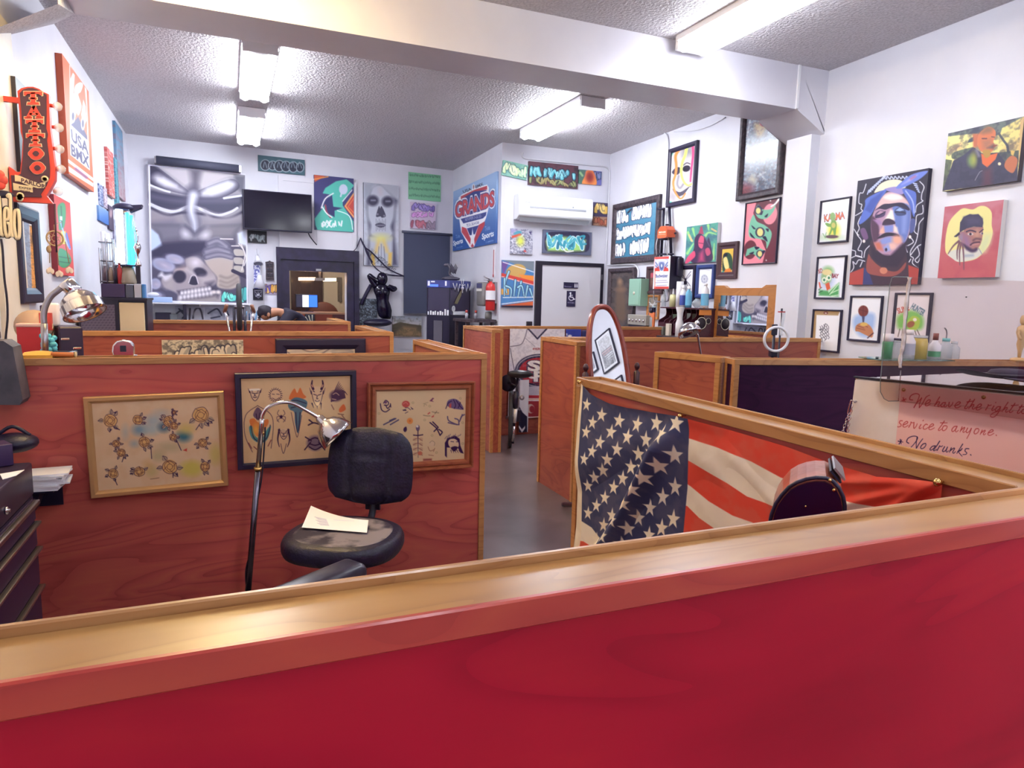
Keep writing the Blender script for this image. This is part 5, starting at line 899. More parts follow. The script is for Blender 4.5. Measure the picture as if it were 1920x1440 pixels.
# wall tray with paper stack
tp = onY(72,903,3.36); t = thing('wall_mount_tray','black wall tray on the divider holding a stack of paper','tray',(tp.x,3.4425,tp.z-.03))
q = MB(); q.box(-.1,.07,-.17,-.002,0,.006); q.box(-.1,.07,-.008,-.002,-.1,.06); q.build('tray',m_plast,t); q = MB(); q.prism([(-.02,-.1),(-.02,0),(.02,0)],-.14,-.01); q.build('bracket',m_plast,t)
rg = random.Random(4)
for i in range(9):
    q = MB(); q.mx = Matrix.Rotation(rg.uniform(-.12,.12),4,'Z'); q.box(-.1,.1,-.14,.0,0,.007); o = q.build('paper_bundle',m_paper); o.location = (tp.x+.0+rg.uniform(-.008,.02),3.415,tp.z-.0225+i*.0078); tag(o,'white paper bundle stacked in the wall tray by the tool chest','paper','paper stack in the wall tray')
# radio on the divider
rp = onY(2,694,3.38); t = thing('radio','grey boxy radio with a round grille at the left edge','radio',(rp.x,3.38,rp.z))
m_rad = noisy(mat('grey radio plastic','4c4850',.6),'424048','565058',nscale=14)
q = MB(); q.prism([(-.13,-.13),(.07,-.14),(.082,-.12),(.06,.1),(.03,.125),(-.13,.125)],-.06,.06); q.build('case',m_rad,t)
q = MB(); q.box(-.13,.0,-.04,.04,.125,.165,.01); q.build('handle',mat('dark radio plastic','3a3640',.6),t)
q = MB(); q.lathe([(.001,0),(.07,0),(.07,.006),(.064,.006),(.062,.002),(.001,.002)],28,(-.05,-.062,.0),'y'); q.build('speaker_ring',m_rad,t)
q = MB()
for i in range(-4,5):
    for j in range(-4,5):
        if i*i+j*j < 17: q.lathe([(.0045,0),(.0045,.003)],8,(-.05+i*.0125+(j % 2)*.006,-.0655,j*.0125),'y')
q.build('grille_holes',m_plast,t)
# on top of the first divider
zt = 1.2; y0 = 3.5
a,b = onz(52,668,zt),onz(146,668,zt); t = thing('marker_pack','yellow and black packet lying on the first divider','packet',((a.x+b.x)/2,y0,zt)); hw = (b.x-a.x)/2; m_yel = mat('yellow packet','e8a83c',.4)
q = MB(); q.grid(lambda u,v_: (-hw+u*hw*1.15,-.05+v_*.1,.012+.016*math.sin(PI*v_)*(.6+.4*math.sin(PI*u))),8,8); q.grid(lambda u,v_: (-hw+u*hw*1.15,.05-v_*.1,.0005),1,1); q.box(-hw,hw*.15,-.05,.05,0,.012); q.build('packet',m_yel,t)
for i in range(4): q = MB(); q.tube([(hw*.1,-.04+i*.026,.014),(hw*.95,-.045+i*.028,.013)],.0105,8); q.build('marker',m_plast if i else mat('orange marker','d87838',.4),t)
q = MB(); q.lathe([(.012,0),(.012,.008)],14,(hw*.97,-.03,.012),'x'); q.build('cap_end',mat('cream cap','d8c08c',.5),t)
p = onz(231,669,zt); t = thing('tape_measure','chrome tape measure standing on the first divider','tape measure',(p.x,y0,zt))
q = MB(); q.prism([(-.042,.002),(.042,.0),(.043,.05),(.03,.07),(.0,.076),(-.025,.07),(-.042,.05),(-.046,.02)],-.02,.02); o = q.build('case',m_chrome,t); bv = o.modifiers.new('b','BEVEL'); bv.width = .006; bv.segments = 3
q = MB(); q.box(-.012,.012,-.0215,-.0205,.022,.05); q.build('label_plate',m_plast,t); q = MB(); q.box(.04,.052,-.012,.012,.002,.006); q.build('hook',m_steel,t)
# ------------------------------------------------------------------ flag, barber chair, oval mirror, counter with the house rules
XF = 1.316-.0575
top_px = [(1092,719),(1112,738),(1150,757),(1180,765),(1225,772),(1278,779),(1298,784),(1370,806),(1480,838),(1560,866),(1650,893),(1720,898),(1770,904)]
tp = [onX(x,y,XF) for x,y in top_px]; ty = np.array([p.y for p in tp])[::-1]; tz = np.array([p.z for p in tp])[::-1]
YA,YE = tp[0].y,tp[-1].y; FH = .93
A = Art((XF,YA,tp[0].z),(0,YE-YA,0),(0,0,-FH),'e4d8c4',1.0)
fy = YA+(YE-YA)*A.u; fz = np.interp(fy,ty,tz)-A.v*FH
P0 = np.stack([np.full(len(fy),XF-.004),fy,fz],1); A.x,A.y = project(P0); px_,py_ = A.x.copy(),A.y.copy()
A.org(1060,680,2.2326); A.mott('d0c0a8',5,.5,2); R_,W_,B_ = 'd2402c','e6dac6','35385c'
A.poly([(528,150),(1700,150),(1700,640),(1500,640),(1300,603),(1165,570),(900,480),(780,415),(640,355),(526,315),(500,320),(490,150)],R_)
A.poly([(500,408),(525,410),(640,480),(760,560),(905,612),(1010,655),(1100,700),(900,730),(780,668),(700,640),(600,580),(515,510),(490,500)],R_)
A.poly([(500,598),(510,600),(560,650),(620,692),(700,740),(900,830),(600,900),(480,700)],R_)
A.poly([(60,745),(75,748),(110,770),(200,850),(60,850)],R_)
A.poly([(76,90),(500,150),(534,235),(522,420),(508,560),(494,712),(470,830),(200,830),(155,748),(110,690),(66,662)],B_)
A.poly([(20,60),(77,60),(76,130),(68,665),(60,860),(20,860)],'e6d6bc')
for i,(x,y) in enumerate([(97,175),(160,218),(228,243),(305,258),(390,252),(487,252),(125,250),(100,290),(200,290),(270,310),(350,322),(432,298),(160,332),(230,362),(312,382),(368,378),(475,385),(100,402),(132,370),(190,405),(275,437),(322,442),(422,430),(167,450),(240,485),(370,478),(130,480),(98,515),(202,522),(325,525),(462,520),(408,562),(165,565),(130,598),(355,608),(282,585),(95,630),(195,640),(228,655),(308,650),(452,655),(160,680),(268,695),(403,692),(190,720),(350,722),(130,700+40),(440,790),(300,780),(240,760)]):
    k = 19.5+x*.027; A.poly([(x+(k if j % 2 == 0 else k*.4)*math.sin(j*PI/5+.12)*.92,y-(k if j % 2 == 0 else k*.4)*math.cos(j*PI/5+.12)*1.38) for j in range(10)],'e8dcc4')
A.mott('b8a48c',26,.14,7)
def fold(u,v,V):
    X = np.zeros(len(u)); sx,sy = (px_-1060)*2.2326,(py_-680)*2.2326
    def ridge(a,b,w,h,skew=0):
        dx,dy = b[0]-a[0],b[1]-a[1]; L = math.hypot(dx,dy); t = ((sx-a[0])*dx+(sy-a[1])*dy)/L/L; d = ((sx-a[0])*dy-(sy-a[1])*dx)/L
        e = np.exp(-(d/w)**2)*np.clip(t*4,0,1)*np.clip((1.6-t)*2,0,1); return h*(e+skew*(d/w)*e)
    X += ridge((487,225),(170,745),42,.045,.9)+ridge((440,250),(120,420),70,.012)+ridge((1590,500),(1150,600),26,.012)+ridge((1590,500),(1200,500),22,.010)+ridge((1590,500),(1300,640),24,.012)+ridge((540,330),(760,660),40,.008)+ridge((640,330),(900,620),40,.008)
    X += ridge((100,110),(480,215),34,.012)+.012*np.sin(v*9+u*4)*np.clip(v*3,0,1)+.006*np.sin(u*17+v*3)
    return np.stack([XF-.006-np.maximum(X,-.002),fy,fz],1)-np.array([XF,YA,tp[0].z])
o = A.mesh('flag',1,1,fn=fold,m=m_artm,gain=1.1); o.location = (XF,YA,tp[0].z)
tag(o,'American flag with stars and stripes pinned to the divider','flag',kind='thing')
for (x,y) in ((1093,717),(1284,781),(1769,905)):
    p = onX(x,y,XF); q = MB(); q.lathe([(.0015,-.012),(.0015,0),(.007,.004),(.008,.012),(.004,.016)],10,(0,0,0),'x'); q.v = [(-a,b,c) for a,b,c in q.v]
    r = q.build('grommet_pin',m_brass,o); r.location = (-.008,p.y-YA,p.z-tp[0].z+.002)
# ---- barber chair headrest
az = math.radians(46); fc = onY(1551,893,.87); t = thing('barber_chair','brown leather barber chair headrest rising in front of the flag','chair',(fc.x,fc.y,0),-az)
# local y runs away from the viewer, x to the right
k = .0001185*1.28*8.472/8.472; S = (fc-Vector((0,0,H))).length/F
def lc(x,y): return ((1440+x/8.472-1551)*S*1.02,fc.z-(830+y/8.472-893)*S*1.06)
face = [lc(*p) for p in ((235,1330),(255,1160),(300,1000),(370,870),(460,740),(560,660),(680,600),(800,565),(930,555),(1020,590),(1100,670),(1160,780),(1190,900),(1205,1080),(1215,1330))]
ml = noisy(mat('brown leather','a8563c',.3,coat=.3),'94462f','b8644a',nscale=12,bump=.05,bscale=60); D = .15
q = MB(); q.prism(face,.004,D); o = q.build('headrest',ml,t); bv = o.modifiers.new('b','BEVEL'); bv.width = .006; bv.segments = 3
c_ = (sum(p[0] for p in face)/len(face),face[0][1]); ins = [(c_[0]+(x-c_[0])*.93,c_[1]+(z-c_[1])*.93) for x,z in face]
q = MB(); q.prism(ins,-.004,.004); g = q.build('side_panel',mat('black gloss leather','1a1030',.18),t); q = MB(); q.tube([(x,-.003,z) for x,z in face],.0035,6); q.build('piping',m_lea,t)
for i,(x,y) in enumerate(((975,575),(1035,700),(695,975))): a = lc(x,y); q = MB(); q.ball((a[0],-.006,a[1]),.0032 if i < 2 else .002,10); q.build('stud',m_brass,g)
a,b = lc(930,520),lc(1090,690); q = MB(); dx = Vector((b[0]-a[0],0,b[1]-a[1])); n = Vector((dx.z,0,-dx.x)).normalized(); n = n if n.x > 0 else -n
for off,m,w0 in ((.006,'plate',.0),(.014,'bar',.3)):
    q = MB(); P = [Vector((a[0],0,a[1]))+n*off+dx*.05,Vector((b[0],0,b[1]))+n*off-dx*.05]; q.add([(P[0].x,.02,P[0].z),(P[1].x,.02,P[1].z),(P[1].x,D-.02,P[1].z),(P[0].x,D-.02,P[0].z)]+[(p[0]+n.x*.004,p[1],p[2]+n.z*.004) for p in ((P[0].x,.02,P[0].z),(P[1].x,.02,P[1].z),(P[1].x,D-.02,P[1].z),(P[0].x,D-.02,P[0].z))],[(0,1,2,3),(7,6,5,4),(0,4,5,1),(1,5,6,2),(2,6,7,3),(3,7,4,0)]); q.build('bracket_'+m,m_steel if m == 'bar' else m_plast,t)
zb_ = face[0][1]; q = MB(); q.box(-.03,.0,.05,.1,.74,zb_+.03,.006); q.build('headrest_post',m_chrome,t)
q = MB(); q.box(-.1,-.02,-.1,.24,.5,.78,.03,3); q.build('backrest',ml,t); q = MB(); q.box(-.52,-.09,-.11,.26,.4,.5,.03,3); q.build('seat',ml,t); q = MB(); q.lathe([(.2,0),(.2,.02),(.06,.05),(.05,.41)],24,(-.3,.08,0)); q.build('pedestal',m_chrome,t)
# ---- oval standing mirror
m_mir = mat('mirror glass','e8eaee',.015,1)
ya,pi_ = math.radians(2.5),math.radians(15.5); nrm = Vector((math.sin(ya)*math.cos(pi_),-math.cos(ya)*math.cos(pi_),math.sin(pi_)))
pc = onY(1149,650,4.02); t = thing('standing_mirror','oval standing mirror in a red wood frame behind the flag divider','mirror',(pc.x,pc.y,0),ya)
mz,ma,mb_ = .885,.160,.60; h0 = Vector((0,0,mz)); R_m = Matrix.Rotation(pi_*-1,4,'X')
def mp(x,z,y=0): return R_m @ Vector((x,y,z)) + h0
cz = -.0; N = 64; el = lambda f,a,b: [(a*math.copysign(abs(math.cos(2*PI*k/N))**.8,math.cos(2*PI*k/N)),b*math.copysign(abs(math.sin(2*PI*k/N))**.8,math.sin(2*PI*k/N))) for k in range(N)]
m_mirw = wood('red mahogany','702820','8c342a','9c4232',.3,axis=2)
q = MB(); prof = [(0,.012),(.0,-.01),(.008,-.022),(.02,-.026),(.034,-.016),(.04,0),(.038,.012)]
vs_ = []; fs = []
for d_,y in prof: vs_ += [mp(x,z,y) for x,z in el(0,ma-d_+.012,mb_-d_+.012)]
for i in range(len(prof)-1): fs += [(i*N+k,i*N+(k+1) % N,(i+1)*N+(k+1) % N,(i+1)*N+k) for k in range(N)]
q.add(vs_,fs,True); q.build('frame',m_mirw,t)
q = MB(); q.add([mp(x,z,-.004) for x,z in el(0,ma-.024,mb_-.024)],[list(range(N))]); q.add([mp(x,z,.008) for x,z in el(0,ma-.004,mb_-.004)],[list(range(N))[::-1]]); q.build('mirror_glass',m_mir,t)
m_mirp = mat('dark mahogany','3c1420',.35)
for s in (-1,1):
    q = MB(); q.lathe([(.022,.05),(.018,.2),(.022,.5),(.016,.8),(.022,.86),(.022,mz+.12),(.012,mz+.13),(.01,mz+.14),(.018,mz+.15),(.02,mz+.165),(.012,mz+.185),(.002,mz+.19)],16,(s*(ma+.05),0,0)); g = q.build('post',m_mirp,t)
    q = MB(); q.tube([(s*(ma+.05),0,mz),(s*(ma-.005),0,mz)],.008,8); q.build('pivot',m_brass,g)
    q = MB(); q.tube(smooth_path([(s*(ma+.05),-.24,.02),(s*(ma+.05),-.1,.06),(s*(ma+.05),.0,.1),(s*(ma+.05),.1,.06),(s*(ma+.05),.24,.02)],5),.018,8); q.build('foot',m_mirp,t)
q = MB(); q.tube([(-ma-.05,0,.22),(ma+.05,0,.22)],.012,8); q.build('stretcher',m_mirp,t)
# posters on the right wall beside the camera, seen in the mirror
Mw = Vector((pc.x,pc.y,mz)); nn = np.array(nrm)
def via(px,py,off=.03):
    d = ray(px,py); o_ = np.array([0,0,H]); t_ = ((np.array(Mw)-o_)@nn)/(d@nn); h_ = o_+d*t_; r_ = d-2*(d@nn)*nn
    w = WR; p0 = np.array(w.p0)+np.array(w.n)*off; t2 = ((p0-h_)@np.array(w.n))/(r_@np.array(w.n)); return h_+r_*t2
class VW:   # same interface as Wall.sz, fed by mirror pixels
    d,n,rz = WR.d,WR.n,WR.rz
    def sz(s,px,py,off=0): p = Vector(via(px,py,off)); return (p-WR.p0).dot(WR.d),p.z
    def at(s,a,z,off=0): return WR.at(a,z,off)
mk = lambda x,y: (1095+x/9.6,575+y/9.6)
def a_post(c):
    u,v = c.u,c.v; n = c.noise(9,4); c.c[:] = c._c('8a8a90')+(n[:,None]-.5)*90; ix = v < .42; c.c[ix] += (c._c('d8d8dc')-c.c[ix])*.6; c.c[:] += (c.noise(30,8)[:,None]-.5)*70
    for k,(v0,h_,col) in enumerate(((.45,.035,'c8a8a8'),(.52,.03,'b89090'),(.60,.02,'e8e8ec'),(.66,.015,'e0e0e4'),(.73,.012,'d8d8dc'))):
        ix = (v > v0) & (v < v0+h_) & (u > .15) & (u < .85-.06*k) & ((u*40 % 1) > .25); c.c[ix] = c._c(col)
mq = [mk(440,380),mk(190,595),mk(335,1240),mk(603,1005)]
picture('framed_poster','black framed grey event poster reflected in the oval mirror','poster',VW(),mq,a_post,'e6e6e8',.03,.02,m_fblack,m=m_art,mount=(.03,'e6e6ea'))
picture('framed_poster','black framed picture reflected low in the oval mirror','poster',VW(),[mk(640,1225),mk(520,1330),mk(590,1640),mk(740,1520)],lambda c: c.mott('807884',9,.8,4),'b0a8b0',.03,.02,m_fblack,m=m_art,mount=(.03,'e6e6ea'))
picture('framed_poster','black framed picture at the left rim of the oval mirror','poster',VW(),[mk(160,800),mk(40,900),mk(90,1250),mk(222,1130)],lambda c: c.mott('807884',9,.8,6),'9894a0',.03,.02,m_fblack,m=m_art,mount=(.03,'e6e6ea'))
# ---- front counter, its house rules board, guard and chain
CT = 1.25; cl,cr_ = onz(1604,708.5,CT),onz(1920,739.5,CT); dc = (cr_-cl).normalized(); ce_ = cl+dc*1.05
WC = Wall((cl.x,cl.y),(ce_.x,ce_.y)); far = Vector((cl.x+.95,cl.y+.05,CT)); far2 = Vector((ce_.x+.42,ce_.y+.1,CT))
t = thing('front_counter','front counter with a glossy top behind the house rules board','counter',(cl.x,cl.y,0))
def slab(pts,z0,z1): n = len(pts); return MB().add([(p[0]-cl.x,p[1]-cl.y,z0) for p in pts]+[(p[0]-cl.x,p[1]-cl.y,z1) for p in pts],[list(range(n))[::-1],list(range(n,2*n))]+[(i,(i+1) % n,n+(i+1) % n,n+i) for i in range(n)])
P4 = [cl,ce_,far2,far]; P4b = [cl+dc*.02+Vector((.02,.01,0)),ce_+Vector((.02,.02,0)),far2-Vector((.03,.02,0)),far-Vector((.03,.03,0))]
slab(P4b,0,CT-.012).build('body',w_dark,t); slab([p for p in P4],CT-.011,CT).build('counter_top',mat('counter glass','c8ccd4',.02,1),t)
t = thing('house_rules_board','cream board with a pink sheet of red and black house rules','sign',WC.at(0,0),WC.rz)
bz = lambda x,y: WC.sz(x,y,.016); outl = [bz(*p) for p in ((1603.5,713),(1606,710.5),(1660,716),(1925,742))]; sl = bz(1588,812)
q = MB(); q.prism([(outl[0][0],outl[0][1]),(outl[1][0],outl[1][1]),(outl[2][0],outl[2][1]),(1.04,outl[3][1]),(1.04,.3),(sl[0]-.01,.3),sl,bz(1599,750)],-.017,-.001); q.build('board',noisy(mat('cream board','f0e4d6',.55),'e6d8c6','f4eadc',nscale=6),t)
ztp = lambda s: outl[2][1]+(outl[3][1]-outl[2][1])*(s-outl[2][0])/(outl[3][0]-outl[2][0])
s0,s1 = bz(1690,726)[0],1.035; A = Art(WC.at(s0,ztp(s0)-.003,.018),WC.d*(s1-s0),Vector((0,0,-(ztp(s0)-.32))),'ecbfb4',1.2); A.mott('e4b6aa',3,.5,3)
Rd,Bk = 'b83438','2a1c48'
A.org(1680,725,8)
for L in ([(85,205),(150,180)],[(100,165),(140,230)],[(118,160),(112,228)],[(80,222),(155,190)]): A.line(L,7,Rd)
T1 = [[(250,200),(205,190),(225,135),(290,105),(345,118),(345,160),(310,240),(270,310)],[(270,315),(310,250),(385,170)],[(385,170),(355,250),(350,315)],[(350,315),(400,250),(450,160),(505,128)],
      [(440,265),(500,235),(515,205),(490,198),(450,235),(440,280),(470,288),(520,255)],
      [(655,155),(610,230),(575,290)],[(590,270),(630,230),(655,235),(630,280),(635,298),(665,280)],[(740,240),(700,245),(675,285),(690,305),(725,280),(745,240),(725,290),(740,305),(770,280)],[(800,235),(790,290),(805,305),(840,270),(855,235)],[(880,290),(950,260),(965,235),(935,230),(890,270),(890,310),(925,318),(975,290)],
      [(1115,190),(1060,270),(1030,320),(1050,330),(1085,305)],[(1065,230),(1160,215)],[(1180,190),(1130,270),(1090,330)],[(1110,305),(1150,270),(1170,275),(1145,320),(1160,338),(1190,318)],[(1210,320),(1270,295),(1280,265),(1250,265),(1210,305),(1205,345),(1240,348),(1285,320)],
      [(1345,350),(1380,290),(1385,270),(1400,285),(1430,275)],[(1470,290),(1440,340),(1445,360),(1475,345)],[(1495,240),(1500,232)],[(1560,300),(1520,305),(1490,345),(1500,370),(1540,345),(1570,300),(1540,380),(1480,450),(1430,455),(1420,430),(1470,390),(1580,360)],
      [(1680,235),(1630,310),(1590,375)],[(1610,350),(1650,315),(1670,320),(1645,365),(1655,385),(1685,365)],[(1785,250),(1730,330),(1700,375),(1720,388),(1755,365)],[(1730,285),(1835,275)],[(1890,275),(1850,340),(1820,390),(1840,400),(1875,375)],[(1850,305),(1930,300)],[(1935,340),(1900,345),(1885,385),(1905,405),(1940,380),(1945,345)]]
for L in T1: A.line(L,14,Rd,w1=10)
A.line([(0,222),(500,255),(1000,290),(1500,335),(2000,372)],4,'9a7468')
A.org(1670,775,9.143)
T2 = [[(200,130),(165,130),(150,165),(180,195),(170,225),(125,235),(105,215)],[(225,200),(285,170),(290,145),(260,145),(215,190),(215,230),(250,238),(300,205)],[(310,240),(345,180),(350,150),(370,165),(405,155)],[(400,170),(395,235),(405,260),(440,220),(455,180)],[(520,195),(490,245),(500,265),(525,250)],[(555,128),(563,118)],[(630,195),(600,190),(560,235),(565,270),(600,272),(640,245)],[(655,245),(725,215),(735,190),(705,185),(660,230),(660,275),(695,280),(750,250)],
      [(920,135),(870,210),(820,280),(835,298),(870,270)],[(855,165),(970,165)],[(950,215),(910,220),(885,270),(900,300),(945,280),(970,230),(950,215)],[(1140,225),(1090,230),(1050,280),(1060,315),(1100,290),(1140,225),(1110,295),(1125,320),(1160,295)],[(1225,235),(1190,320)],[(1200,295),(1260,245),(1270,255),(1240,310),(1250,330),(1280,310)],[(1320,255),(1295,310),(1310,335),(1350,310),(1380,260)],[(1385,260),(1350,350),(1305,435)],[(1500,265),(1460,270),(1430,325),(1445,355),(1490,335),(1515,285),(1500,265)],[(1570,290),(1535,365)],[(1545,340),(1610,295),(1620,305),(1590,350),(1600,372),(1630,350)],[(1670,340),(1745,315),(1755,290),(1725,285),(1675,330),(1670,370),(1710,378),(1770,345)],[(1808,375),(1815,385)]]
for L in T2: A.line(L,16,'bc4440',w1=11)
T3 = [[(130,480),(210,495)],[(145,530),(190,460)],[(165,450),(180,525)],[(310,515),(275,490),(300,430),(380,395),(455,405),(455,450),(400,530),(350,585)],[(455,410),(440,500),(440,605)],[(440,605),(490,520),(550,440)],[(600,520),(555,530),(515,580),(530,610),(575,590),(605,545),(600,520)],[(765,560),(715,570),(675,615),(690,635),(730,610),(770,560)],[(840,480),(790,560),(735,635),(760,640),(785,620)],[(795,640),(830,580),(840,560),(860,575),(890,560)],[(925,575),(890,640),(905,660),(945,635),(975,580),(950,650),(965,668),(990,645)],[(1040,595),(1005,670)],[(1020,645),(1080,600),(1095,610),(1065,665),(1080,688),(1110,660)],[(1235,530),(1185,610),(1135,690)],[(1150,660),(1210,625),(1225,605),(1200,640),(1165,660),(1190,700),(1225,738)],[(1340,610),(1290,610),(1275,650),(1305,680),(1290,705),(1240,710)],[(1370,712),(1380,722)]]
for L in T3: A.line(L,16,Bk,w1=11)
o = A.mesh('rules_sheet',s1-s0,ztp(s0)-.323,m=m_artg,parent=t); o.location = ((s0+s1)/2,-.0185,(ztp(s0)-.003+.32)/2)
for x,y in ((1694,731),(1844,745)): s_,z_ = WC.sz(x,y,.02); q = MB(); q.lathe([(.0001,-.004),(.004,-.0035),(.0065,0),(.0065,.001)],14,(s_,-.0195,z_),'y'); q.build('screw',m_brass,t)
q = MB(); e0,e1 = WC.sz(1600,706.5,.02),WC.sz(1925,738.5,.02); q.add([(e0[0],-.02,e0[1]-.004),(1.05,-.02,e1[1]-.004+(1.05-e1[0])*(e1[1]-e0[1])/(e1[0]-e0[0])),(1.05,-.02,e1[1]+.003+(1.05-e1[0])*(e1[1]-e0[1])/(e1[0]-e0[0])),(e0[0],-.02,e0[1]+.002),(e0[0],0,e0[1]-.004),(1.05,0,e1[1]-.004),(1.05,0,e1[1]+.003),(e0[0],0,e0[1]+.002)],[(0,1,2,3),(3,2,6,7),(0,3,7,4),(0,4,5,1),(1,5,6,2)]); q.build('edge_strip',m_black,t)
# chain hanging from a screw eye
hk = WC.sz(1605,753,.02); t = thing('chain','steel chain and clip hanging at the left edge of the rules board','chain',WC.at(hk[0],hk[1],.0),WC.rz)
q = MB(); q.lathe([(.0035,-.03),(.0035,-.016)],8,(0,0,0),'y'); q.ball((0,-.03,0),.0045,10); q.build('screw_eye',m_steel,t)
S2 = 2.6/F
q = MB(); q.tube(smooth_path([(-.002,-.028,0),(-.014,-.028,.003),(-.017,-.028,-.01),(-.0215,-.028,-.04),(-.019,-.028,-.048),(-.013,-.028,-.04),(-.008,-.028,-.012)],5),.0022,8); q.build('clip',m_chrome,t)
for nm,pth in (('chain_strand',[(-.019,-.045),(-.024,-.07),(-.031,-.1),(-.035,-.135),(-.03,-.2)]),('chain_strand',[(-.007,-.01),(-.012,-.04),(-.016,-.08),(-.017,-.11),(-.018,-.2)])):
    Pp = smooth_path([(x,0,z) for x,z in pth],12); q = MB(); acc = 0; k_ = 0
    for i in range(1,len(Pp)):
        acc += (Pp[i]-Pp[i-1]).length
        if acc > .0105:
            acc = 0; k_ += 1; c_ = Pp[i]; tt = (Pp[i]-Pp[i-1]).normalized(); sd = Vector((0,1,0)) if k_ % 2 else Vector((1,0,0)); sd = (sd-tt*sd.dot(tt)).normalized()
            q.tube([(c_.x+tt.x*.0075*math.cos(a)+sd.x*.0042*math.sin(a),-.026+tt.y*.0075*math.cos(a)+sd.y*.0042*math.sin(a),c_.z+tt.z*.0075*math.cos(a)+sd.z*.0042*math.sin(a)) for a in [2*PI*j/10 for j in range(10)]],.0013,5,True)
    q.build(nm,m_chrome,t)
# clear acrylic guard standing in front of the board
m_acr = mat('clear acrylic','f8f6f8',.03)
def clear(m,tint='fdfcfc',k=1.45):
    N,L,b = nodes(m); N.remove(b); o = N['Material Output']; tr = N.new('ShaderNodeBsdfTransparent'); tr.inputs[0].default_value = (*lin(tint),1); gl = N.new('ShaderNodeBsdfGlossy'); gl.inputs['Roughness'].default_value = .01
    fr = N.new('ShaderNodeFresnel'); fr.inputs[0].default_value = k; mx = N.new('ShaderNodeMixShader'); L.new(fr.outputs[0],mx.inputs[0]); L.new(tr.outputs[0],mx.inputs[1]); L.new(gl.outputs[0],mx.inputs[2]); L.new(mx.outputs[0],o.inputs[0]); return m
clear(m_acr,'f6efee'); m_glue = noisy(mat('cloudy glue','d8ccc8',.5),'b8a8a4','e0d8d4',nscale=40)
gz = lambda x,y: WC.sz(x,y,.05)
t = thing('acrylic_guard','clear acrylic guard with a cloudy glued seam above the rules board','guard',WC.at(0,0,.05),WC.rz)
tl_,bl_ = gz(1703,519.5),gz(1684,752); q = MB(); q.prism([tl_,(1.05,tl_[1]-.04),(1.05,bl_[1]-.03),bl_],-.0025,.0025); q.build('front_pane',m_acr,t)
fl = [gz(*p) for p in ((1667,534),(1671,520.5),(1676,519),(1703,519.5),(1684,752),(1664,752.5),(1656,748),(1649,735),(1649,715),(1656,640))]
q = MB(); q.prism(fl,.006,.010); q.build('side_pane',m_acr,t); q = MB(); q.tube([(x,.008,z) for x,z in fl[4:]+fl[:4]],.0016,6); q.build('pane_edge',mat('acrylic edge','a8b4b4',.2,alpha=.55),t)
rg = random.Random(9); sm_ = [gz(*p) for p in ((1706,520),(1701,560),(1697,610),(1693,645),(1690,670),(1688,690))]; q = MB(); Pp = smooth_path([(x+rg.uniform(-.002,.002),0,z) for x,z in sm_],5); q.tube(Pp,[rg.uniform(.0045,.0085) for _ in Pp],8); q.build('glue_seam',m_glue,t)
# black cap left on the counter
pc_ = onz(1893,716,CT); t = thing('felt_hat','black wavy brimmed hat lying on the counter top at the right edge','hat',(pc_.x,pc_.y,CT),math.radians(-22)); m_felt = mat('black felt','2a2240',.75)
q = MB()
def brim(u,v): a = 2*PI*u; r = .055+.09*v; return (r*1.25*math.cos(a),r*.8*math.sin(a),.018+.012*math.sin(2*a+.6)*v+.02*v*v*max(0,math.cos(a-2.6)))
q.grid(brim,48,6); q.grid(lambda u,v: tuple(Vector(brim(1-u,v))-Vector((0,0,.004))),48,6); q.build('brim',m_felt,t)
q = MB(); q.lathe([(.058,.014),(.06,.03),(.052,.042),(.03,.046),(.001,.040)],26); q.v = [(x*1.3,y*.8,z) for x,y,z in q.v]; q.build('crown',m_felt,t); q = MB(); q.tube([(.0608*1.3*math.cos(a),.0608*.8*math.sin(a),.026) for a in [2*PI*k/30 for k in range(30)]],.0045,6,True); q.build('band',m_plast,t)
# ------------------------------------------------------------------ objects on and along the right wall
def flat(name,label,cat,wall,px0,px1,depth,draw=None,bg='ffffff',m=None,**k): return picture(name,label,cat,wall,[px0,(px1[0],px0[1]),px1,(px0[0],px1[1])],draw,bg,depth,m=m,**k)
def wt(name,label,cat,wall,px,py,off=0,group=None): p = wall.hit(px,py,off); return thing(name,label,cat,p-wall.n*off,wall.rz,group)
def mpp(px,py,wall,off=0): p = wall.hit(px,py,off); return (p-Vector((0,0,H))).length/F
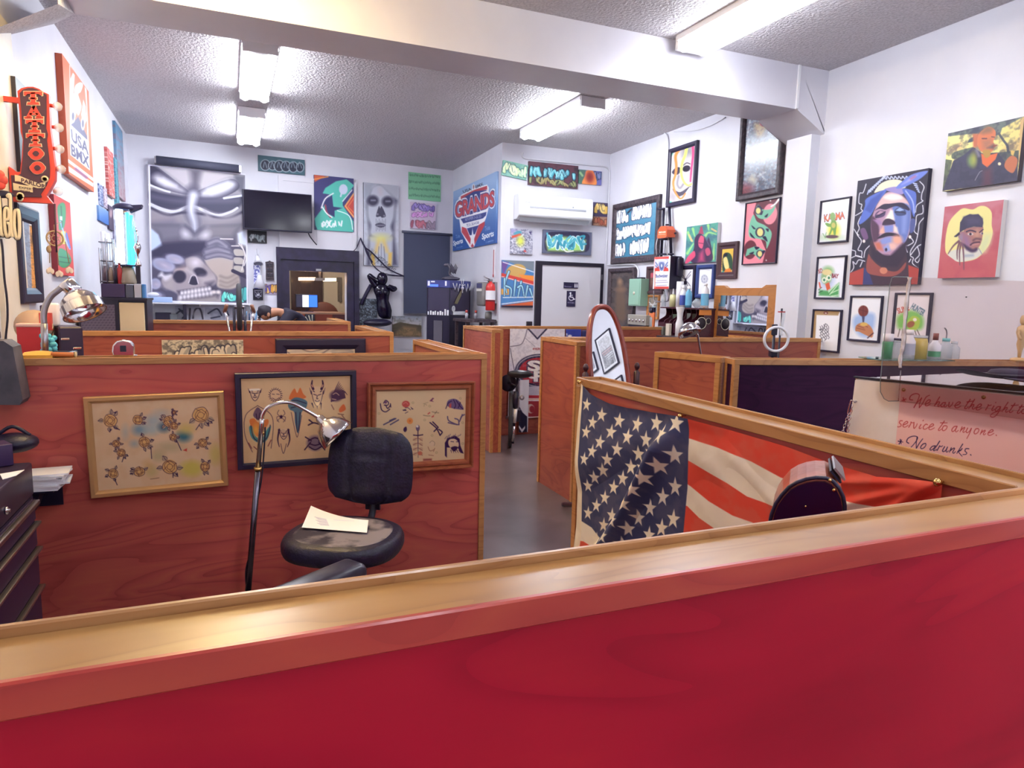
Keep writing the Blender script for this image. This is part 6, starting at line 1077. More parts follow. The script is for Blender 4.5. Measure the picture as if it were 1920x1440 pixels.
# wooden wall mirror
S = [WR.sz(*p,off=.04) for p in ((1342,535.7),(1459,533.7),(1449,645),(1334,645))]
W,Hh = ((S[1][0]-S[0][0])+(S[2][0]-S[3][0]))/2,((S[0][1]-S[3][1])+(S[1][1]-S[2][1]))/2; cs,cz = sum(p[0] for p in S)/4,sum(p[1] for p in S)/4
_M0 = WR.hit(1431.7,569,.012); _T = WB.hit(375.5,510.5,.06); _d = Vector(ray(1431.7,569)).normalized(); _n = ((_T-_M0).normalized()-_d).normalized(); print('MIRROR',_n,WR.n)
t = thing('wall_mirror','wood framed wall mirror reflecting the mural, beside the alarm keypad','mirror',WR.at(cs,cz,.001),WR.rz); fw = .11
for nm,P in (('rail',[(-W/2,Hh/2),(-W/2+W*.16,Hh/2),(-W/2+W*.22,Hh/2-.03),(W/2-W*.22,Hh/2-.03),(W/2-W*.16,Hh/2),(W/2,Hh/2),(W/2-fw,Hh/2-fw),(-W/2+fw,Hh/2-fw)]),('rail',[(-W/2,-Hh/2),(W/2,-Hh/2),(W/2-fw,-Hh/2+fw*.8),(-W/2+fw,-Hh/2+fw*.8)]),('stile',[(-W/2,-Hh/2),(-W/2,Hh/2),(-W/2+fw,Hh/2-fw),(-W/2+fw,-Hh/2+fw*.8)]),('stile',[(W/2,-Hh/2),(W/2,Hh/2-.0),(W/2-fw,Hh/2-fw),(W/2-fw,-Hh/2+fw*.8)])):
    q = MB(); q.prism(P,-.045,0); q.build(nm,m_fwood,t)
q = MB(); nl = Matrix.Rotation(-WR.rz,3,'Z') @ _n; x0,x1,z0,z1 = -W/2+fw*.8,W/2-fw*.8,-Hh/2+fw*.6,Hh/2-fw*.8
my = lambda x,z: -.03-(nl.x*x+nl.z*z)/nl.y
C_ = [(x0,z0),(x1,z0),(x1,z1),(x0,z1)]; q.add([(x,my(x,z),z) for x,z in C_]+[(x,my(x,z)+.004,z) for x,z in C_],[(0,1,2,3),(7,6,5,4),(0,4,5,1),(1,5,6,2),(2,6,7,3),(3,7,4,0)]); q.build('mirror_glass',m_mir,t)
# alarm keypad
S = [WR.sz(*p,off=.03) for p in ((1466,537.3),(1495.4,537.9),(1494.4,563.8),(1465,565))]; W = S[1][0]-S[0][0]; Hh = S[0][1]-S[3][1]; m_ivo = mat('ivory plastic','dcd8c8',.5)
t = thing('alarm_keypad','ivory alarm keypad on the white wall','keypad',WR.at((S[0][0]+S[1][0])/2,(S[0][1]+S[3][1])/2),WR.rz)
q = MB(); q.box(-W/2,W/2,-.03,-.001,-Hh/2,Hh/2,.006); q.build('case',m_ivo,t); q = MB(); q.box(-W*.1,W*.38,-.032,-.0295,Hh*.2,Hh*.34); q.build('display',mat('grey display','4a5058',.3),t)
for i in range(4):
    for j in range(4): q = MB(); q.box(-W*.1+i*W*.13,-W*.02+i*W*.13,-.034,-.0295,-Hh*(.02+.11*j)-.012,-Hh*(.02+.11*j)); q.build('button',mat('grey button','8a8a88',.6),t)
# electric box and conduits
p = WR.hit(1180,540,.14); S0,S1 = WR.sz(1179.5,523,.15),WR.sz(1199,574,.15); m_grn = mat('pale green enamel','8fb8a4',.45)
t = thing('breaker_box','pale green electrical box at the end of the wall conduit','electrical box',WR.at((S0[0]+S1[0])/2,(S0[1]+S1[1])/2),WR.rz); w,h = (S1[0]-S0[0])/2,(S0[1]-S1[1])/2
q = MB(); q.box(-w,w,-.145,-.001,-h,h,.004,1); q.build('case',m_grn,t); q = MB(); q.box(-w*.92,w*.85,-.152,-.1455,-h*.92,h*.92,.003,1); d = q.build('door',m_grn,t); q = MB(); q.lathe([(.022,-.152),(.022,-.158),(.001,-.162)],16,(0,0,-h*.05),'y'); q.build('lock_disc',m_ivo,d); q = MB(); q.box(-w*.5,w*.5,-.1,-.03,h,h+.02); q.build('conduit_hub',m_plast,t)
m_pipe = mat('painted conduit','d4d4dc',.45)
wp = lambda w_,x,y,o=.02: w_.hit(x,y,o)
def pipe(label,P,r=.011,name='conduit',m=None,g=None):
    o_ = P[0]; q = MB(); q.tube([p-o_ for p in smooth_path(P,4)],r,8); o = q.build(name,m or m_pipe); o.location = o_; return tag(o,label,name.replace('_',' '),g)
pipe('white conduit looping over the restroom wall and down to the electrical box',[wp(WA,981,286),wp(WA,979,292),wp(WA,984,297),wp(WA,1000,299),wp(WA,1060,305),wp(WA,1110,310),wp(WA,1133,312),wp(WA,1141,317),wp(WA,1143.5,328),wp(WA,1142,360),wp(WA,1138.5,440),wp(WA,1136.5,480),wp(WA,1136.5,492),wp(WA,1138.5,497)]+[wp(WR,x,y) for x,y in ((1150,497),(1170,496),(1186,496),(1193,499),(1197,508),(1197.5,519))])
pipe('white conduit dropping from the ceiling behind the striped face painting',[wp(WR,x,y,.016) for x,y in ((1240,247),(1247,250),(1252,258),(1253,280),(1251,330),(1248,384))],.010)
pipe('thin cable sagging along the ceiling edge toward the beam',[wp(WR,x,y,.012) for x,y in ((1264,247),(1290,246),(1310,243),(1335,234),(1360,220))],.006,'cable')
pipe('thin cable running down the wall beside the pilaster',[wp(WR,x,y,.012) for x,y in ((1477,262),(1480,275),(1478,330),(1472,450),(1468,536))],.006,'cable')
pipe('thin cable below the alarm keypad',[wp(WR,x,y,.012) for x,y in ((1466,566),(1465,590),(1464,640))],.006,'cable')
# beer sign on a black wire rack
x0 = WR.sz(1232,570,.2); S = lambda x,y,o=.2: WR.sz(1195+x/6.263,380+y/6.263,o); c0 = S(285,820)
t = thing('beer_sign','lit looking red and white beer sign on a black wire rack','sign',WR.at(c0[0],c0[1]),WR.rz); L = lambda x,y,o=.2: (S(x,y,o)[0]-c0[0],-o,S(x,y,o)[1]-c0[1])
for nm,a,b in (('rack_post',(312,60),(280,640)),('rack_post',(375,50),(398,640))): q = MB(); q.tube([L(*a,.05),L(*b,.05)],.018,6); q.build(nm,m_plast,t)
for y,xa,xb in ((75,230,320),(260,330,375),(360,350,455),(430,250,390),(605,220,425)): q = MB(); q.tube([L(xa,y,.1),L(xb,y,.06)],.012,6); q.build('rack_bar',m_plast,t)
for xa in (235,360): q = MB(); q.tube(smooth_path([L(xa+8,410,.12),L(xa-14,500,.16),L(xa-8,620,.16)],5),.007,6); q.build('wire',m_steel,t)
def quad(x0_,y0_,x1_,y1_,o): a,b = S(x0_,y0_,o),S(x1_,y1_,o); return a[0]-c0[0],b[0]-c0[0],b[1]-c0[1],a[1]-c0[1]
def a_beer(c):
    c.org(1195,380,6.263); Rr = 'c8443c'; Bl = '3c4a84'; c.poly([(195,640),(372,630),(370,660),(195,668)],Rr); c.poly([(195,985),(368,985),(368,1015),(195,1015)],Rr); c.poly([(200,655),(212,655),(212,1000),(200,1000)],'d88878'); c.poly([(205,665),(365,660),(365,800),(205,800)],'b8bcd0'); c.poly([(205,775),(250,745),(265,805),(205,805)],Rr); c.poly([(365,775),(320,745),(305,805),(365,805)],Rr)
    c.ell(285,690,60,26,'e8e8f0'); c.ell(285,695,52,16,'b8bcd0'); c.poly([(255,705),(315,705),(310,770),(285,800),(260,770)],'6a78a8',sm=True); c.ell(285,745,18,34,Bl); c.ell(285,740,10,22,'c0ccd8'); c.lines([[(215,700),(240,740)],[(355,700),(330,740)],[(215,740),(245,770)],[(355,735),(325,770)]],8,Bl)
    c.text('Budweiser',215,880,358,876,42,Bl,.02); c.lines([[(228,918),(345,912)],[(212,940),(358,934)],[(225,975),(345,970)]],7,'6a6e92',a=.8)
q0 = quad(200,640,370,1012,.2); q = MB(); q.box(q0[0],q0[1],-.198,-.03,q0[2],q0[3],.006,1); b = q.build('sign_box',m_plast,t)
A = Art(WR.at(c0[0]+q0[0],c0[1]+q0[3],.2),WR.d*(q0[1]-q0[0]),Vector((0,0,q0[2]-q0[3])),'e8e6ea',1.4); a_beer(A); o = A.mesh('sign_face',q0[1]-q0[0],q0[3]-q0[2],m=m_artg,parent=t); o.location = ((q0[0]+q0[1])/2,-.2,(q0[2]+q0[3])/2)
q1 = quad(240,285,345,400,.18); q = MB(); x_,X_,z_,Z_ = q1; q.prism([(x_,z_),(X_,z_),(X_,Z_-.05),((x_+X_)/2+.05,Z_),((x_+X_)/2-.05,Z_),(x_,Z_-.05)],-.18,-.06); q.build('top_lamp',mat('orange sign plastic','d4582c',.4),t)
A = Art(WR.at(c0[0]+x_+.02,c0[1]+Z_-.06,.182),WR.d*(X_-x_-.04),Vector((0,0,(z_-Z_)*.62)),'d4582c',1.4); A.org(1195,380,6.263); A.text('Budweiser',255,358,335,352,26,'f0dcd0',.03); A.line([(250,375),(335,370)],6,'e8b098'); o = A.mesh('top_lettering',X_-x_-.04,(Z_-z_)*.62,m=m_art,parent=t); o.location = ((x_+X_)/2,-.182,Z_-.06-(Z_-z_)*.31)
q = MB(); q.tube(smooth_path([L(195,1030,.1),L(193,1130,.1),L(215,1160,.1),L(340,1160,.1),L(365,1130,.1),L(368,1030,.1)],4),.008,6); q.build('neon_loop',m_steel,t); q = MB(); q.box(*[v for v in (q0[1],q0[1]+.06)],-.12,-.04,-.05,.18,.02); q.build('transformer',m_plast,t)
# work shelf with the pigeonhole desk hutch
za = WR.sz(1285,577,.3)[1]; zb2 = WR.sz(1285,640,.3)[1]; sA,sB = WR.sz(1236,600,.28)[0],WR.sz(1307,600,.28)[0]; zsh = WR.sz(1285,628,.3)[1]-.02
tb = thing('work_table','dark work table along the right wall carrying the hutch','table',WR.at(2.2,0),WR.rz); LT = 1.84
q = MB(); q.box(0,LT,-.5,-.01,zsh-.03,zsh-.001); q.build('table_top',m_fdark,tb)
for x in (.05,LT-.05):
    for y in (-.46,-.06): q = MB(); q.box(x-.025,x+.025,y-.025,y+.025,0,zsh-.03); q.build('leg',m_fdark,tb)
m_hut = wood('dark cherry','30121c','42182a','54222e',.35); t = thing('desk_hutch','dark cherry pigeonhole hutch with small drawers under the bottles','desk hutch',WR.at(sA,zsh),WR.rz); w,h = sB-sA,za-zsh
q = MB(); q.box(0,w,-.02,-.005,0,h-.015); q.build('back_panel',m_hut,t); q = MB(); q.box(-.02,w+.02,-.26,0,h-.016,h); q.build('top_board',m_hut,t); q = MB(); q.box(0,w,-.28,0,.0,.012); q.build('bottom_board',m_hut,t)
for i,f in enumerate((0,.165,.31,.42,.53,.66,.80,1)):
    x = f*w; q = MB(); P = smooth_path([(-.19,h-.016,0),(-.18,h*.8,0),(-.2,h*.66,0),(-.28,h*.52,0),(-.29,h*.42,0)],5); outl = [(p.x,p.y) for p in P]+[(-.29,0.012),(-.02,.012),(-.02,h-.016)]
    q.add([(x-.006,a,b) for a,b in outl]+[(x+.006,a,b) for a,b in outl],[list(range(len(outl)))[::-1],list(range(len(outl),2*len(outl)))]+[(k,(k+1) % len(outl),len(outl)+(k+1) % len(outl),len(outl)+k) for k in range(len(outl))]); q.build('divider',m_hut,t)
q = MB(); q.box(.006,w-.006,-.285,-.02,h*.42,h*.44); q.build('shelf_board',m_hut,t)
for a_,b_ in ((.01,.16),(.175,.305),(.43,.65)):
    q = MB(); q.box(a_*w,b_*w,-.292,-.03,.015+h*.04,h*.41,.003,1); d = q.build('drawer',m_hut,t); q = MB(); q.box((a_+b_)/2*w-.02,(a_+b_)/2*w+.02,-.302,-.292,h*.2,h*.25,.003,1); q.build('drawer_pull',m_steel,d)
zt2 = zsh+h+.001
# small things standing in the hutch
for lab,f,z,sx,sy,sz,c in (('green mesh box in a pigeonhole of the hutch',.235,h*.44,.05,.06,.1,'5c6c5c'),('white capped jar in the left pigeonhole',.08,h*.44,.035,.04,.08,'3c3448'),('grey card box in the middle of the hutch',.59,h*.44,.06,.05,.12,'8c9088')):
    q = MB(); q.box(-sx,sx,-sy,sy,0,sz,.004,1); o = q.build('small_box',mat('small box '+c,c,.6)); o.location = WR.at(sA+f*w,zsh+z+.001,.12); o.rotation_euler = (0,0,WR.rz); tag(o,lab,'box')
def lathe_thing(name,label,cat,loc,parts,rz=0,group=None,n=20,sc_=1):
    t = thing(name,label,cat,loc,rz,group)
    for nm,pr,m in parts: q = MB(); q.lathe([(r*sc_,z*sc_) for r,z in pr],n); q.build(nm,m,t)
    return t
m_clr = mat('clear plastic','c8d4dc',.15,alpha=.45); m_wpl = mat('white plastic','e8e8ee',.4); m_blu = mat('blue liquid','6ab0d4',.15,coat=.5); m_navy = mat('navy label','3c4c9c',.5); m_mus = mat('cream plastic','d8d4a0',.4)
bp_ = lambda x,o=.13: WR.at(WR.sz(1120+x/4.8,560,o)[0],zt2,o); k = lambda px: px/4.8*mpp(1285,560,WR,.15)
lathe_thing('squeeze_bottle','cream squeeze bottle with a thin nozzle on the hutch','bottle',bp_(680),[('body',[(.0,0),(k(28),0),(k(28),k(100)),(k(20),k(112))],m_mus),('nozzle',[(k(12),k(112)),(k(8),k(125)),(k(3),k(180)),(.0005,k(182))],m_wpl)])
lathe_thing('paper_roll','white paper towel roll standing on the hutch','paper roll',bp_(738,.1),[('roll',[(k(8),0),(k(30),0),(k(30),k(225)),(k(8),k(225))],m_paper),('core',[(k(7.5),.001),(k(8.2),.001),(k(8.2),k(224)),(k(7.5),k(224))],mat('card core','a89878',.8))])
def spray(label,x,m,lab,hgt,rad,head=True,o=.17):
    t = thing('spray_bottle',label,'bottle',bp_(x,o),WR.rz); q = MB(); q.lathe([(.0,0),(k(rad),0),(k(rad),k(hgt*.62)),(k(rad*.85),k(hgt*.72)),(k(rad*.4),k(hgt*.82)),(k(rad*.4),k(hgt*.87))],18); q.build('body',m,t)
    q = MB(); q.lathe([(k(rad*1.02),k(hgt*.1)),(k(rad*1.02),k(hgt*.55))],18,cap=False); q.build('label_band',lab,t)
    q = MB(); q.lathe([(k(rad*.5),k(hgt*.85)),(k(rad*.5),k(hgt*.93)),(.001,k(hgt*.94))],12); q.build('cap',m_wpl,t)
    if head: q = MB(); q.box(-k(rad*1.1),k(rad*.5),-k(5),k(5),k(hgt*.92),k(hgt),.004,1); q.box(-k(rad*.8),-k(rad*.6),-k(4),k(4),k(hgt*.78),k(hgt*.93)); q.build('trigger',m_wpl,t)
spray('white spray bottle with a navy label on the hutch',770,m_wpl,m_navy,190,27); spray('blue mouthwash coloured spray bottle beside the navy labelled one',822,m_blu,m_blu,182,28); spray('tall white and blue can at the right end of the hutch',968,m_wpl,m_blu,215,32,False)
q = MB(); q.ball((0,0,k(38)),k(40),12,(1,.7,1)); q.v = [(x+.008*math.sin(z*90),y,max(z,0)) for x,y,z in q.v]; o = q.build('plastic_bag',m_clr); o.location = bp_(895); tag(o,'crumpled clear plastic bag between the blue bottles on the hutch','bag')
lathe_thing('clear_bottle','clear bottle behind the neon loop on the hutch','bottle',bp_(600,.1),[('body',[(0,0),(k(22),0),(k(22),k(95)),(k(10),k(120)),(k(10),k(130))],m_clr),('cap',[(k(11),k(130)),(k(11),k(140)),(.001,k(140))],m_wpl)])
sp_ = lambda px,o=.42: WR.at(WR.sz(px,610,o)[0],zsh,o)
lathe_thing('pump_bottle','white bottle standing in front of the hutch drawers','bottle',sp_(1274,.36),[('body',[(0,0),(.045,0),(.045,.15),(.03,.2),(.035,.27),(.05,.33),(.05,.335),(.001,.335)],m_wpl)])
t = thing('blister_pack','orange and black blister pack propped on the work table','packet',sp_(1222,.3),WR.rz); q = MB(); q.box(-.055,.055,-.01,.01,0,.26); q.build('card',mat('orange card','d87848',.5),t); q = MB(); q.box(-.055,.055,-.012,.012,.26,.32); q.lathe([(.03,-.03),(.03,-.01)],12,(0,0,.28),'y'); q.build('header_card',m_plast,t); q = MB(); q.box(-.03,.03,-.03,-.01,.05,.2,.01); q.build('blister',m_clr,t)
t = thing('jewelry_tray','long grey tray of small silver pieces on the work table','tray',sp_(1198,.34),WR.rz); q = MB(); q.box(-.22,.22,-.04,.04,.09,.22,.006,1); q.build('tray',mat('grey tray','98948e',.5),t)
for i in range(5): q = MB(); q.lathe([(.012,-.044),(.022,-.048),(.014,-.055),(.001,-.056)],12,(-.17+i*.085,0,.15),'y'); q.build('silver_piece',m_chrome,t)
q = MB(); q.box(-.2,.2,-.035,.035,0,.09); q.build('tray_stand',m_plast,t)
def speck(label,px,o,w_,h_,c): q = MB(); q.box(-w_/2,w_/2,-.02,.02,0,h_,.004,1); b = q.build('small_box',mat('small box '+c,c,.6)); b.location = sp_(px,o); b.rotation_euler = (0,0,WR.rz); tag(b,label,'box')
speck('small grey box at the left foot of the hutch',1241,.38,.12,.1,'6c706c'); speck('small cream box with round print beside the grey box',1254,.4,.07,.14,'c8beb0')
# round stickers and a light blue packet on the hutch front
def side_at(px,py):
    # the hutch's near end panel: plane across the wall at s = sB
    p0 = WR.at(sB+.0075,0); d = Vector(ray(px,py)); o_ = Vector((0,0,H)); return o_+d*((p0-o_).dot(WR.d)/d.dot(WR.d))
for px,py,r,nm in ((1315,606,.07,'larger'),(1328,602,.035,'smaller')):
    q = MB(); q.lathe([(r,-.001),(r,.001)],28,(0,0,0),'y'); o = q.build('sticker',mat('dark sticker','2a2030',.6)); o.location = side_at(px,py); o.rotation_euler = (0,0,WR.rz+PI/2); tag(o,'round dark sticker with a pale ring on the hutch end panel, the %s one' % nm,'sticker'); g = MB(); g.lathe([(r*.98,-.002),(r*.98,-.0035),(r*.88,-.0035),(r*.88,-.002)],28,(0,0,0),'y',cap=False); g.build('ring_print',m_ivo,o)
q = MB(); q.prism([(-.085,-.03),(.085,-.03),(.08,.03),(.03,.055),(-.03,.055),(-.08,.03)],-.003,0); o = q.build('sticker',mat('orange sticker','d88438',.6)); o.location = side_at(1322.5,586); o.rotation_euler = (0,0,WR.rz+PI/2); tag(o,'orange arched sticker on the hutch end panel','sticker')
# chrome lamp in front of the hutch
lp = lambda x,y,Y=4.25: onY(1220+x/14.4,560+y/14.4,Y); b0 = lp(1360,1560); t = thing('bench_lamp','chrome reflector lamp on a bare arm in front of the hutch','lamp',(b0.x,b0.y,0)); o_ = Vector((b0.x,b0.y,0)); d = (lp(1200,760)-b0); ft = b0+d*(-(b0.z-.02)/d.z*.0); 
q = MB(); q.lathe([(.13,0),(.13,.018),(.02,.03),(.012,.05)],24); q.build('base',m_plast,t); q = MB(); q.tube([Vector((0,0,.04)),b0-o_,lp(1270,1000)-o_,lp(1200,770)-o_],.0085,8); q.build('arm',m_chrome,t)
q = MB(); q.ball(lp(1255,655)-o_,.02,12); q.tube([lp(1255,655)-o_,lp(1000,790)-o_],.008,8); q.build('joint',m_chrome,t)
q = MB(); q.lathe([(.006,.0),(.03,.006),(.062,.025),(.082,.058),(.09,.09),(.086,.09),(.078,.058),(.055,.03),(.02,.014)],28,cap=False); s = q.build('lamp_shade',m_chrome,t); s.location = lp(960,660)-o_; s.rotation_euler = Vector((.12,-.45,-.9)).to_track_quat('Z','Y').to_euler()
q = MB(); q.ball((0,0,.05),.026,12); q.build('bulb',_M['frosted bulb'],s)
# ring light on its stand
rc = onY(1457.5,636,4.3); t = thing('ring_light','white ring light on a black stand in front of the pilaster','ring light',(rc.x+.01,rc.y+.05,0),math.radians(-22)); rr = 25.5*4.9/F
q = MB(); N = 48; q.tube([(rr*math.cos(2*PI*k_/N),-.05,rc.z+rr*math.sin(2*PI*k_/N)) for k_ in range(N)],.0115,10,True); q.build('ring',mat('ring diffuser','dcdce6',.5),t)
q = MB(); q.tube([(-.0,0,.1),(0,0,rc.z+.03)],.012,8); q.box(-.03,.03,-.03,.02,rc.z-rr-.05,rc.z-rr+.01,.006,1); q.build('stand',m_plast,t)
for a in range(3): q = MB(); q.tube([(0,0,.12),(.25*math.cos(a*2.09),.25*math.sin(a*2.09),.01)],.009,6); q.build('leg',m_plast,t)
q = MB(); q.box(-.022,.022,-.012,.012,rc.z+.03,rc.z+.12,.004,1); q.build('phone_clamp',m_plast,t)
hk = onY(1465.5,585,4.5); t = thing('tool_hanger','red topped hanger with white cords behind the ring light','hanger',(hk.x,hk.y,0)); q = MB(); q.tube([(0,0,.03),(0,0,hk.z+.03)],.008,8); q.lathe([(.1,0),(.1,.015),(.01,.03)],18); q.build('stand',m_plast,t); q = MB(); q.box(-.032,.032,-.01,.01,hk.z-.004,hk.z+.006); q.build('crossbar',mat('red plastic','b03038',.4),t)
for x in (-.024,.0,.014,.026): q = MB(); q.tube(smooth_path([(x,-.012,hk.z-.004),(x+.003,-.012,hk.z-.03),(x*.6,-.012,hk.z-.12),(x*.5+.004,-.012,hk.z-.2)],5),.0045 if x else .006,6); q.build('cord',m_wpl,t)
# bottles on the glass shelf above the dark divider
m_shg = clear(mat('green shelf glass','c0dcd4',.05),'cfe4de',1.3); S = [WR.sz(*p,off=.09) for p in ((1632,667),(1760,672))]
dz0 = Vector((2.56,2.99,0)); dzd = (Vector((5.02,2.47,0))-dz0).normalized(); WD = Wall((2.56,2.99),(5.02,2.47)); zz = 1.2075
gs = WD.sz(1632,667)[0]; ge = WD.sz(1765,672)[0]; t = thing('glass_shelf','green edged glass plate lying on top of the dark divider','shelf',WD.at((gs+ge)/2,1.2005),WD.rz)
q = MB(); q.box((gs-ge)/2,(ge-gs)/2,-.1,.1,0,.007); q.build('glass_plate',m_shg,t)
gb = lambda px: WD.at(WD.sz(px,668)[0],zz+.0005); kk = (WD.at((gs+ge)/2,1.2)-Vector((0,0,H))).length/F
def bott(label,px,rad,hgt,m,capm,caph,capr=.5,nm='bottle',extra=None,loc=None):
    t = thing(nm,label,'bottle',loc or gb(px),0); q = MB(); q.lathe([(0,0),(rad*kk,0),(rad*kk,hgt*.72*kk),(rad*capr*1.1*kk,hgt*kk*.9),(rad*capr*kk,hgt*kk)],20); q.build('body',m,t)
    q = MB(); q.lathe([(rad*capr*1.1*kk,hgt*kk),(rad*capr*1.1*kk,(hgt+caph)*kk),(.0005,(hgt+caph)*kk)],16); q.build('cap',capm,t)
    if extra: extra(t)
    return t
m_green = mat('green label plastic','4c9c6c',.35); m_amber = mat('amber liquid','d4bc5c',.2,coat=.4); m_teal = mat('teal cap','78c0c0',.4); m_brn = mat('brown cap','7c3830',.4)
def lbl(r,z0,z1,m): return lambda t: MB().lathe([(r*1.02*kk,z0*kk),(r*1.02*kk,z1*kk)],20,cap=False).build('label_band',m,t)
bott('green labelled white capped can, first on the glass shelf',1662.5,7.5,27,m_green,m_wpl,12,.95)
bott('clear jar second on the glass shelf',1679,9,26,m_clr,m_clr,2,.8)
bott('white flip top bottle behind the glued seam',1702,9.5,38,m_wpl,m_wpl,8,.55,extra=lbl(9.5,6,24,mat('grey print label','b8bccc',.6)))
bott('amber filled squat bottle on the glass shelf',1722.5,11.5,33,m_amber,m_clr,4,.85)
bott('white lotion bottle with a brown cap and green print',1751,9,30,m_wpl,m_brn,11,.42,extra=lbl(9,3,12,m_green))
bott('squeeze wash bottle with a teal cap and bent straw',1771,10.5,28,m_clr,m_teal,5,.5,extra=lambda t: MB().tube(smooth_path([(0,0,33*kk),(0,0,40*kk),(-2*kk,0,46*kk),(-7*kk,0,50*kk)],4),1.2*kk,6).build('straw',m_steel,t))
bott('faint clear bottle last on the glass shelf',1787,9,24,m_clr,m_clr,4,.5)
# wooden artist's hand at the right edge
wh = onY(1922,668,2.55); t = thing('wooden_mannequin','small wooden artist mannequin at the right edge on the dark divider','mannequin',(wh.x-.03,2.565,1.2005),0); m_mw = mat('pale wood','c8a878',.5)
q = MB(); q.lathe([(.045,.0),(.045,.012),(.02,.02)],20); q.build('base',m_mw,t)
for nm,pr in (('torso',[(.008,.02),(.012,.06),(.022,.1),(.018,.13),(.03,.17),(.026,.2),(.008,.215)]),('head',[(.008,.215),(.016,.23),(.018,.25),(.012,.27),(.001,.276)])): q = MB(); q.lathe(pr,16); q.build(nm,m_mw,t)
q = MB(); q.tube([(-.02,0,.185),(-.05,-.01,.16),(-.052,-.03,.13)],.007,8); q.build('arm',m_mw,t); q = MB(); q.tube([(.02,0,.185),(.05,-.01,.15),(.05,-.03,.11)],.007,8); q.build('arm',m_mw,t)
q = MB(); q.lathe([(.0045,-.006),(.0045,.0)],10,(0,0,0),'y'); o = q.build('wall_plug',mat('dark screw','4a4448',.5)); o.location = WR.hit(1812,557,.003); o.rotation_euler = (0,0,WR.rz); tag(o,'small dark screw in the bare white wall','screw')
# ------------------------------------------------------------------ restroom wall: air conditioner, door, signs
def SZ(w,x,y,o=0): return w.sz(x,y,o)
a0,a1 = SZ(WA,974,361,.21),SZ(WA,1113,373.5,.21); a2 = SZ(WA,1107,404,.21); a3 = SZ(WA,963,412,0)
aw,zt_,zb_ = a1[0]-a0[0],(a0[1]+a1[1])/2,(SZ(WA,975,400,.21)[1]+SZ(WA,1112,415,.21)[1])/2; zlow = a3[1]
t = thing('air_conditioner','white split air conditioner high above the restroom door','air conditioner',WA.at((a0[0]+a1[0])/2,zlow),WA.rz); h = zt_-zlow; hb = zb_-zlow; m_ac = mat('white gloss plastic','eceef0',.25)
prof = [(-.002,0),(-.1,0),(-.2,hb*.9),(-.212,hb+.02),(-.215,h*.6),(-.2,h-.02),(-.17,h),(-.002,h)]
q = MB(); n = len(prof); q.add([(-aw/2,y,z) for y,z in prof]+[(aw/2,y,z) for y,z in prof],[list(range(n))[::-1],list(range(n,2*n))]+[(i,(i+1) % n,n+(i+1) % n,n+i) for i in range(n)]); b = q.build('body',m_ac,t); bv = b.modifiers.new('b','BEVEL'); bv.width = .012; bv.segments = 3
z0 = h*.44; q = MB(); q.box(-aw*.36,aw*.40,-.2185,-.2,z0,z0+.028,.004,2); q.build('display_strip',mat('grey strip','b4b8c0',.4),t)
q = MB(); q.box(-aw*.42,-aw*.36,-.2165,-.2,z0+.07,z0+.078); q.build('badge',mat('grey badge','a8acb4',.4),t); q = MB(); q.lathe([(.012,-.2165),(.012,-.2)],12,(aw*.22,0,z0+.05),'y'); q.build('sensor',mat('grey badge','a8acb4',.4),t)
q = MB(); q.mx = Matrix.Translation((0,-.155,hb*.45)) @ Matrix.Rotation(math.radians(-58),4,'X'); q.box(-aw*.47,aw*.47,-.055,.055,-.006,.003); q.build('louver',mat('grey louver','a4a8b0',.4),t); q = MB(); q.box(-aw*.47,aw*.47,-.105,-.095,.004,.012); q.build('vent_slot',m_black,t)
d0,d1 = SZ(WA,1015,497),SZ(WA,1125,501); df0,df1 = SZ(WA,1005.5,489.5,.03),SZ(WA,1132,494,.03)
q = MB(); zd = (d0[1]+d1[1])/2; zf = (df0[1]+df1[1])/2; q.box(d0[0],d1[0],-.03,.0,0,zd); o = struct('door_1',q,mat('grey white door','d2d0d8',.45)); put(o,WA.p0,WA.rz)
q = MB(); q.box(df0[0],d0[0],-.045,0,0,zf); q.box(d1[0],df1[0],-.045,0,0,zf); q.box(d0[0],d1[0],-.045,0,zd,zf); o2 = q.build('door_frame',m_black,o)
q = MB(); q.lathe([(.03,0),(.03,-.01),(.012,-.015),(.012,-.05),(.026,-.06),(.026,-.08),(.001,-.085)],14,(d1[0]-.07,-.03,1.0),'y'); q.build('door_handle',m_chrome,o)
for y in (520,575): s_,z_ = SZ(WA,1126,y); q = MB(); q.box(s_-.012,s_+.012,-.05,-.03,z_-.04,z_+.04); q.build('hinge',m_steel,o)
def a_restroom(c):
    c.org(900,230,3.6917); c.text('Restroom',586,1137,634,1140,9,'d8d8e8')
    for x in (658,671): c.ell(x,1117,3.5,3.5,'e8e8f0'); c.poly([(x-4,1121),(x+4,1121),(x+4,1141),(x-4,1141)],'e8e8f0')
flat('wall_sign','small dark restroom sign with two figures on the restroom door','sign',WA,(1057.3,529.5),(1083.8,540.5),.012,a_restroom,'241c40',dens=2.5,off=.03)
def a_isa(c):
    c.org(900,230,3.6917); W = 'f0f0f6'; c.ell(626,1180,6.5,6.5,W); c.line([(626,1186),(626,1207),(642,1208),(650,1224),(656,1221)],6,W,sm=False); c.line([(627,1194),(640,1195)],5,W); a = [(632+17*math.cos(k),1213+17*math.sin(k)) for k in [(-2.2-i*.38) for i in range(11)]]; c.line(a,5,W); c.text('ACCESSIBLE',606,1249,655,1252,9,W)
flat('wall_sign','dark wheelchair access sign below the restroom sign','sign',WA,(1062.8,545.5),(1079,575),.012,a_isa,'241c40',dens=2.5,off=.03)
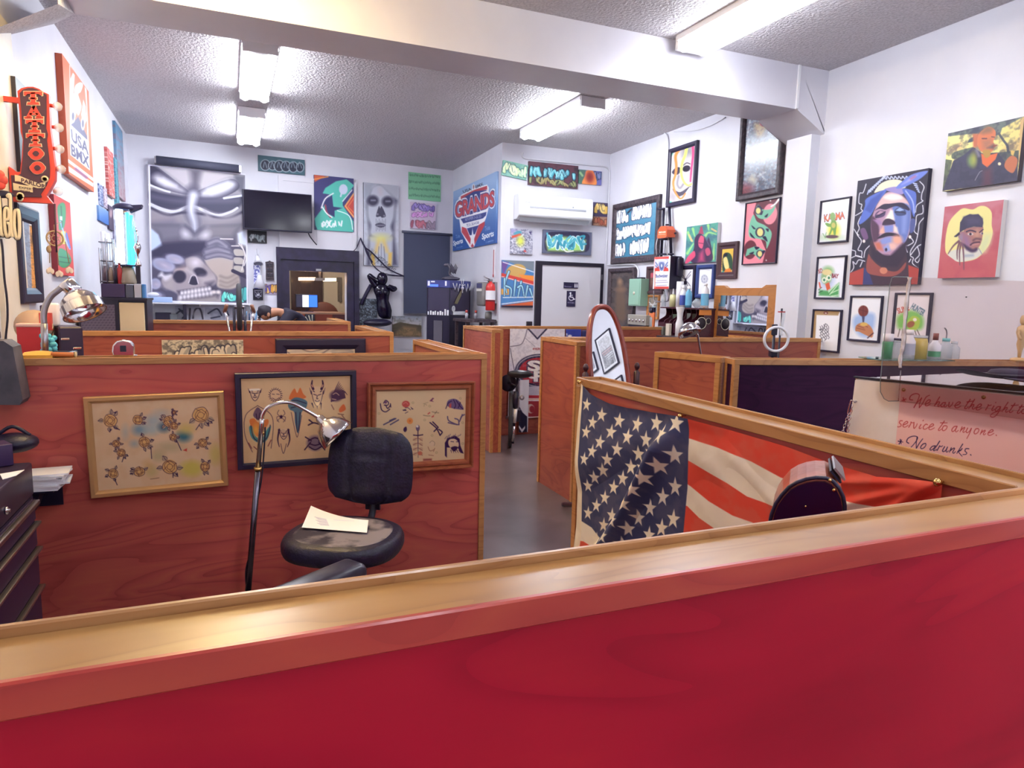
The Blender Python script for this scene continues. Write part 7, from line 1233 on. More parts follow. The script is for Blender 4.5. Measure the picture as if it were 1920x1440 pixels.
q = MB(); q.box(-.04,.04,-.05,-.001,-.035,.035,.006); o = q.build('wall_switch',m_black); p = WA.hit(991,607); o.location = p; o.rotation_euler = (0,0,WA.rz); tag(o,'small black box low on the wall left of the restroom door','box')
# ------------------------------------------------------------------ side wall: thermometer, dispenser, extinguisher, aquarium
s0,s1 = SZ(WG,924,463),SZ(WG,930,521); t = thing('wall_thermometer','thin white and red strip thermometer below the banner','thermometer',WG.at((s0[0]+s1[0])/2,(s0[1]+s1[1])/2),WG.rz); hh = (s0[1]-s1[1])/2
q = MB(); q.box(-.045,.045,-.012,-.001,-hh,hh,.004,1); q.build('plate',m_wpl,t); q = MB(); q.box(-.012,.012,-.016,-.012,-hh*.85,hh*.8); q.lathe([(.025,-.018),(.025,-.012)],12,(0,0,-hh*.85),'y'); q.build('tube',mat('red liquid','b05058',.4),t)
m_gry = mat('grey plastic','7c7878',.35); s0,s1 = SZ(WG,893,529,.2),SZ(WG,904,574,.2); t = thing('towel_dispenser','grey paper towel dispenser beside the fire extinguisher','dispenser',WG.at((s0[0]+s1[0])/2,s1[1]),WG.rz); w,hh = (s1[0]-s0[0])/2,s0[1]-s1[1]
q = MB(); q.box(-w,w,-.2,-.001,0,hh,.03,3); q.build('case',m_gry,t); q = MB(); q.box(-w*.8,w*.8,-.206,-.2,hh*.62,hh*.72); q.build('window',mat('light window','e8e4dc',.3),t); q = MB(); q.box(-w*.8,w*.8,-.203,-.2,hh*.76,hh*.95); q.build('badge',mat('dark blue strip','4a4c74',.4),t)
px,py = 919,560; e = WG.hit(919,582,.09); k_ = (e-Vector((0,0,H))).length/F; t = thing('fire_extinguisher','red fire extinguisher with a white label on the side wall','fire extinguisher',e,WG.rz); m_red = mat('red enamel','c42c2c',.3)
q = MB(); q.lathe([(.0,0),(.06,0),(.068,.01),(.068,.33),(.05,.375),(.025,.39),(.022,.42)],22); q.build('cylinder',m_red,t); q = MB(); q.lathe([(.0695,.15),(.0695,.28)],22,cap=False); q.build('label_band',m_wpl,t); q = MB(); q.lathe([(.0698,.13),(.0698,.142)],22,cap=False); q.build('stripe_band',m_plast,t)
q = MB(); q.box(-.03,.03,-.02,.02,.41,.44); q.tube([(0,-.02,.44),(-.02,-.1,.48)],.01,6); q.tube([(0,-.02,.42),(-.02,-.1,.43)],.008,6); q.build('valve_handle',m_steel,t); q = MB(); q.tube(smooth_path([(-.02,0,.42),(-.075,0,.44),(-.095,0,.36),(-.085,-.02,.15),(-.075,-.02,.1)],5),.011,7); q.build('hose',m_plast,t); q = MB(); q.box(-.1,-.06,.0,.03,.22,.42); q.build('yellow_tag',mat('yellow tag','d0b860',.6),t); q = MB(); q.box(-.03,.03,.05,.09,.1,.4); q.build('bracket',m_steel,t)
# aquarium on a black stand, in the corner
YQ = 10.0; A_ = onY(800,590,YQ); t_l = onY(799,525,YQ); zq = A_.z; hq = t_l.z-zq; rzq = math.radians(-52); wq,dq = .42,.56
t = thing('aquarium_stand','black cabinet stand under the aquarium','stand',(A_.x,YQ,0),rzq)
q = MB(); q.box(0,wq,0,dq,0,zq-.001); q.build('cabinet',m_plast,t); q = MB(); q.box(wq*.33,wq*.7,-.012,0,.3,zq-.08); d = q.build('door',mat('dark glass door','5c5864',.15),t); q = MB(); q.box(wq*.74,wq*.77,-.02,-.005,.55,.7); q.build('door_pull',m_steel,d)
t = thing('aquarium','dark aquarium with a blue lit hood and white stickers','aquarium',(A_.x,YQ,zq+.001),rzq); m_tank = mat('tank glass','2a2040',.06,coat=.5); hh_ = hq*.78
q = MB(); q.box(.006,wq-.006,.006,dq-.006,.01,hh_); q.build('tank',m_tank,t); q = MB()
for x in (0,wq-.014):
    for y in (0,dq-.014): q.box(x,x+.014,y,y+.014,0,hh_)
q.box(0,wq,0,.01,0,.03); q.build('tank_frame',m_plast,t); q = MB(); q.box(-.004,wq+.004,-.004,dq+.004,hh_,hq,.006,1); g = q.build('hood',mat('dark blue hood','3c4284',.35),t); q = MB(); q.box(.06,wq*.5,-.007,-.004,hh_+.02,hh_+.05); q.build('blue_light',mat('blue led','4466ff',.4,emit=.8),g)
def stk(*b_): q = MB(); q.box(*b_); q.build('sticker',m_wpl,t)
for i in range(9): x = .02+i*wq*.105; stk(x,x+.02+(i % 3)*.006,-.003,.002,.0,.05+.012*(i % 2)+(i > 6)*.03)
stk(.02,.06,-.007,-.004,hh_+.03,hh_+.1); stk(.08,.15,-.007,-.004,hh_+.08,hh_+.1); stk(wq*.8,wq*.87,-.007,-.004,hh_+.03,hh_+.1)
q = MB(); q.lathe([(.045,wq+.0),(.045,wq+.003),(.03,wq+.003),(.03,wq)],18,(0,.1,.1),'x'); q.build('ring_sticker',m_wpl,t); stk(wq,wq+.003,.09,.46,.01,.06)
q = MB(); q.prism([(.12,.18),(.2,.28),(.34,.42),(.3,.3),(.2,.17)],wq,wq+.003); q.v = [(y,x,z) for x,y,z in q.v]; q.build('driftwood_print',mat('olive','7c7458',.7),t)
hp = Vector((A_.x,YQ,zq+hq)); Rq = Matrix.Rotation(rzq,3,'Z'); at_ = lambda x,y,z: hp+Rq @ Vector((x,y,z))
t = thing('bat_skeleton','white bat skeleton hanging on the side of the aquarium hood','decoration',at_(wq+.022,.3,-.02),rzq+PI/2); m_bone = mat('bone','dcdce4',.5)
q = MB(); q.ball((0,0,-.09),.026,10); q.tube([(0,0,-.03),(0,0,-.16)],.011,6); q.build('body',m_bone,t)
for s in (-1,1):
    q = MB(); q.tube([(0,0,-.06),(s*.07,0,-.03),(s*.11,0,-.14),(s*.15,0,-.02),(s*.2,0,-.12),(s*.25,0,-.02)],.007,6); q.build('wing',m_bone,t); q = MB(); q.tube([(s*.02,0,-.03),(s*.03,0,.04)],.006,6); q.build('leg',m_bone,t)
t = thing('dragon_figurine','dark grey winged figurine on top of the aquarium','figurine',at_(.24,.28,.001),rzq); m_fig = mat('dark pewter','4a4654',.45); q = MB(); q.ball((0,0,.03),.1,14,(1.6,1,.35)); q.v = [(x,y,max(0,z)) for x,y,z in q.v]; q.build('rock_base',m_fig,t)
q = MB(); q.tube(smooth_path([(.05,0,.05),(-.02,0,.1),(-.01,0,.18),(-.05,0,.24),(-.09,0,.23)],5),[.02]*1+[.022]*19+[.012] if False else .02,8); q.ball((-.09,0,.235),.03,10,(1.3,.8,.8)); q.build('body',m_fig,t)
for s in (-1,1): q = MB(); q.add([(0,s*.01,.14),(.04,s*.06,.26),(.09,s*.05,.2),(.07,s*.02,.1),(0,s*.014,.14),(.04,s*.066,.26),(.09,s*.056,.2),(.07,s*.026,.1)],[(0,1,2,3),(7,6,5,4),(0,4,5,1),(1,5,6,2),(2,6,7,3),(3,7,4,0)]); q.build('wing',m_fig,t)
# low table behind the jersey divider with soap bottles and a speaker
zT = 1.19; p = onz(895,609,zT); t = thing('side_table','narrow table along the side wall behind the dividers','table',(3.22,9.25,0)); q = MB(); q.box(-.18,.28,-.25,.33,zT-.04,zT-.001); q.build('table_top',m_fdark,t)
for x in (-.14,.24):
    for y in (-.2,.28): q = MB(); q.box(x-.02,x+.02,y-.02,y+.02,0,zT-.04); q.build('leg',m_fdark,t)
tb_ = lambda px,Y: Vector((onY(px,605,Y).x,Y,zT))
kk_ = 9.9/F; m_rc = mat('red cap','c44a44',.4)
for lab,px,Y in (('clear soap bottle with a red cap, nearer the aquarium',874.5,9.4),('clear soap bottle with a red cap, nearer the extinguisher',892,9.4)):
    t = thing('soap_bottle',lab,'bottle',tb_(px,Y)); q = MB(); q.lathe([(0,0),(2.8*kk_,0),(2.8*kk_,9*kk_),(1.5*kk_,11*kk_)],14); q.build('body',mat('cloudy plastic','b0b0bc',.3),t); q = MB(); q.lathe([(2.4*kk_,11*kk_),(2.4*kk_,15*kk_),(0.001,15.5*kk_)],12); q.build('cap',m_rc,t)
t = thing('table_speaker','small grey round speaker on the table under the extinguisher','speaker',tb_(916,9.3)); q = MB(); q.lathe([(0,0),(7*kk_,0),(7.2*kk_,6*kk_),(6.4*kk_,13*kk_),(0.001,13.4*kk_)],20); q.build('body',m_gry,t); q = MB(); q.lathe([(4*kk_,13.4*kk_),(.001,13.7*kk_)],16); q.build('top_pad',m_ivo,t)
# ------------------------------------------------------------------ back wall
# television on an arm
T = [WB.sz(*p,off=.24) for p in ((454.5,353.8),(585.5,365.5),(584.5,437),(455.8,429))]; w,h = (T[1][0]-T[0][0]+T[2][0]-T[3][0])/4,(T[0][1]-T[3][1]+T[1][1]-T[2][1])/4
t = thing('television','black flat television on a wall arm beside the mural','television',WB.at(sum(p[0] for p in T)/4,sum(p[1] for p in T)/4),WB.rz)
q = MB(); q.box(-w,w,-.24,-.19,-h,h,.006,1); q.build('case',m_plast,t); q = MB(); q.box(-w+.015,w-.015,-.243,-.2405,-h+.02,h-.012); q.build('screen',mat('dark screen','141020',.12),t); q = MB(); q.box(-.06,.06,-.19,-.001,-.06,.06); q.box(-.15,.15,-.19,-.17,-.15,.15); q.build('wall_arm',m_plast,t)
pipe('black cord from the television to the black window frame',[wp(WB,x,y,.02) for x,y in ((578,437),(583,446),(596,461),(610,469),(640,474),(665,468),(676,446))],.008,'cord',m_cord)
r0,r1 = WB.sz(292.5,299,.07),WB.sz(447,316,.07); t = thing('roller_blind','rolled up grey blind above the mural','blind',WB.at(0,0),WB.rz)
q = MB(); q.tube([(r0[0],-.125,r0[1]-.015),(r1[0],-.125,r1[1]-.015)],.058,14); q.build('blind_roll',mat('grey blind','4a4c60',.7),t); q = MB(); q.box(r1[0],r1[0]+.03,-.16,0,r1[1]-.06,r1[1]+.03); q.box(r0[0]-.02,r0[0],-.16,0,r0[1]-.06,r0[1]+.03); q.build('bracket',m_steel,t)
# white sealed panel door behind the television
D = [WB.sz(*p) for p in ((521,328),(667,344),(664,472),(521,464))]; q = MB(); sL,sR,zT_,zB_ = D[0][0],D[1][0],(D[0][1]+D[1][1])/2,D[2][1]
q.box(sL,sR,-.02,-.001,zB_,zT_); 
for x in (sL,(sL+sR)/2-.03,sR-.07): q.box(x,x+.07,-.035,-.02,zB_,zT_)
for z in (zT_-.07,zB_+.45,zB_): q.box(sL,sR,-.034,-.02,z,z+.07)
o = struct('door_2',q,mat('white gloss door','d8d6de',.35)); put(o,WB.p0,WB.rz)
# pull down shade on the right
S_ = [WB.sz(*p,off=.03) for p in ((757,434.5),(844,441),(841,589.5),(758,589))]; t = thing('window_shade','grey pull down window shade behind the aquarium','window shade',WB.at(S_[0][0],0),WB.rz); w = S_[1][0]-S_[0][0]; zt_,zb_ = S_[0][1],S_[3][1]
q = MB(); q.grid(lambda u,v: (u*w,-.03-.008*math.sin(v*7+u*3)*math.sin(u*9)*v,zb_+(zt_-zb_)*v),24,24); q.build('cloth',mat('grey shade cloth','454a62',.7),t); q = MB(); q.tube([(-.03,-.04,zt_),(w+.03,-.04,zt_)],.022,10); q.build('roller',mat('grey blind','4a4c60',.7),t); q = MB(); q.box(0,w,-.042,-.028,zb_-.01,zb_+.015); q.build('hem_bar',m_steel,t)
# black window into the office
m_bw = noisy(mat('black painted wood','1e1834',.4),'1a142c','2a2242',nscale=7,bump=.1,bscale=20)
F_ = [WB.sz(*p) for p in ((519,463.8),(668.8,473))]; zF = (F_[0][1]+F_[1][1])/2; fl_,fr_ = F_[0][0],F_[1][0]
q = MB(); q.box(fl_,OX0,-.05,-.001,0,zF); q.box(OX1,fr_,-.05,-.001,0,zF); q.box(OX0,OX1,-.05,-.001,OZ1,zF); q.box(OX0,OX1,-.05,-.001,0,OZ0); zs_ = WB.sz(530,486)[1]
q.box(fl_-.02,fr_+.02,-.08,-.05,zs_,zF+.01); q.box(fl_-.02,fl_+.04,-.08,-.05,0,zs_); q.box(fr_-.06,fr_+.02,-.08,-.05,0,zs_); q.box(OX0-.1,OX0,.0,.12,OZ0,OZ0+.001)
o = struct('window_1',q,m_bw); put(o,WB.p0,WB.rz); q = MB(); q.box((OX0+OX1)/2-.05,(OX0+OX1)/2+.03,-.1,-.05,OZ1+.005,OZ1+.04); q.build('latch',m_steel,o)
of = lambda x,y,dpt: (WB.sz(x,y,-dpt)[0],WB.sz(x,y,-dpt)[1])   # office coordinates
Wo = WB
def office(name,q,m,label=None,kind=True):
    o = q.build(name,m); put(o,WB.p0,WB.rz)
    if kind: o['kind'] = 'structure'
    return o
q = MB(); q.box(OX0-1.2,OX0-1.1,.12,3,0,2.9); office('wall_office_left',q,m_cream); q = MB(); q.box(OX1+.75,OX1+.85,.12,3,0,2.9); office('wall_office_right',q,m_cream); q = MB(); q.box(OX0-1.2,OX1+.85,2.9,3,0,2.9); office('wall_office_back',q,m_cream); q = MB(); q.box(OX0-1.2,OX1+.85,.12,3,2.85,2.95); office('ceiling_office',q,m_wall)
a,b = of(546,515,2.8),of(606,575,2.8); q = MB(); q.box(a[0],b[0],2.82,2.899,0,a[1]+.1); t = q.build('wardrobe',wood('dark wardrobe','2c1c24','3a2630','4a3038',.4,axis=2)); put(t,WB.p0,WB.rz); tag(t,'dark wooden wardrobe at the back of the office','wardrobe')
a,b = of(607,528,2.85),of(637,600,2.85); q = MB(); q.box(a[0],b[0],2.86,2.899,0,a[1]); office('door_3',q,mat('office door','d8d0c0',.5))
a = of(560,523,1.6); b = of(634,523,1.6); t = thing('office_light','warm twin tube light hanging in the office window','ceiling light',WB.at(0,0),WB.rz); m_wt = mat('warm office tube','ffc890',.4,emit=9)
m_ = (a[0]+b[0])/2+.02
for x0_,x1_ in ((a[0],m_-.08),(m_+.06,b[0]-.04)): q = MB(); q.tube([(x0_,1.6,a[1]),(x1_,1.6,a[1]+.01)],.026,8); q.build('tube',m_wt,t)
q = MB(); q.tube([(m_,1.6,a[1]),(m_,1.6,2.85)],.02,6); q.box(m_-.1,m_+.09,1.57,1.63,a[1]-.02,a[1]+.03); q.build('hanger',m_steel,t)
q = MB(); q.box(OX0+.2,OX0+.8,.8,1.1,2.80,2.849); o = q.build('ceiling_light',mat('office fill panel','fff2e0',.4,emit=14)); put(o,WB.p0,WB.rz); tag(o,'unseen flat panel added on the office ceiling to brighten it','ceiling light')  # hidden emitter added to lift the office walls
a,b = of(542,585,.9),of(648,640,.9); zD = of(600,586,.9)[1]; t = thing('reception_desk','office desk with orange panels and a sun emblem','desk',WB.at(a[0],0),WB.rz); wd_ = b[0]-a[0]
q = MB(); q.box(0,wd_,.9,1.6,zD-.03,zD); q.build('desk_top',mat('desk top','b08c78',.4),t)
for i,(u0,u1,m) in enumerate(((0,.27,mat('orange panel','a84c34',.45)),(.29,.44,mat('navy panel','2c3350',.45)),(.46,.76,mat('rust panel','8c4034',.45)),(.78,1,mat('dark panel','5a3440',.45)))): q = MB(); q.box(u0*wd_,u1*wd_,.9,.93,.0,zD-.03); g = q.build('panel',m,t)
q = MB(); cx = .40*wd_
for k in range(7): an = PI*(.5+k*.09); q.tube([(cx+.1*math.cos(an),.895,zD-.26+.1*math.sin(an)),(cx+.22*math.cos(an),.895,zD-.26+.22*math.sin(an))],.011,5)
q.build('sun_emblem',mat('pale emblem','c8ccc4',.5),t)
a,b = of(555.5,553,1.3),of(595,576,1.3); t = thing('computer_monitor','lit computer monitor on the office desk','monitor',WB.at((a[0]+b[0])/2,zD+.001),WB.rz); w,h = (b[0]-a[0])/2,a[1]-b[1]; zb_ = b[1]-zD
q = MB(); q.box(-w-.015,w+.015,1.3,1.34,zb_-.015,zb_+h+.015,.004,1); q.build('case',m_plast,t); q = MB(); q.box(-.1,.1,1.24,1.4,0,.01); q.box(-.02,.02,1.32,1.34,.01,zb_); q.build('stand',m_plast,t)
for nm,u0,u1,c in (('screen',-1,-.42,'202030'),('screen',-.42,.16,'dce4ff'),('screen',.16,1,'2c5ce0')): q = MB(); q.box(u0*w,u1*w,1.297,1.3,zb_,zb_+h); q.build(nm,mat('lit screen '+c,c,.4,emit=1.1),t)
a = of(607,568,1.7); t = thing('office_chair','round backed brown chair behind the office desk','chair',WB.at(a[0],0,-1.75),WB.rz); q = MB(); q.lathe([(.28,-.02),(.3,0),(.28,.02)],28,(0,0,a[1]-.28),'y'); q.build('backrest',mat('brown chair','5c3430',.5),t); q = MB(); q.box(-.24,.24,-.1,.35,.42,.48,.02); q.build('seat',mat('brown chair','5c3430',.5),t)
for x in (-.2,.2):
    for y in (-.05,.3): q = MB(); q.tube([(x,y,0),(x,y,.42)],.02,6); q.build('leg',m_plast,t)
q = MB(); q.tube([(0,.02,.45),(0,.0,a[1]-.3)],.03,6); q.build('back_post',m_plast,t)
a = of(642,531,2.6); q = MB(); q.box(-.05,.05,-.02,0,-.38,.12,.01); o = q.build('wall_plaque',m_gry); o.location = WB.at(a[0],a[1],-2.88); o.rotation_euler = (0,0,WB.rz); tag(o,'tall narrow grey plaque on the office back wall','plaque')
# small items between mural and window: lamps, tiki, shield, lettering
m_pw = mat('matt white','dcdce6',.6); x_ = lambda px,py,o=.08: WB.hit(px,py,o)
p = x_(484,494); k_ = (p-Vector((0,0,H))).length/F; t = thing('hanging_lamp','white cone lamp head beside the mural','lamp',p,WB.rz); q = MB(); q.mx = Matrix.Rotation(-.55,4,'X'); q.lathe([(2*k_,16*k_),(3.5*k_,15*k_),(4*k_,8*k_),(8*k_,-2*k_),(7.4*k_,-1*k_),(3.4*k_,8*k_)],20,cap=False); q.build('lamp_shade',m_pw,t); q = MB(); q.mx = Matrix.Rotation(-.55,4,'X'); q.lathe([(.0005,0),(7*k_,-.5*k_)],18,cap=False); q.build('diffuser',mat('grey diffuser','8c90a4',.5),t); q = MB(); q.tube([(0,.02,15*k_),(0,.07,25*k_)],.01,6); q.build('stem',m_pw,t)
p = x_(482.5,541,.05); t = thing('lace_strip','hanging strip of blue and white lace pattern under the cone lamp','decoration',p,WB.rz); A = Art(WB.at(*(lambda s: (s[0]-.045,s[1]))(WB.sz(482.5,496,.05)),.05),WB.d*.09,Vector((0,0,-45*k_)),'d4d6ec',1.6); A.mott('5c60a8',3,.9,4,.5,.55); o = A.mesh('strip',.09,45*k_,box=.015,parent=t); o.location = (0,0,22*k_)
p = x_(487,530,.1); t = thing('hanging_lamp','second white cone lamp, lower and right of the lace strip','lamp',p,WB.rz); q = MB(); q.lathe([(2.5*k_,13*k_),(4*k_,12*k_),(5*k_,6*k_),(11*k_,-9*k_),(10*k_,-9*k_),(4.4*k_,6*k_)],20,cap=False); q.build('lamp_shade',m_pw,t)
S_ = [WB.sz(*q_,off=.04) for q_ in ((498,488),(514,525))]; t = thing('carved_plaque','dark carved face plaque left of the office window','carving',WB.at((S_[0][0]+S_[1][0])/2,(S_[0][1]+S_[1][1])/2),WB.rz); w,h = (S_[1][0]-S_[0][0])/2,(S_[0][1]-S_[1][1])/2
q = MB(); q.prism([(-w,-h),(w,-h),(w*.92,0),(w,h*.85),(w*.3,h*.9),(0,h),(-w*.3,h*.9),(-w,h*.85),(-w*.92,0)],-.04,-.001); q.build('board',m_fdark,t)
for z,s in ((.62,1),(.1,1),(-.4,1)):
    for sd in (-1,1): q = MB(); q.ball((sd*w*.4,-.042,h*z),w*.3,10,(1,.5,.7)); q.build('carved_eye',m_fig,t)
    q = MB(); q.box(-w*.6,w*.6,-.05,-.04,h*(z-.22),h*(z-.14),.005,1); q.build('carved_mouth',m_fig,t)
def a_shield(c):
    c.org(460,480,11.075); c.poly([(165,690),(365,695),(350,830),(270,905),(190,830)],'1a1530',sm=False); c.poly([(180,705),(350,708),(336,822),(270,880),(203,822)],'b8b8c8'); c.poly([(188,712),(342,715),(328,815),(270,865),(212,815)],'1a1530'); c.line([(195,720),(340,722)],16,'c8c8d4'); c.lines([[(200,745),(330,840)],[(335,745),(215,840)]],14,'c8c8d4'); c.ell(265,790,34,46,'c8c8d4'); c.ell(252,780,8,8,'1a1530'); c.line([(240,765),(295,770)],10,'1a1530')
p0_,p1_ = (474.5,541.5),(493,562.5); flat('team_shield','black and silver football shield emblem beside the mural','emblem',WB,p0_,p1_,.02,a_shield,'15102a',dens=2)
def a_letters(c):
    c.org(460,480,11.075); c.graf([(410,590),(650,600),(650,780),(420,770)],5,['d8a048','5c4898','e0b868','6c58a8'],'2a2040',4,.24)
flat('graffiti_sheet','small purple and gold lettering piece below the carved plaque','poster',WB,(497.5,532),(519,552),.012,a_letters,'a89cb8',dens=1.5)
flat('paper_sheet','plain white sheet under the purple lettering beside the office window','paper',WB,(496,553.5),(519,580),.006,None,'dcdcea')
# black torso
p = x_(716,575,.13); k_ = (p-Vector((0,0,H))).length/F; t = thing('wall_torso','glossy black torso sculpture with raised arms on the back wall','sculpture',p,WB.rz); m_bk = mat('gloss black','140e26',.16)
def skin_obj(name,V,E,Rd,m,parent,sub=2):
    me = bpy.data.meshes.new(name); me.from_pydata(V,E,[]); o = bpy.data.objects.new(name,me); COL.objects.link(o); o.parent = parent; me.materials.append(m)
    md = o.modifiers.new('skin','SKIN'); md.use_smooth_shade = True
    L = me.skin_vertices[0].data
    for i,r in enumerate(Rd): L[i].radius = (r,r*.8) if not isinstance(r,tuple) else r
    L[0].use_root = True; sb = o.modifiers.new('sub','SUBSURF'); sb.levels = sb.render_levels = sub; return o
pt = lambda x,y,d=0: ((655+x/7.384-716)*k_,d,-(430+y/7.384-575)*k_)
u_ = k_/7.384*1.0
RG = [(515,1235,60,30),(500,1200,88,60),(488,1120,104,80),(478,1050,96,76),(468,990,82,66),(462,930,92,70),(455,870,112,80),(450,815,112,70),(448,780,70,54),(446,755,44,44)]
q = MB(); n = 24; q.v = [(pt(x+rx*math.cos(2*PI*j/n),0)[0],.02-ry*u_*math.sin(2*PI*j/n),pt(0,y)[2]) for x,y,rx,ry in RG for j in range(n)]
q.f = [[i*n+j,i*n+(j+1) % n,(i+1)*n+(j+1) % n,(i+1)*n+j][::-1] for i in range(len(RG)-1) for j in range(n)]+[list(range(n))]; q.m = [0]*len(q.f); q.sm = [True]*len(q.f); q.build('torso',m_bk,t)
q = MB(); q.ball(pt(450,700,-.02),78*u_,18,(.95,.85,1.15)); q.build('head',m_bk,t)
for P,R0 in (([pt(360,800),pt(320,740),pt(283,665),pt(320,690,-.03),pt(385,735,-.05)],40),([pt(545,800),pt(600,815),pt(636,825),pt(590,845,-.03),pt(520,800,-.06)],34)): q = MB(); Pp = smooth_path(P,6); q.tube(Pp,[R0*u_*(1-.35*i/len(Pp)) for i in range(len(Pp))],12); q.build('arm',m_bk,t)
for x in (400,490): q = MB(); q.ball(pt(x,880,-.055),.045,14); q.build('breast',m_bk,t)
# cobweb
t = thing('cobweb','black stretched cobweb decoration above the torso','decoration',WB.at(0,0),WB.rz); m_web = mat('black webbing','241c3c',.7)
def w2(x,y,o=.09): a = WB.sz(655+x/7.384,430+y/7.384,o); return (a[0],-o,a[1])
for P,r in (([(155,120),(210,240),(300,310),(430,440),(560,560),(760,650)],.012),([(155,120),(260,330),(330,500),(480,610),(760,650)],.008),([(155,120),(110,240),(60,300)],.006),([(330,500),(470,620),(540,640),(760,650)],.007),([(210,230),(250,340),(320,460)],.015)): q = MB(); q.tube(smooth_path([w2(*a_) for a_ in P],4),r,5); q.build('strand',m_web,t)
rg = random.Random(6); q = MB()
for i in range(26): a_ = rg.uniform(.25,.95); x0 = 155+a_*605; y0 = 120+a_*530; q.tube([w2(x0,y0),w2(x0-rg.uniform(20,240)*a_,y0+rg.uniform(-60,150)*(1-a_*.6))],.0025,4)
q.build('fine_threads',m_web,t)
q = MB(); q.tube([w2(300,770,.05),w2(240,880,.05),w2(165,1040,.05)],.03,6); q.build('hanging_clump',m_web,t)
q = MB(); q.ball((0,0,.05),.16,14,(1.5,.8,.4)); o = q.build('cap_helmet',m_plast); p = onz(707,606,1.22); o.location = WB.hit(708,611,.2); tag(o,'black rounded cap low under the speckled canvas','cap')
# ------------------------------------------------------------------ left side: signs, cabinets, lamp, small objects
# hanging tattoo sign
YS = 5.15; sp = lambda x,y,o=0: onY(x/4.5,140+y/4.5,YS-o); c0 = sp(290,600); t = thing('tattoo_sign','red and dark arrow shaped tattoo parlor sign with bulbs on its edge','sign',(c0.x,YS,c0.z)); L = lambda x,y,o=0: (lambda p: (p.x-c0.x,-o,p.z-c0.z))(sp(x,y,o))
def sprism(P,y0,y1,m,nm,par=None): q = MB(); q.prism([(L(*p)[0],L(*p)[2]) for p in P],-y0,-y1); return q.build(nm,m,par or t)
m_sr = mat('sign red','cc4438',.45); m_sd = mat('sign dark plum','4a2c40',.5); m_sc = mat('sign cream','d8c8a8',.6)
out = [(168,160),(200,135),(250,122),(300,122),(350,140),(385,165),(430,185),(440,470),(452,560),(470,700),(484,800),(480,900),(440,980),(410,1030),(462,1095),(110,1075),(95,785),(165,835),(190,830),(205,700),(212,560),(195,500),(185,330)]
sprism(out,0,.055,m_sr,'sign_body'); inn = [(190,180),(215,150),(260,135),(300,135),(345,152),(385,178),(412,190),(412,330),(410,470),(424,520),(416,570),(432,700),(440,800),(440,880),(410,950),(365,1020),(375,1045),(130,1040),(118,860),(170,865),(200,850),(218,700),(222,560),(212,500),(205,330)]
sprism(inn,.055,.062,m_sd,'sign_face')
def letter(strokes,x,y,w,h,nm):
    for m,gr,o,o2 in ((m_sc,.05,.062,.066),(m_sr,0,.066,.07)):
        q = MB()
        for P in strokes:
            cx = sum(a for a,b in P)/len(P); cy = sum(b for a,b in P)/len(P)
            q.prism([(lambda g: (g[0],g[2]))(L(x+w*(a+(gr if a > cx else -gr)*.9),y+h*(b+(gr if b > cy else -gr)))) for a,b in P],-o,-o2)
        g = q.build('letter',m,t)
Tt = [[(0,.02),(1,.02),(1,.3),(.9,.32),(.82,.2),(.18,.2),(.1,.32),(0,.3)],[(.38,.1),(.62,.1),(.62,.85),(.38,.85)],[(.2,.82),(.8,.82),(.84,1),(.16,1)],[(.3,.48),(.7,.48),(.7,.58),(.3,.58)]]
Ta = [[(.36,0),(.62,0),(.98,.9),(.72,.9)],[(.38,0),(.6,0),(.3,.9),(.04,.9)],[(.25,.55),(.75,.55),(.75,.7),(.25,.7)],[(-.06,.85),(.4,.85),(.4,1),(-.06,1)],[(.6,.85),(1.06,.85),(1.06,1),(.6,1)]]
for S_,x,y,w,h in ((Tt,228,165,152,112),(Ta,240,292,140,100),(Tt,243,400,145,108),(Tt,248,515,148,108)): letter(S_,x,y,w,h,'letter')
for cx,cy in ((328,684),(340,802)):
    for m,ro,ri,o,o2 in ((m_sc,1.06,.0,.062,.066),(m_sr,1,.0,.066,.07),(m_sd,.42,0,.07,.073)):
        P = [(cx+58*ro*math.cos(a)*(1.12 if abs(math.cos(a)) > .97 else 1),cy+52*ro*math.sin(a)) for a in [2*PI*k/28 for k in range(28)]]; sprism(P,o,o2,m,'letter')
P1 = [(150,858),(190,866),(280,905),(350,928),(405,920),(400,968),(340,970),(270,950),(190,915),(152,912)]; P2 = [(135,925),(200,940),(300,955),(300,1005),(230,995),(140,985)]
A = Art(Vector(L(140,860,.064))+c0.xyz*0+Vector((c0.x,YS,c0.z)),sp(410,860,.064)-sp(140,860,.064),sp(140,1010,.064)-sp(140,860,.064),'d8c8a8',2.2)
for P in (P1,P2): sprism(P,.062,.066,m_sc,'scroll')
def sprint(txt,x0,y0,x1,y1,h,bold):
    V,T = text_tris(txt,bold); lo,hi = V[:,0].min(),V[:,0].max(); q = MB(); dx,dy = x1-x0,y1-y0; W_ = hi-lo
    q.add([L(x0+dx*(a-lo)/W_+dy/math.hypot(dx,dy)*b/.73*h*0,y0+dy*(a-lo)/W_-b/.73*h,.0675) for a,b in V],[tuple(int(i) for i in r) for r in T]); q.build('scroll_lettering',m_sd,t)
sprint('PARLOR',178,905,385,962,34,.03); sprint('EXPERT',160,958,290,978,18,.02); sprint('WORK',165,982,260,996,14,.02)
for i,(x,y) in enumerate(((340,985),(170,1020),(165,1042))): q = MB(); a_ = L(x if i else 378,y if i else 880,.066); q.lathe([(.02,0),(.02,.004),(.012,.004),(.012,0)],14,a_,'y'); q.build('scroll_curl',m_sc,t)
m_bulb = mat('clear bulb','e8e8f0',.05,alpha=.4,spec=.8)
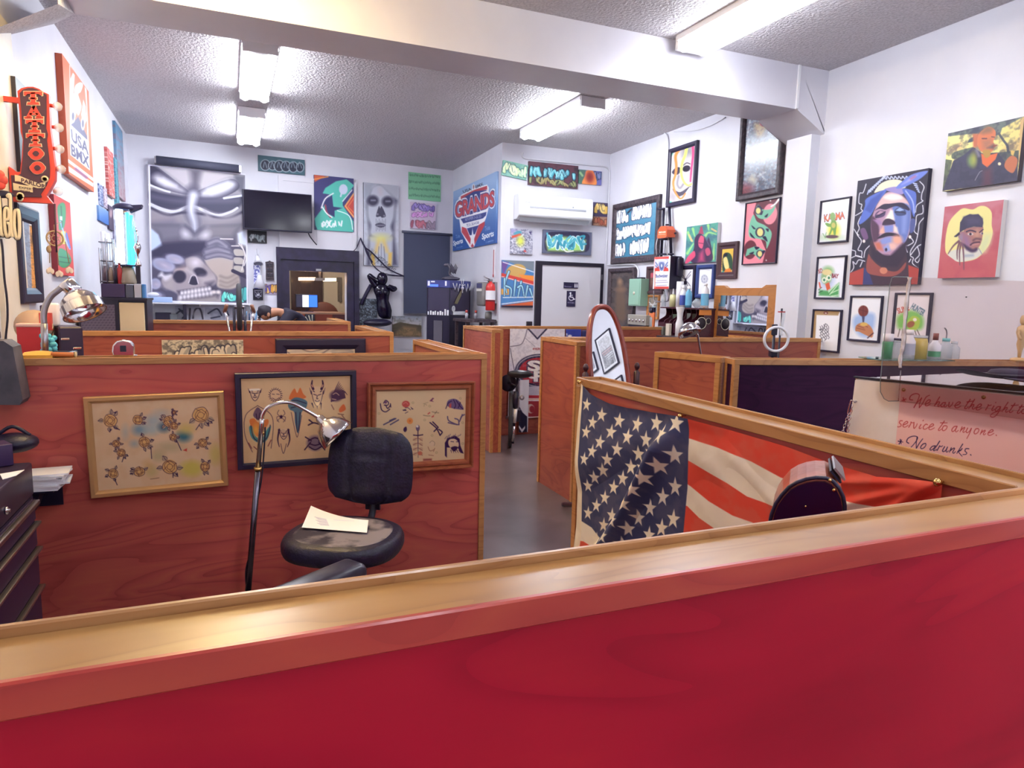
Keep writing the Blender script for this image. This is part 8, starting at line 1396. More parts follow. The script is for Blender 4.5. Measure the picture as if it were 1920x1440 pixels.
for x,y,xs,ys in ((485,268,440,262),(497,448,455,442),(503,628,468,622),(515,797,478,795),(490,985,465,985)):
    a_,b_ = Vector(L(xs,ys,.03)),Vector(L(x,y,.03)); q = MB(); q.tube([a_-Vector((.01,0,0)),a_+(b_-a_)*.45],.011,8); g = q.build('socket',m_sr,t); q = MB(); q.ball(b_,.027,14); q.build('bulb',m_bulb,g)
q = MB(); q.box(L(-60,210)[0],L(172,210)[0],-.04,-.012,L(0,232)[2],L(0,188)[2]); q.build('wall_bracket',m_sr,t)
q = MB(); q.tube([L(462,1090,.03),L(478,1500,.03)],.006,6); q.build('hanging_rod',m_sd,t)
# letters cut out on the pier
t = thing('letter_sign','cream outlined script lettering cut by the left picture edge','sign',(0,0,0)); YL2 = 4.85; lp2 = lambda x,y,o=0: onY(x/8,280+y/8,YL2-o); o2 = lp2(120,1050); t.location = o2
G = {'l': [[(140,720),(110,700),(150,690),(160,900),(170,1200),(190,1320)]],'e': [[(80,1060),(130,1040),(135,930),(100,880),(70,940),(75,1200),(110,1310),(150,1250),(140,1120),(105,1110)]],'o': [[(250,910),(220,950),(215,1150),(245,1320),(285,1310),(290,1100),(275,930),(250,910)]],'d': [[(-20,700),(0,900),(20,1250),(60,1290)],[(-20,960),(-70,1000),(-80,1250),(-20,1290),(15,1200)]]}
for k in 'dleo':
    for m,r,yo in ((m_plast,.0145,0),(m_sc,.0095,.01)):
        q = MB()
        for S_ in G[k]: q.tube(smooth_path([lp2(x,y,yo)-o2 for x,y in S_],5),r,6)
        q.build('letter',m,t)
q = MB(); a_,b_ = lp2(-120,1000)-o2,lp2(260,1060)-o2; q.tube([a_+Vector((0,.03,0)),b_+Vector((0,.03,0))],.008,6); q.build('backing_rail',m_plast,t)
t = thing('rose_cutout','red rose cutout above the script lettering at the left edge','decoration',lp2(20,540)); rp_ = lp2(20,540)
for i in range(7): q = MB(); a_ = i*.9; q.ball((-.03+.035*math.cos(a_),0,.03+.035*math.sin(a_)),.03,10,(1,.4,1)); q.build('petal',m_sr,t)
q = MB(); q.ball((.0,0,-.05),.045,10,(1.3,.3,.5)); q.build('leaf',m_plast,t)
pipe('black cord hanging down the cream pier',[onY(x,y,4.8) for x,y in ((2,448),(5,470),(8,520),(13,560),(14,600),(10,645),(16,668))],.006,'cord',m_cord)
# dream catcher
YD = 5.6; p = onY(103,447,YD); k_ = (p-Vector((0,0,H))).length/F; t = thing('dream_catcher','dream catcher ring with pale feathers before the red canvas','decoration',p,.5); m_tan = mat('tan cord','b09470',.7); m_fea = mat('pale feather','d8c8bc',.8)
q = MB(); q.tube([(11*k_*math.cos(a),0,11*k_*math.sin(a)) for a in [2*PI*i/28 for i in range(28)]],.006,6,True); q.build('ring',m_tan,t); q = MB()
for i in range(8): a,b = 2*PI*i/8,2*PI*(i+3)/8; q.tube([(10.5*k_*math.cos(a),0,10.5*k_*math.sin(a)),(10.5*k_*math.cos(b),0,10.5*k_*math.sin(b))],.0018,4)
q.build('web',m_tan,t)
for x,z0,z1 in ((-9,-6,-50),(17,-4,-48),(3,-11,-54)):
    q = MB(); q.tube([(x*k_*.8,0,z0*k_),(x*k_,0,z1*k_*.75)],.003,5); g = q.build('string',m_tan,t)
    for s in range(3): q = MB(); q.ball((x*k_+(s-1)*2.6*k_,0,z1*k_+(s%2)*2*k_),3.6*k_,10,(.8,.3,1.2)); q.build('feather',m_fea,g)
q = MB(); q.ball((-9*k_,0,-17*k_),3.5*k_,8,(1,1,1.6)); q.build('bead',m_tan,t); q = MB(); q.tube([(0,0,11*k_),(.0,.0,20*k_),(.06,.05,26*k_)],.003,5); q.build('hanging_cord',m_tan,t)
# shelf unit behind the first divider with red box, tissue pack, dice box
YK = 4.35; c1 = lambda x,y,Y=YK: onY(x/6,540+y/6,Y); zK = 1.05
t = thing('work_bench','dark bench in the second booth carrying the red box','bench',(-.83,YK+.1,0)); q = MB(); q.box(-.36,.42,-.3,.3,zK-.05,zK-.001); q.build('bench_top',m_fdark,t)
for x in (-.32,.38):
    for y in (-.26,.26): q = MB(); q.box(x-.025,x+.025,y-.025,y+.025,0,zK-.05); q.build('leg',m_fdark,t)
a_,b_ = c1(180,400),c1(470,400); t = thing('storage_box','red box with a pale rim behind the clip lamp','box',((a_.x+b_.x)/2,YK,zK)); w = (b_.x-a_.x)/2; h = a_.z-zK
q = MB(); q.box(-w,w,0,.22,0,h-.012); q.build('box_body',mat('crimson box','b8282f',.4),t); q = MB(); q.box(-w-.004,w+.004,-.004,.224,h-.018,h,.004,1); q.build('rim',mat('pale pink rim','d8b0a8',.5),t)
q = MB(); q.lathe([(.09,-.02),(.09,.02)],24,(0,0,0),'y'); o = q.build('tape_roll',mat('tan and red roll','c0a088',.6)); o.location = (((a_.x+b_.x)/2),YK+.1,zK+h+.0005+.02); o.rotation_euler = (.0,0,0); o.location.z = zK+h+.001; o.scale = (1,1,1); o.location.z += -.02
tag(o,'round tan disc standing half in the red box','disc'); g = MB(); g.box(.03,.088,-.022,.022,-.02,.075); g.build('red_sector',m_sr,o)
a_,b_ = c1(520,165,YK+.25),c1(730,420,YK+.25); hT = b_.z
a2,b2 = c1(555,470),c1(825,640); t = thing('storage_box','dark violet case with dice dots behind the clip lamp','box',((a2.x+b2.x)/2+.04,YK+.03,zK),math.radians(18)); w = (b2.x-a2.x)/2*1.05; h2 = c1(700,440).z-zK
q = MB(); q.box(-w,w,0,.24,0,h2,.008,1); q.build('case',mat('dark violet case','2c1a38',.4),t)
for x,z in ((-.5,.72),(.45,.5),(-.45,.35)): q = MB(); q.box(w*x-.02,w*x+.02,-.006,0,h2*z-.006,h2*z+.006,.002,1); q.build('silver_clasp',m_chrome,t)
t = thing('tissue_pack','white tissue pack with a violet side on the dark case','packet',((a_.x+b_.x)/2,YK+.1,zK+h2+.001),.1); w = (b_.x-a_.x)/2; h = a_.z-zK-h2; q = MB(); q.box(-w*.75,w,0,.1,0,h,.012); q.build('pack',mat('tissue white','e4d8d4',.6),t); q = MB(); q.box(-w*1.0,-w*.752,.005,.095,0,h*.9,.004,1); q.build('violet_side',mat('violet side','3c2848',.5),t)
q = MB()
rg = random.Random(8)
for i in range(60): q.ball((rg.uniform(-.03,.03),rg.uniform(-.03,.03),rg.uniform(.01,.2)),.014,6)
o = q.build('scrub_sponge',mat('teal sponge','5cb4c4',.8)); p = c1(545,640,YK-.12); o.location = (p.x,YK-.12,zK+.0); tag(o,'teal shaggy sponge behind the lamp stem','sponge')
# clamp lamp on the back of the first divider
YP = 3.62; lq = lambda x,y,Y=YP: onY(x/4.5,360+y/4.5,Y); f_ = lq(378,1330); t = thing('clip_lamp','big chrome reflector lamp clipped behind the first divider','lamp',(f_.x,YP,1.1)); o_ = Vector((f_.x,YP,1.1))
q = MB(); q.box(-.02,.02,-.02,.03,0,.1,.004,1); q.tube([(0,0,.08),lq(372,1110)-o_],.014,10); q.build('clamp',m_steel,t); q = MB(); q.tube(smooth_path([lq(372,1110)-o_,lq(368,1040)-o_,lq(385,960)-o_,lq(430,880)-o_,lq(490,830)-o_,lq(545,780)-o_],6),.013,10); q.build('gooseneck',m_steel,t)
q = MB(); q.lathe([(.03,-.03),(.034,-.02),(.034,.03),(.024,.04)],18); h_ = q.build('socket',m_chrome,t); a_,b_ = lq(560,770),lq(640,850); ax = (b_-a_).normalized(); h_.location = lq(590,800)-o_; h_.rotation_euler = ax.to_track_quat('Z','Y').to_euler()
ax2 = (lq(720,960)-lq(640,820)+Vector((0,-.03,0))).normalized(); q = MB(); q.lathe([(.02,0),(.045,.012),(.072,.04),(.082,.068),(.086,.07),(.088,.112),(.092,.114),(.086,.112),(.08,.07),(.066,.04),(.03,.014)],32,cap=False); s = q.build('lamp_shade',m_chrome,t); s.location = lq(628,838)-o_; s.rotation_euler = ax2.to_track_quat('Z','Y').to_euler(); q = MB(); q.ball((0,0,.055),.028,12); q.build('bulb',_M['frosted bulb'],s)
# two cabinets in the third booth
YC = 6.95; cc = lambda x,y,Y=YC: onY(120+x/10.667,500+y/10.667,Y); zc_ = cc(900,620).z; xa,xb,xc_,xd = cc(180,900).x,cc(1045,900).x,cc(1110,900).x,cc(1610,900).x
xa = max(xa,-1.23); t = thing('speaker_cabinet','grey quilted fronted cabinet behind the clip lamp','cabinet',(xa,YC,0)); q = MB(); q.box(0,xb-xa+.02,0,.5,0,zc_-.02); q.build('body',m_plast,t); A = Art((xa+.02,YC-.008,zc_-.06),(xb-xa-.03,0,0),(0,0,-.75),'5c5262',1.1); A.org(120,500,10.667)
for i in range(14):
    for j in range(16): x,y = 120+i*72+(j % 2)*36,700+j*52; A.ell(x,y,18,14,'3a3046',soft=1); A.ell(x-10,y-14,16,10,'72687a',soft=1.2,a=.6)
o = A.mesh('grille_cloth',xb-xa-.03,.75,parent=t); o.location = ((xb-xa+.01)/2,-.008,zc_-.06-.375)
q = MB(); q.box(-.0,xb-xa+.022,-.02,.52,zc_-.02,zc_); q.build('top_board',m_plast,t)
t = thing('fridge_cabinet','cream fronted small cabinet beside the grey quilted one','cabinet',(xc_,YC,0)); q = MB(); q.box(-.03,xd-xc_+.02,.02,.5,0,zc_-.02); q.build('body',m_plast,t); q = MB(); q.box(0,xd-xc_,-.02,.02,.05,zc_-.04,.008,2); d = q.build('door',mat('cream door','cdb894',.5),t); q = MB(); q.lathe([(.035,-.03),(.035,-.02)],16,((xd-xc_)*.55,0,zc_-.66),'y'); q.build('door_knob',m_gry,d); q = MB(); q.box(-.032,xd-xc_+.03,-.03,.52,zc_-.02,zc_); q.build('top_board',m_plast,t)
# things on the cabinets
zt3 = zc_+.001; YT = YC+.2; ct = lambda x,y: cc(x,y,YT)
def cbox(name,label,x0,x1,y0,c,m=None,dpt=.14): a_,b_ = ct(x0,y0),ct(x1,y0); q = MB(); q.box(-(b_.x-a_.x)/2,(b_.x-a_.x)/2,-dpt/2,dpt/2,0,a_.z-zt3,.004,1); o = q.build(name,m or mat('case '+c,c,.5)); o.location = ((a_.x+b_.x)/2,YT,zt3); tag(o,label,'box'); return o,a_.z
_,z1 = cbox('storage_box','dark violet box under the wire rack of bottles',760,1235,340,'3c2c54'); cbox('storage_box','grey marbled box next to the dark violet box',1245,1400,360,'54586a'); o,z2 = cbox('storage_box','pale grey book box with a small plant print under the trophy',1415,1560,345,'b8b8c4'); cbox('storage_box','narrow blue box at the right end of the cabinets',1570,1625,350,'3c78b4'); 
# wire rack of bottles
r0 = onY(191,530,YT); r1 = onY(216,530,YT); k_ = 7.3/F; t = thing('wire_rack','wire rack of bottles and cans beside the blue insect lamp','rack',(r0.x,YT,z1+.001)); hR = 100*k_; wR = (r1.x-r0.x)
q = MB()
for x in (0,wR/2,wR):
    for y in (-.05,.05): q.tube([(x,y,0),(x,y,hR*(.55 if x == 0 else .7))],.006,5)
for z in (.02,.22,.4): q.tube([(0,-.05,z*hR*1.6),(wR,-.05,z*hR*1.6),(wR,.05,z*hR*1.6),(0,.05,z*hR*1.6)],.006,5,True)
q.build('wire_frame',m_steel,t)
def jar(label,x,y,r,h,c,z=None,nm='bottle',cap='d8dce8'):
    t = thing(nm,label,'bottle',(x,y,z or z1+.001)); q = MB(); q.lathe([(0,0),(r,0),(r,h*.7),(r*.5,h*.85),(r*.5,h*.92)],14); q.build('body',mat('bottle '+c,c,.3),t); q = MB(); q.lathe([(r*.6,h*.92),(r*.6,h),(.001,h)],12); q.build('cap',mat('cap '+cap,cap,.4),t)
jar('brown bottle at the left of the wire rack',r0.x+.03,YT,.024,.17,'6c5866'); jar('tan bottle in the middle of the wire rack',r0.x+.075,YT,.022,.16,'9c8c80'); jar('dark bottle at the right of the wire rack',r0.x+.12,YT,.024,.18,'3c3a50'); jar('red bottle beside the insect lamp',onY(227,530,YT).x,YT-.05,.02,.19,'b83a3c',cap='8c2c30')
for i,(px,py) in enumerate(((193,436),(201,440),(208,452),(214,466))):
    p = onY(px,py,YT+.1); hz_ = p.z-z1; q = MB(); q.lathe([(.022,0),(.022,hz_),(.018,hz_+.01)],10); o = q.build('white_tube',m_wpl); o.location = (p.x,YT+.085,z1+.001); tag(o,'white tube on the upper rack, number %s from the wall' % ('one','two','three','four')[i],'tube','white tubes on the wire rack')
# blue insect lamp
a_ = onY(238,500,YT); k_ = 7.3/F; t = thing('insect_lamp','blue glowing insect lamp with twin tubes on the left cabinets','lamp',(a_.x,YT,z1+.001)); zb_ = a_.z-z1; m_cy = mat('cyan tube','30d8ff',.3,emit=2.6); m_uv = mat('white blue tube','cfeaff',.3,emit=5)
q = MB(); q.lathe([(.075,0),(.08,.02),(.07,zb_*.5),(.05,zb_)],20); q.build('base',mat('mottled base','8c8478',.5),t)
for dx,m,h_ in ((-.042,m_uv,88*k_),(.022,m_cy,84*k_),(.052,m_cy,80*k_)): q = MB(); q.tube([(dx,0,zb_),(dx,0,zb_+h_)],.03 if dx < 0 else .018,12); q.build('tube',m,t)
q = MB(); q.lathe([(.075,zb_),(.075,zb_+.015),(.02,zb_+.02)],20); q.lathe([(.02,zb_+90*k_),(.09,zb_+88*k_),(.095,zb_+92*k_),(.06,zb_+97*k_),(.001,zb_+98*k_)],20); q.prism([(.05,zb_+84*k_),(.14,zb_+92*k_),(.15,zb_+97*k_),(.05,zb_+95*k_)],-.05,.05); q.build('cap',mat('dark blue cap','2c2c50',.5),t)
q = MB()
for a in range(12): q.tube([(.085*math.cos(a*PI/6),.085*math.sin(a*PI/6),zb_),(.085*math.cos(a*PI/6),.085*math.sin(a*PI/6),zb_+90*k_)],.0018,4)
q.build('guard_wires',m_steel,t)
# trophy
p = onY(260,530,YT); t = thing('trophy','silver and black trophy column on the pale box','trophy',(p.x,YT,z2+.001)); zb_ = p.z-z2
q = MB(); q.box(-.018,.018,-.018,.018,0,28*k_); q.build('column',m_plast,t); q = MB(); q.lathe([(.03,28*k_),(.03,31*k_),(.012,38*k_),(.01,46*k_),(.022,50*k_),(.034,57*k_),(.026,63*k_),(.008,66*k_)],16); q.build('cup',m_chrome,t); q = MB(); q.tube(smooth_path([(0,0,66*k_),(.008,0,74*k_),(-.004,0,82*k_),(-.01,0,90*k_)],4),.008,6); q.ball((-.004,0,84*k_),.013,8); q.build('figure',m_chrome,t)
# shelf under the mural
e0,e1 = WB.sz(272,567,.3),WB.sz(472,571,.3); zS = (e0[1]+e1[1])/2; t = thing('mural_shelf','thin white shelf under the mural','shelf',WB.at(0,0),WB.rz); q = MB(); q.box(e0[0],e1[0],-.3,-.002,zS-.012,zS+.006); q.build('shelf_board',m_wpl,t)
for x in (e0[0]+.1,(e0[0]+e1[0])/2,e1[0]-.1): q = MB(); q.box(x-.012,x+.012,-.28,-.02,zS-.035,zS-.012); q.build('bracket',m_steel,t)
def a_strip(c):
    c.org(270,555,9.143); c.mott('9ca0b4',12,.7,4); c.lines([[(560,300),(640,250),(720,300),(660,380)],[(600,220),(700,330)],[(1100,300),(1250,220),(1330,330)],[(1150,380),(1300,350)],[(1400,230),(1450,330)]],26,'3a3a54'); c.lines([[(790,210),(780,400)],[(840,380),(880,230),(960,220),(1010,390)]],30,'3a3446'); c.ell(910,320,60,70,'c0c0cc',soft=2); c.line([(1030,180),(1030,400)],12,'d8d8e4'); c.line([(540,200),(1500,190)],14,'d0d0e0')
picture('drawing_strip','row of grey ink drawings hung under the mural shelf','drawing',WB,[(329,574),(455,576),(455,612),(329,610)],a_strip,'c0c2d0',.01)
zz_ = zS+.0065; p = WB.sz(295,560,.2); q = MB(); q.box(-.19,.19,-.1,.08,0,.075,.01); o = q.build('wipe_box',mat('pale blue box','a4bce4',.4)); o.location = WB.at(p[0],zz_,.17); o.rotation_euler = (0,0,WB.rz); tag(o,'pale blue flat box at the left end of the mural shelf','box'); q = MB(); q.ball((0,0,.03),.06,10,(1.3,1,.6)); q.v = [(x,y,max(0,z)) for x,y,z in q.v]; o = q.build('crumpled_cloth',m_wpl); o.location = WB.at(p[0]-.05,zz_+.0755,.17); tag(o,'crumpled white cloth on the pale blue box','cloth')
p = WB.sz(300,595,.3); t = thing('label_printer','cream device with a row of keys on the shelf below the mural','device',WB.at(p[0],zS-.36,.17),WB.rz); q = MB(); q.box(-.2,.2,-.08,.08,0,.09,.008); q.build('case',m_ivo,t)
for i in range(6): q = MB(); q.box(-.15+i*.05,-.12+i*.05,-.085,-.08,.04,.06); q.build('key',m_gry,t)
t2 = thing('wall_shelf','black lower shelf left of the ink drawings','shelf',WB.at(p[0],zS-.385,0),WB.rz); q = MB(); q.box(-.3,.34,-.3,-.002,0,.024); q.build('shelf_board',m_plast,t2); q = MB(); q.box(.3,.34,-.3,-.002,.024,.36); q.build('side_panel',m_plast,t2); q = MB(); q.box(-.3,-.27,-.3,-.002,.024,.36); q.build('side_panel',m_plast,t2)
for lab,x,w,h,c in (('black square case on the lower black shelf',.06,.2,.22,'241c38'),('small grey green box on the lower black shelf',.19,.1,.2,'7c8088'),('small pink box on the lower black shelf',-.24,.07,.1,'c8a0a4')): q = MB(); q.box(-w/2,w/2,-.06,.06,0,h,.004,1); o = q.build('small_box',mat('small box '+c,c,.6)); o.location = WB.at(p[0]+x-.02,zS-.36,.09 if 'pink' not in lab else .2); o.rotation_euler = (0,0,WB.rz); tag(o,lab,'box')
for i in range(7):
    q = MB(); x = -.15+i*.045; q.mx = Matrix.Rotation(.25*math.sin(i*2.1),4,'Y'); q.tube([(0,0,0),(0,0,.24+.03*(i % 3))],.012,6); o = q.build('marker_pen',mat('pen %d' % (i % 3),('2c3a58','5c88b0','342844')[i % 3],.4)); pp = onY(470,612,10.0); o.location = (pp.x+x,10.0,.97); tag(o,'pen in the bundle of blue and black pens by the seated man','pen','pens beside the seated man')
t = thing('drawing_table','drawing table in front of the seated man','table',(-.15,9.75,0)); q = MB(); q.box(-.75,.6,-.35,.4,.93,.969); q.build('table_top',m_fdark,t)
for x in (-.7,.55):
    for y in (-.3,.35): q = MB(); q.box(x-.02,x+.02,y-.02,y+.02,0,.93); q.build('leg',m_fdark,t)
# ------------------------------------------------------------------ bicycle standing on its rear wheel against the third divider
YB = 7.28; fb = onY(448.5,575,YB); t = thing('bicycle','small bicycle stood upright with its front wheel above the divider','bicycle',(fb.x,YB,0)); m_tire = mat('tire rubber','3a3a42',.75); rw = .235
zf = onY(448.5,531,YB).z-rw; zr = rw+.002
def wheel(zc,nm,tread=True):
    q = MB(); N = 40; R_ = rw-.024; q.tube([(0,R_*math.cos(2*PI*k/N),zc+R_*math.sin(2*PI*k/N)) for k in range(N)],.024,10,True); w_ = q.build(nm,m_tire,t)
    q = MB(); R2 = rw-.05; q.tube([(0,R2*math.cos(2*PI*k/N),zc+R2*math.sin(2*PI*k/N)) for k in range(N)],.012,6,True); q.build('rim',m_chrome,w_); q = MB(); q.tube([(-.045,0,zc),(.045,0,zc)],.018,8)
    for k in range(18): a = 2*PI*k/18; q.tube([(.02*(-1)**k,0,zc),(0,R2*math.cos(a),zc+R2*math.sin(a))],.0015,4)
    q.build('hub_spokes',m_steel,w_)
wheel(zf,'wheel'); wheel(zr,'wheel'); yb = -.0
q = MB()
for s in (-1,1): q.tube([(s*.05,0,zf),(s*.05,-.12,zf-.36)],.013,8)
q.tube([(-.05,-.12,zf-.36),(.05,-.12,zf-.36)],.016,8); q.build('fork',m_plast,t); q = MB(); q.tube([(0,-.12,zf-.36),(0,-.16,zf-.5)],.02,8); q.tube([(0,-.15,zf-.46),(0,.1,zr+.34)],.018,8); q.tube([(0,-.16,zf-.5),(0,-.13,zr+.3)],.016,8); q.tube([(0,.1,zr+.34),(0,-.13,zr+.3)],.016,8)
for s in (-1,1): q.tube([(s*.045,0,zr),(s*.03,.1,zr+.34)],.01,6); q.tube([(s*.045,0,zr),(s*.03,-.13,zr+.3)],.01,6)
q.build('bike_frame',m_plast,t); q = MB(); q.tube(smooth_path([(-.13,-.02,zf-.03),(-.115,-.1,zf-.1),(-.08,-.16,zf-.3),(0,-.17,zf-.4),(.08,-.16,zf-.3),(.115,-.1,zf-.1),(.13,-.02,zf-.03)],5),.012,7); q.build('handlebar',m_chrome,t)
for s in (-1,1): q = MB(); q.tube([(s*.135,-.03,zf-.05),(s*.115,-.08,zf+.02)],.018,8); q.build('grip',mat('copper grip','8a5c48',.5),t)
q = MB(); q.tube([(0,.12,zr+.36),(0,.2,zr+.4)],.012,6); q.ball((0,.22,zr+.41),.05,10,(.7,1.6,.4)); q.build('saddle',m_plast,t)
# second bicycle seen from behind in the passage
gfoot = onz(956,846,0); YV = gfoot.y; bp2 = lambda x,y: onY(940+x/5.541,600+y/5.541,YV); t = thing('bicycle','parked bicycle seen from behind with a broad black saddle','bicycle',(gfoot.x,YV,0),-math.radians(22.3)); o_ = Vector((gfoot.x,YV,0))
sd = bp2(185,575)-o_; q = MB()
def sadd(u,v): a = 2*PI*u; r = math.sin(PI*v); y = -.13+.28*v; w = .115*(1-v)**.6+.025; return (sd.x+w*math.cos(a)*min(1,r*1.6)*(1.0),y+.0,sd.z+.04*math.sin(a)*min(1,r*2)+.03*(1-v))
q.grid(sadd,24,14); s_ = q.build('saddle',mat('black saddle','242028',.35),t); s_.rotation_euler = (0,0,0)
L2 = lambda x,y: bp2(x,y)-o_
q = MB(); q.tube([L2(165,600)+Vector((0,.03,0)),L2(150,850)],.014,8); q.build('seat_post',m_plast,t); q = MB(); q.tube([L2(150,740),L2(140,910)],.026,8); q.tube([L2(140,900),L2(115,1280)],.014,8); q.build('seat_tube',m_plast,t)
q = MB(); q.tube([L2(145,920)+Vector((0,-.02,0)),L2(132,1060)+Vector((0,-.02,0))],.018,8); q.build('shock_sleeve',m_wpl,t); q = MB(); q.tube([L2(128,1100),L2(112,1260)],.017,8); q.build('chrome_stay',m_chrome,t)
q = MB(); N = 36; rw2 = .30; q.tube([(.0,.12+rw2*.93*math.cos(2*PI*k/N)+.1,rw2+rw2*.93*math.sin(2*PI*k/N)) for k in range(N)],.021,8,True); w_ = q.build('wheel',m_tire,t); q = MB(); q.tube([(-.05,.22,rw2),(.05,.22,rw2)],.015,8)
for k in range(16): a = 2*PI*k/16; q.tube([(0,.22,rw2),(0,.22+rw2*.9*math.cos(a),rw2+rw2*.9*math.sin(a))],.0016,4)
q.build('hub_spokes',m_steel,w_); c_ = L2(75,670)+Vector((0,.1,0)); q = MB(); q.lathe([(.02,0),(.085,0),(.085,.008),(.02,.008)],24,c_,'y'); q.build('rear_light',m_plast,t); q = MB(); q.tube([c_,L2(150,680)],.012,6); q.build('light_bracket',m_plast,t)
q = MB(); q.lathe([(.012,-.01),(.024,-.01),(.024,.01),(.012,.01)],14,L2(205,800),'y',False); q.tube([L2(160,800),L2(190,800)],.006,6); q.build('quick_release',m_steel,t); q = MB(); q.box(L2(160,0)[0],L2(215,0)[0],.0,.05,L2(0,1060)[2],L2(0,940)[2]); q.build('saddle_bag',m_plast,t)
# ------------------------------------------------------------------ jersey, flags and towel hung on the divider
WJ = Wall((2.42,6.7605),(5.0,6.7605)); jp = lambda x,y: (940+x/5.541,600+y/5.541)
def cloth(name,label,cat,TL,TR,BL,draw,bg,wav=.006,dens=1.2,off=.008,m=None):
    a_,b_,c_ = WJ.sz(*TL,.01),WJ.sz(*TR,.01),WJ.sz(*BL,.01); w,h = b_[0]-a_[0],a_[1]-c_[1]; A = Art(WJ.at(a_[0],a_[1],.012),WJ.d*w,Vector((0,0,-h)),bg,dens); draw(A)
    o = A.mesh(name,w,h,fn=lambda u,v,V: V+np.stack([0*u,-(wav*np.sin(u*11+v*3)*v+wav*.5*np.sin(v*13+u*5)),0*u],1),m=m or m_artm); o.location = WJ.at(a_[0]+w/2,a_[1]-h/2,off+wav); tag(o,label,cat); return o
def a_jersey(c):
    c.org(940,600,5.541); c.mott('d8d8e4',5,.5,2); N,R_,Wt = '262448','b02838','eceaf2'
    c.poly([(275,85),(470,85),(375,205)],'c8c4d4'); c.line([(278,92),(375,195),(470,92)],16,N,sm=False); c.line([(268,90),(240,190),(200,255),(90,275)],6,'3a3856'); c.line([(90,290),(135,530)],6,'3a3856'); c.line([(250,190),(350,275)],4,'8a88a0'); c.text('49ERS',325,312,420,312,24,'9c3440',.02)
    c.ell(400,530,260,178,N,soft=.8); c.ell(400,530,245,165,Wt,soft=.8); c.ell(400,530,238,158,N,soft=.8); c.ell(400,532,215,142,R_,soft=.8); [c.text(k_,x0,y0,x1,y0,h_,cc_,b_) for cc_,b_ in ((N,.09),(Wt,.045)) for k_,x0,x1,y0,h_ in (('S',285,395,525,105),('F',345,430,635,105))]; c.line([(278,545),(290,590),(335,600)],22,Wt)
    c.line([(270,662),(460,662)],12,N); c.poly([(250,690),(460,690),(460,780),(250,780)],'c0bcc8'); c.mott('a8a4b4',30,.25,5,.5,.6); c.poly([(250,782),(460,782),(460,812),(250,812)],R_); c.line([(250,826),(460,822)],14,'d8b098'); c.poly([(250,842),(460,840),(460,1000),(250,1005)],'9c2c38'); c.ell(300,920,40,48,'c8b0a8'); c.ell(315,925,26,36,'9c2c38'); c.line([(250,1015),(460,1005)],12,'e8d8d0')
cloth('hanging_jersey','white football jersey with a red oval emblem hung on the divider','jersey',jp(88,90),jp(660,90),jp(88,1025),a_jersey,'e4e2ec')
def a_banner(c): c.org(940,600,5.541); c.poly([(160,900),(180,900),(215,960),(260,1000),(260,1170),(160,1170)],'1c1838'); c.poly([(175,1090),(205,1130),(240,1095),(240,1120),(205,1165),(175,1115)],'e8e6f0')
cloth('hanging_pennant','white and navy pennant with an arrow mark hanging by the jersey','pennant',jp(185,620),jp(280,620),jp(165,1165),a_banner,'e6e6f0',.003,off=.03)
def a_towel(c): c.org(940,600,5.541); c.text("T'S",620,160,685,160,22,'e8e8f4',.03); c.ell(710,165,22,12,'e8e8f4'); c.line([(470,98),(820,98)],8,'4c5cc0')
cloth('hanging_towel','blue towel with white lettering hung beside the jersey','towel',jp(668,95),jp(828,98),jp(668,420),a_towel,'2f3f9c',off=.012)
def a_cap2(c): c.org(940,600,5.541); c.line([(840,110),(915,110)],10,'6a6a90'); c.ell(900,150,16,14,'e8e8f0')
cloth('hanging_cloth','navy cloth with a pale mark hung right of the blue towel','towel',jp(835,105),jp(925,108),jp(835,420),a_cap2,'34386c',off=.012)
# ------------------------------------------------------------------ man bent over his work
YM = 9.35; hd = onY(499,588,YM); t = thing('person','man in a black shirt bent forward over his work, face turned down','person',(hd.x+.52,YM,0)); ox = -.52; hz = hd.z; m_skin = mat('warm skin','b07c60',.5); m_hair = mat('short dark hair','241c2c',.7); m_shirt = mat('black shirt','1c1830',.75); m_trs = mat('dark trousers','282838',.8)
sx = .0; sh = (-.26,0,hz+.045)
V = [(.0,0,.66),(-.06,0,.86),(-.15,0,hz-.12),(-.25,0,hz+.0),(-.34,0,hz+.03),(-.24,-.17,hz-.01),(-.38,-.22,hz-.22),(-.60,-.16,1.02),(-.68,-.13,1.0),(-.24,.17,hz-.01),(-.38,.22,hz-.22),(-.60,.16,1.02),(-.68,.13,1.0),(-.02,-.1,.64),(-.38,-.14,.62),(-.36,-.14,.12),(-.46,-.14,.045),(-.02,.1,.64),(-.38,.14,.62),(-.36,.14,.12),(-.46,.14,.045)]
E = [(0,1),(1,2),(2,3),(3,4),(3,5),(5,6),(6,7),(7,8),(3,9),(9,10),(10,11),(11,12),(0,13),(13,14),(14,15),(15,16),(0,17),(17,18),(18,19),(19,20)]
Rr = [(.12,.15),(.11,.14),(.12,.15),(.09,.13),.062,.07,.05,.036,.04,.07,.05,.036,.04,.1,.085,.055,.045,.1,.085,.055,.045]
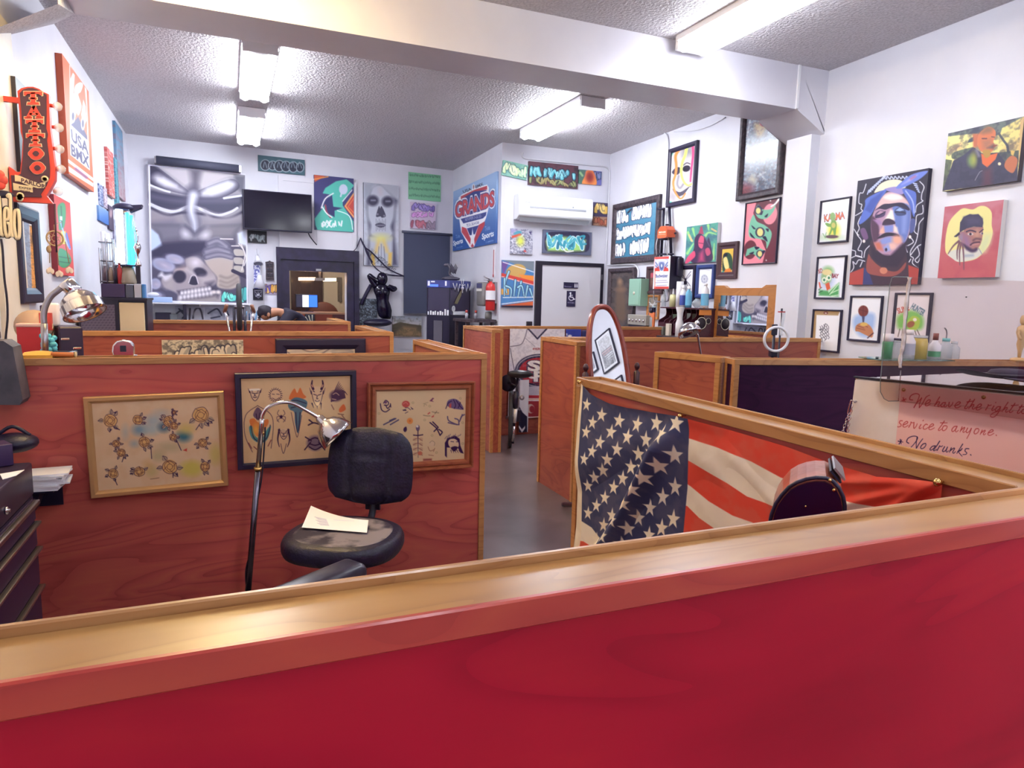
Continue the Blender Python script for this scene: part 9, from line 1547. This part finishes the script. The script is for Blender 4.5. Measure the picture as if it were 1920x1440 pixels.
# head grows from the neck as part of the body
V += [(ox+.03,0,hz+.01),(ox-.03,0,hz-.01),(ox-.075,0,hz-.05)]; E += [(4,21),(21,22),(22,23)]; Rr += [.095,(.098,.095),.07]
b = skin_obj('body',V,E,Rr,m_skin,t)
for s in (-1,1):
    q = MB(); q.ball((ox+.025,s*.1,hz-.012),.03,10,(.7,.35,1)); q.build('ear',m_skin,b)
    for k in range(5): q = MB(); a0_ = Vector((-.70,s*.145+(.022*k-.044),.995)); q.tube([a0_,a0_+Vector((-.035,s*.0,.0)),a0_+Vector((-.065+.006*abs(k-2),0,-.016))] if k < 4 else [Vector((-.68,s*.10,1.0)),Vector((-.72,s*.075,.995)),Vector((-.745,s*.07,.985))],[.0105,.0095,.008],7); q.build('finger',m_skin,b)
    q = MB(); q.ball((ox-.09,s*.035,hz-.055),.011,8); q.build('eye',mat('dark eye','1c1418',.2),b)
q = MB(); q.prism([(ox-.115,hz-.085),(ox-.08,hz-.05),(ox-.075,hz-.09)],-.014,.014); q.build('nose',m_skin,b); q = MB(); q.box(ox-.085,ox-.07,-.026,.026,hz-.118,hz-.11,.003,1); q.build('mouth',mat('lip','8a5048',.5),b)
q = MB(); q.ball((ox-.018,0,hz+.012),.108,22,(1.06,.98,.9)); q.v = [(x,y,z) if (z > hz-.03-(x-ox)*.9 and x < ox+.075) else (ox+(x-ox)*.86,y*.86,hz+(z-hz)*.8) for x,y,z in q.v]; q.build('hair',m_hair,t)
skin_obj('shirt',[(.02,0,.72),(-.06,0,.9),(-.15,0,hz-.11),(-.24,0,hz+.015),(-.30,0,hz+.03),(-.24,-.17,hz),(-.36,-.22,hz-.18),(-.24,.17,hz),(-.36,.22,hz-.18)],[(0,1),(1,2),(2,3),(3,4),(3,5),(5,6),(3,7),(7,8)],[(.14,.17),(.13,.165),(.14,.17),(.11,.15),.075,.085,.07,.085,.07],m_shirt,t)
skin_obj('trousers',[(.0,0,.68),(-.02,-.1,.645),(-.38,-.14,.625),(-.36,-.14,.14),(-.02,.1,.645),(-.38,.14,.625),(-.36,.14,.14)],[(0,1),(1,2),(2,3),(0,4),(4,5),(5,6)],[(.13,.16),.112,.097,.07,.112,.097,.07],m_trs,t)
for s in (-1,1): q = MB(); q.ball((-.42,s*.14,.05),.06,12,(1.9,.8,.8)); q.build('shoe',m_plast,t)
t = thing('work_stool','round black stool under the seated man','stool',(hd.x+.53,YM,0)); q = MB(); q.lathe([(.0,.47),(.18,.47),(.19,.5),(.17,.535),(.0,.54)],24); q.build('seat',m_lea,t); q = MB(); q.lathe([(.22,0),(.22,.02),(.03,.05),(.025,.47)],20); q.build('pedestal',m_chrome,t)
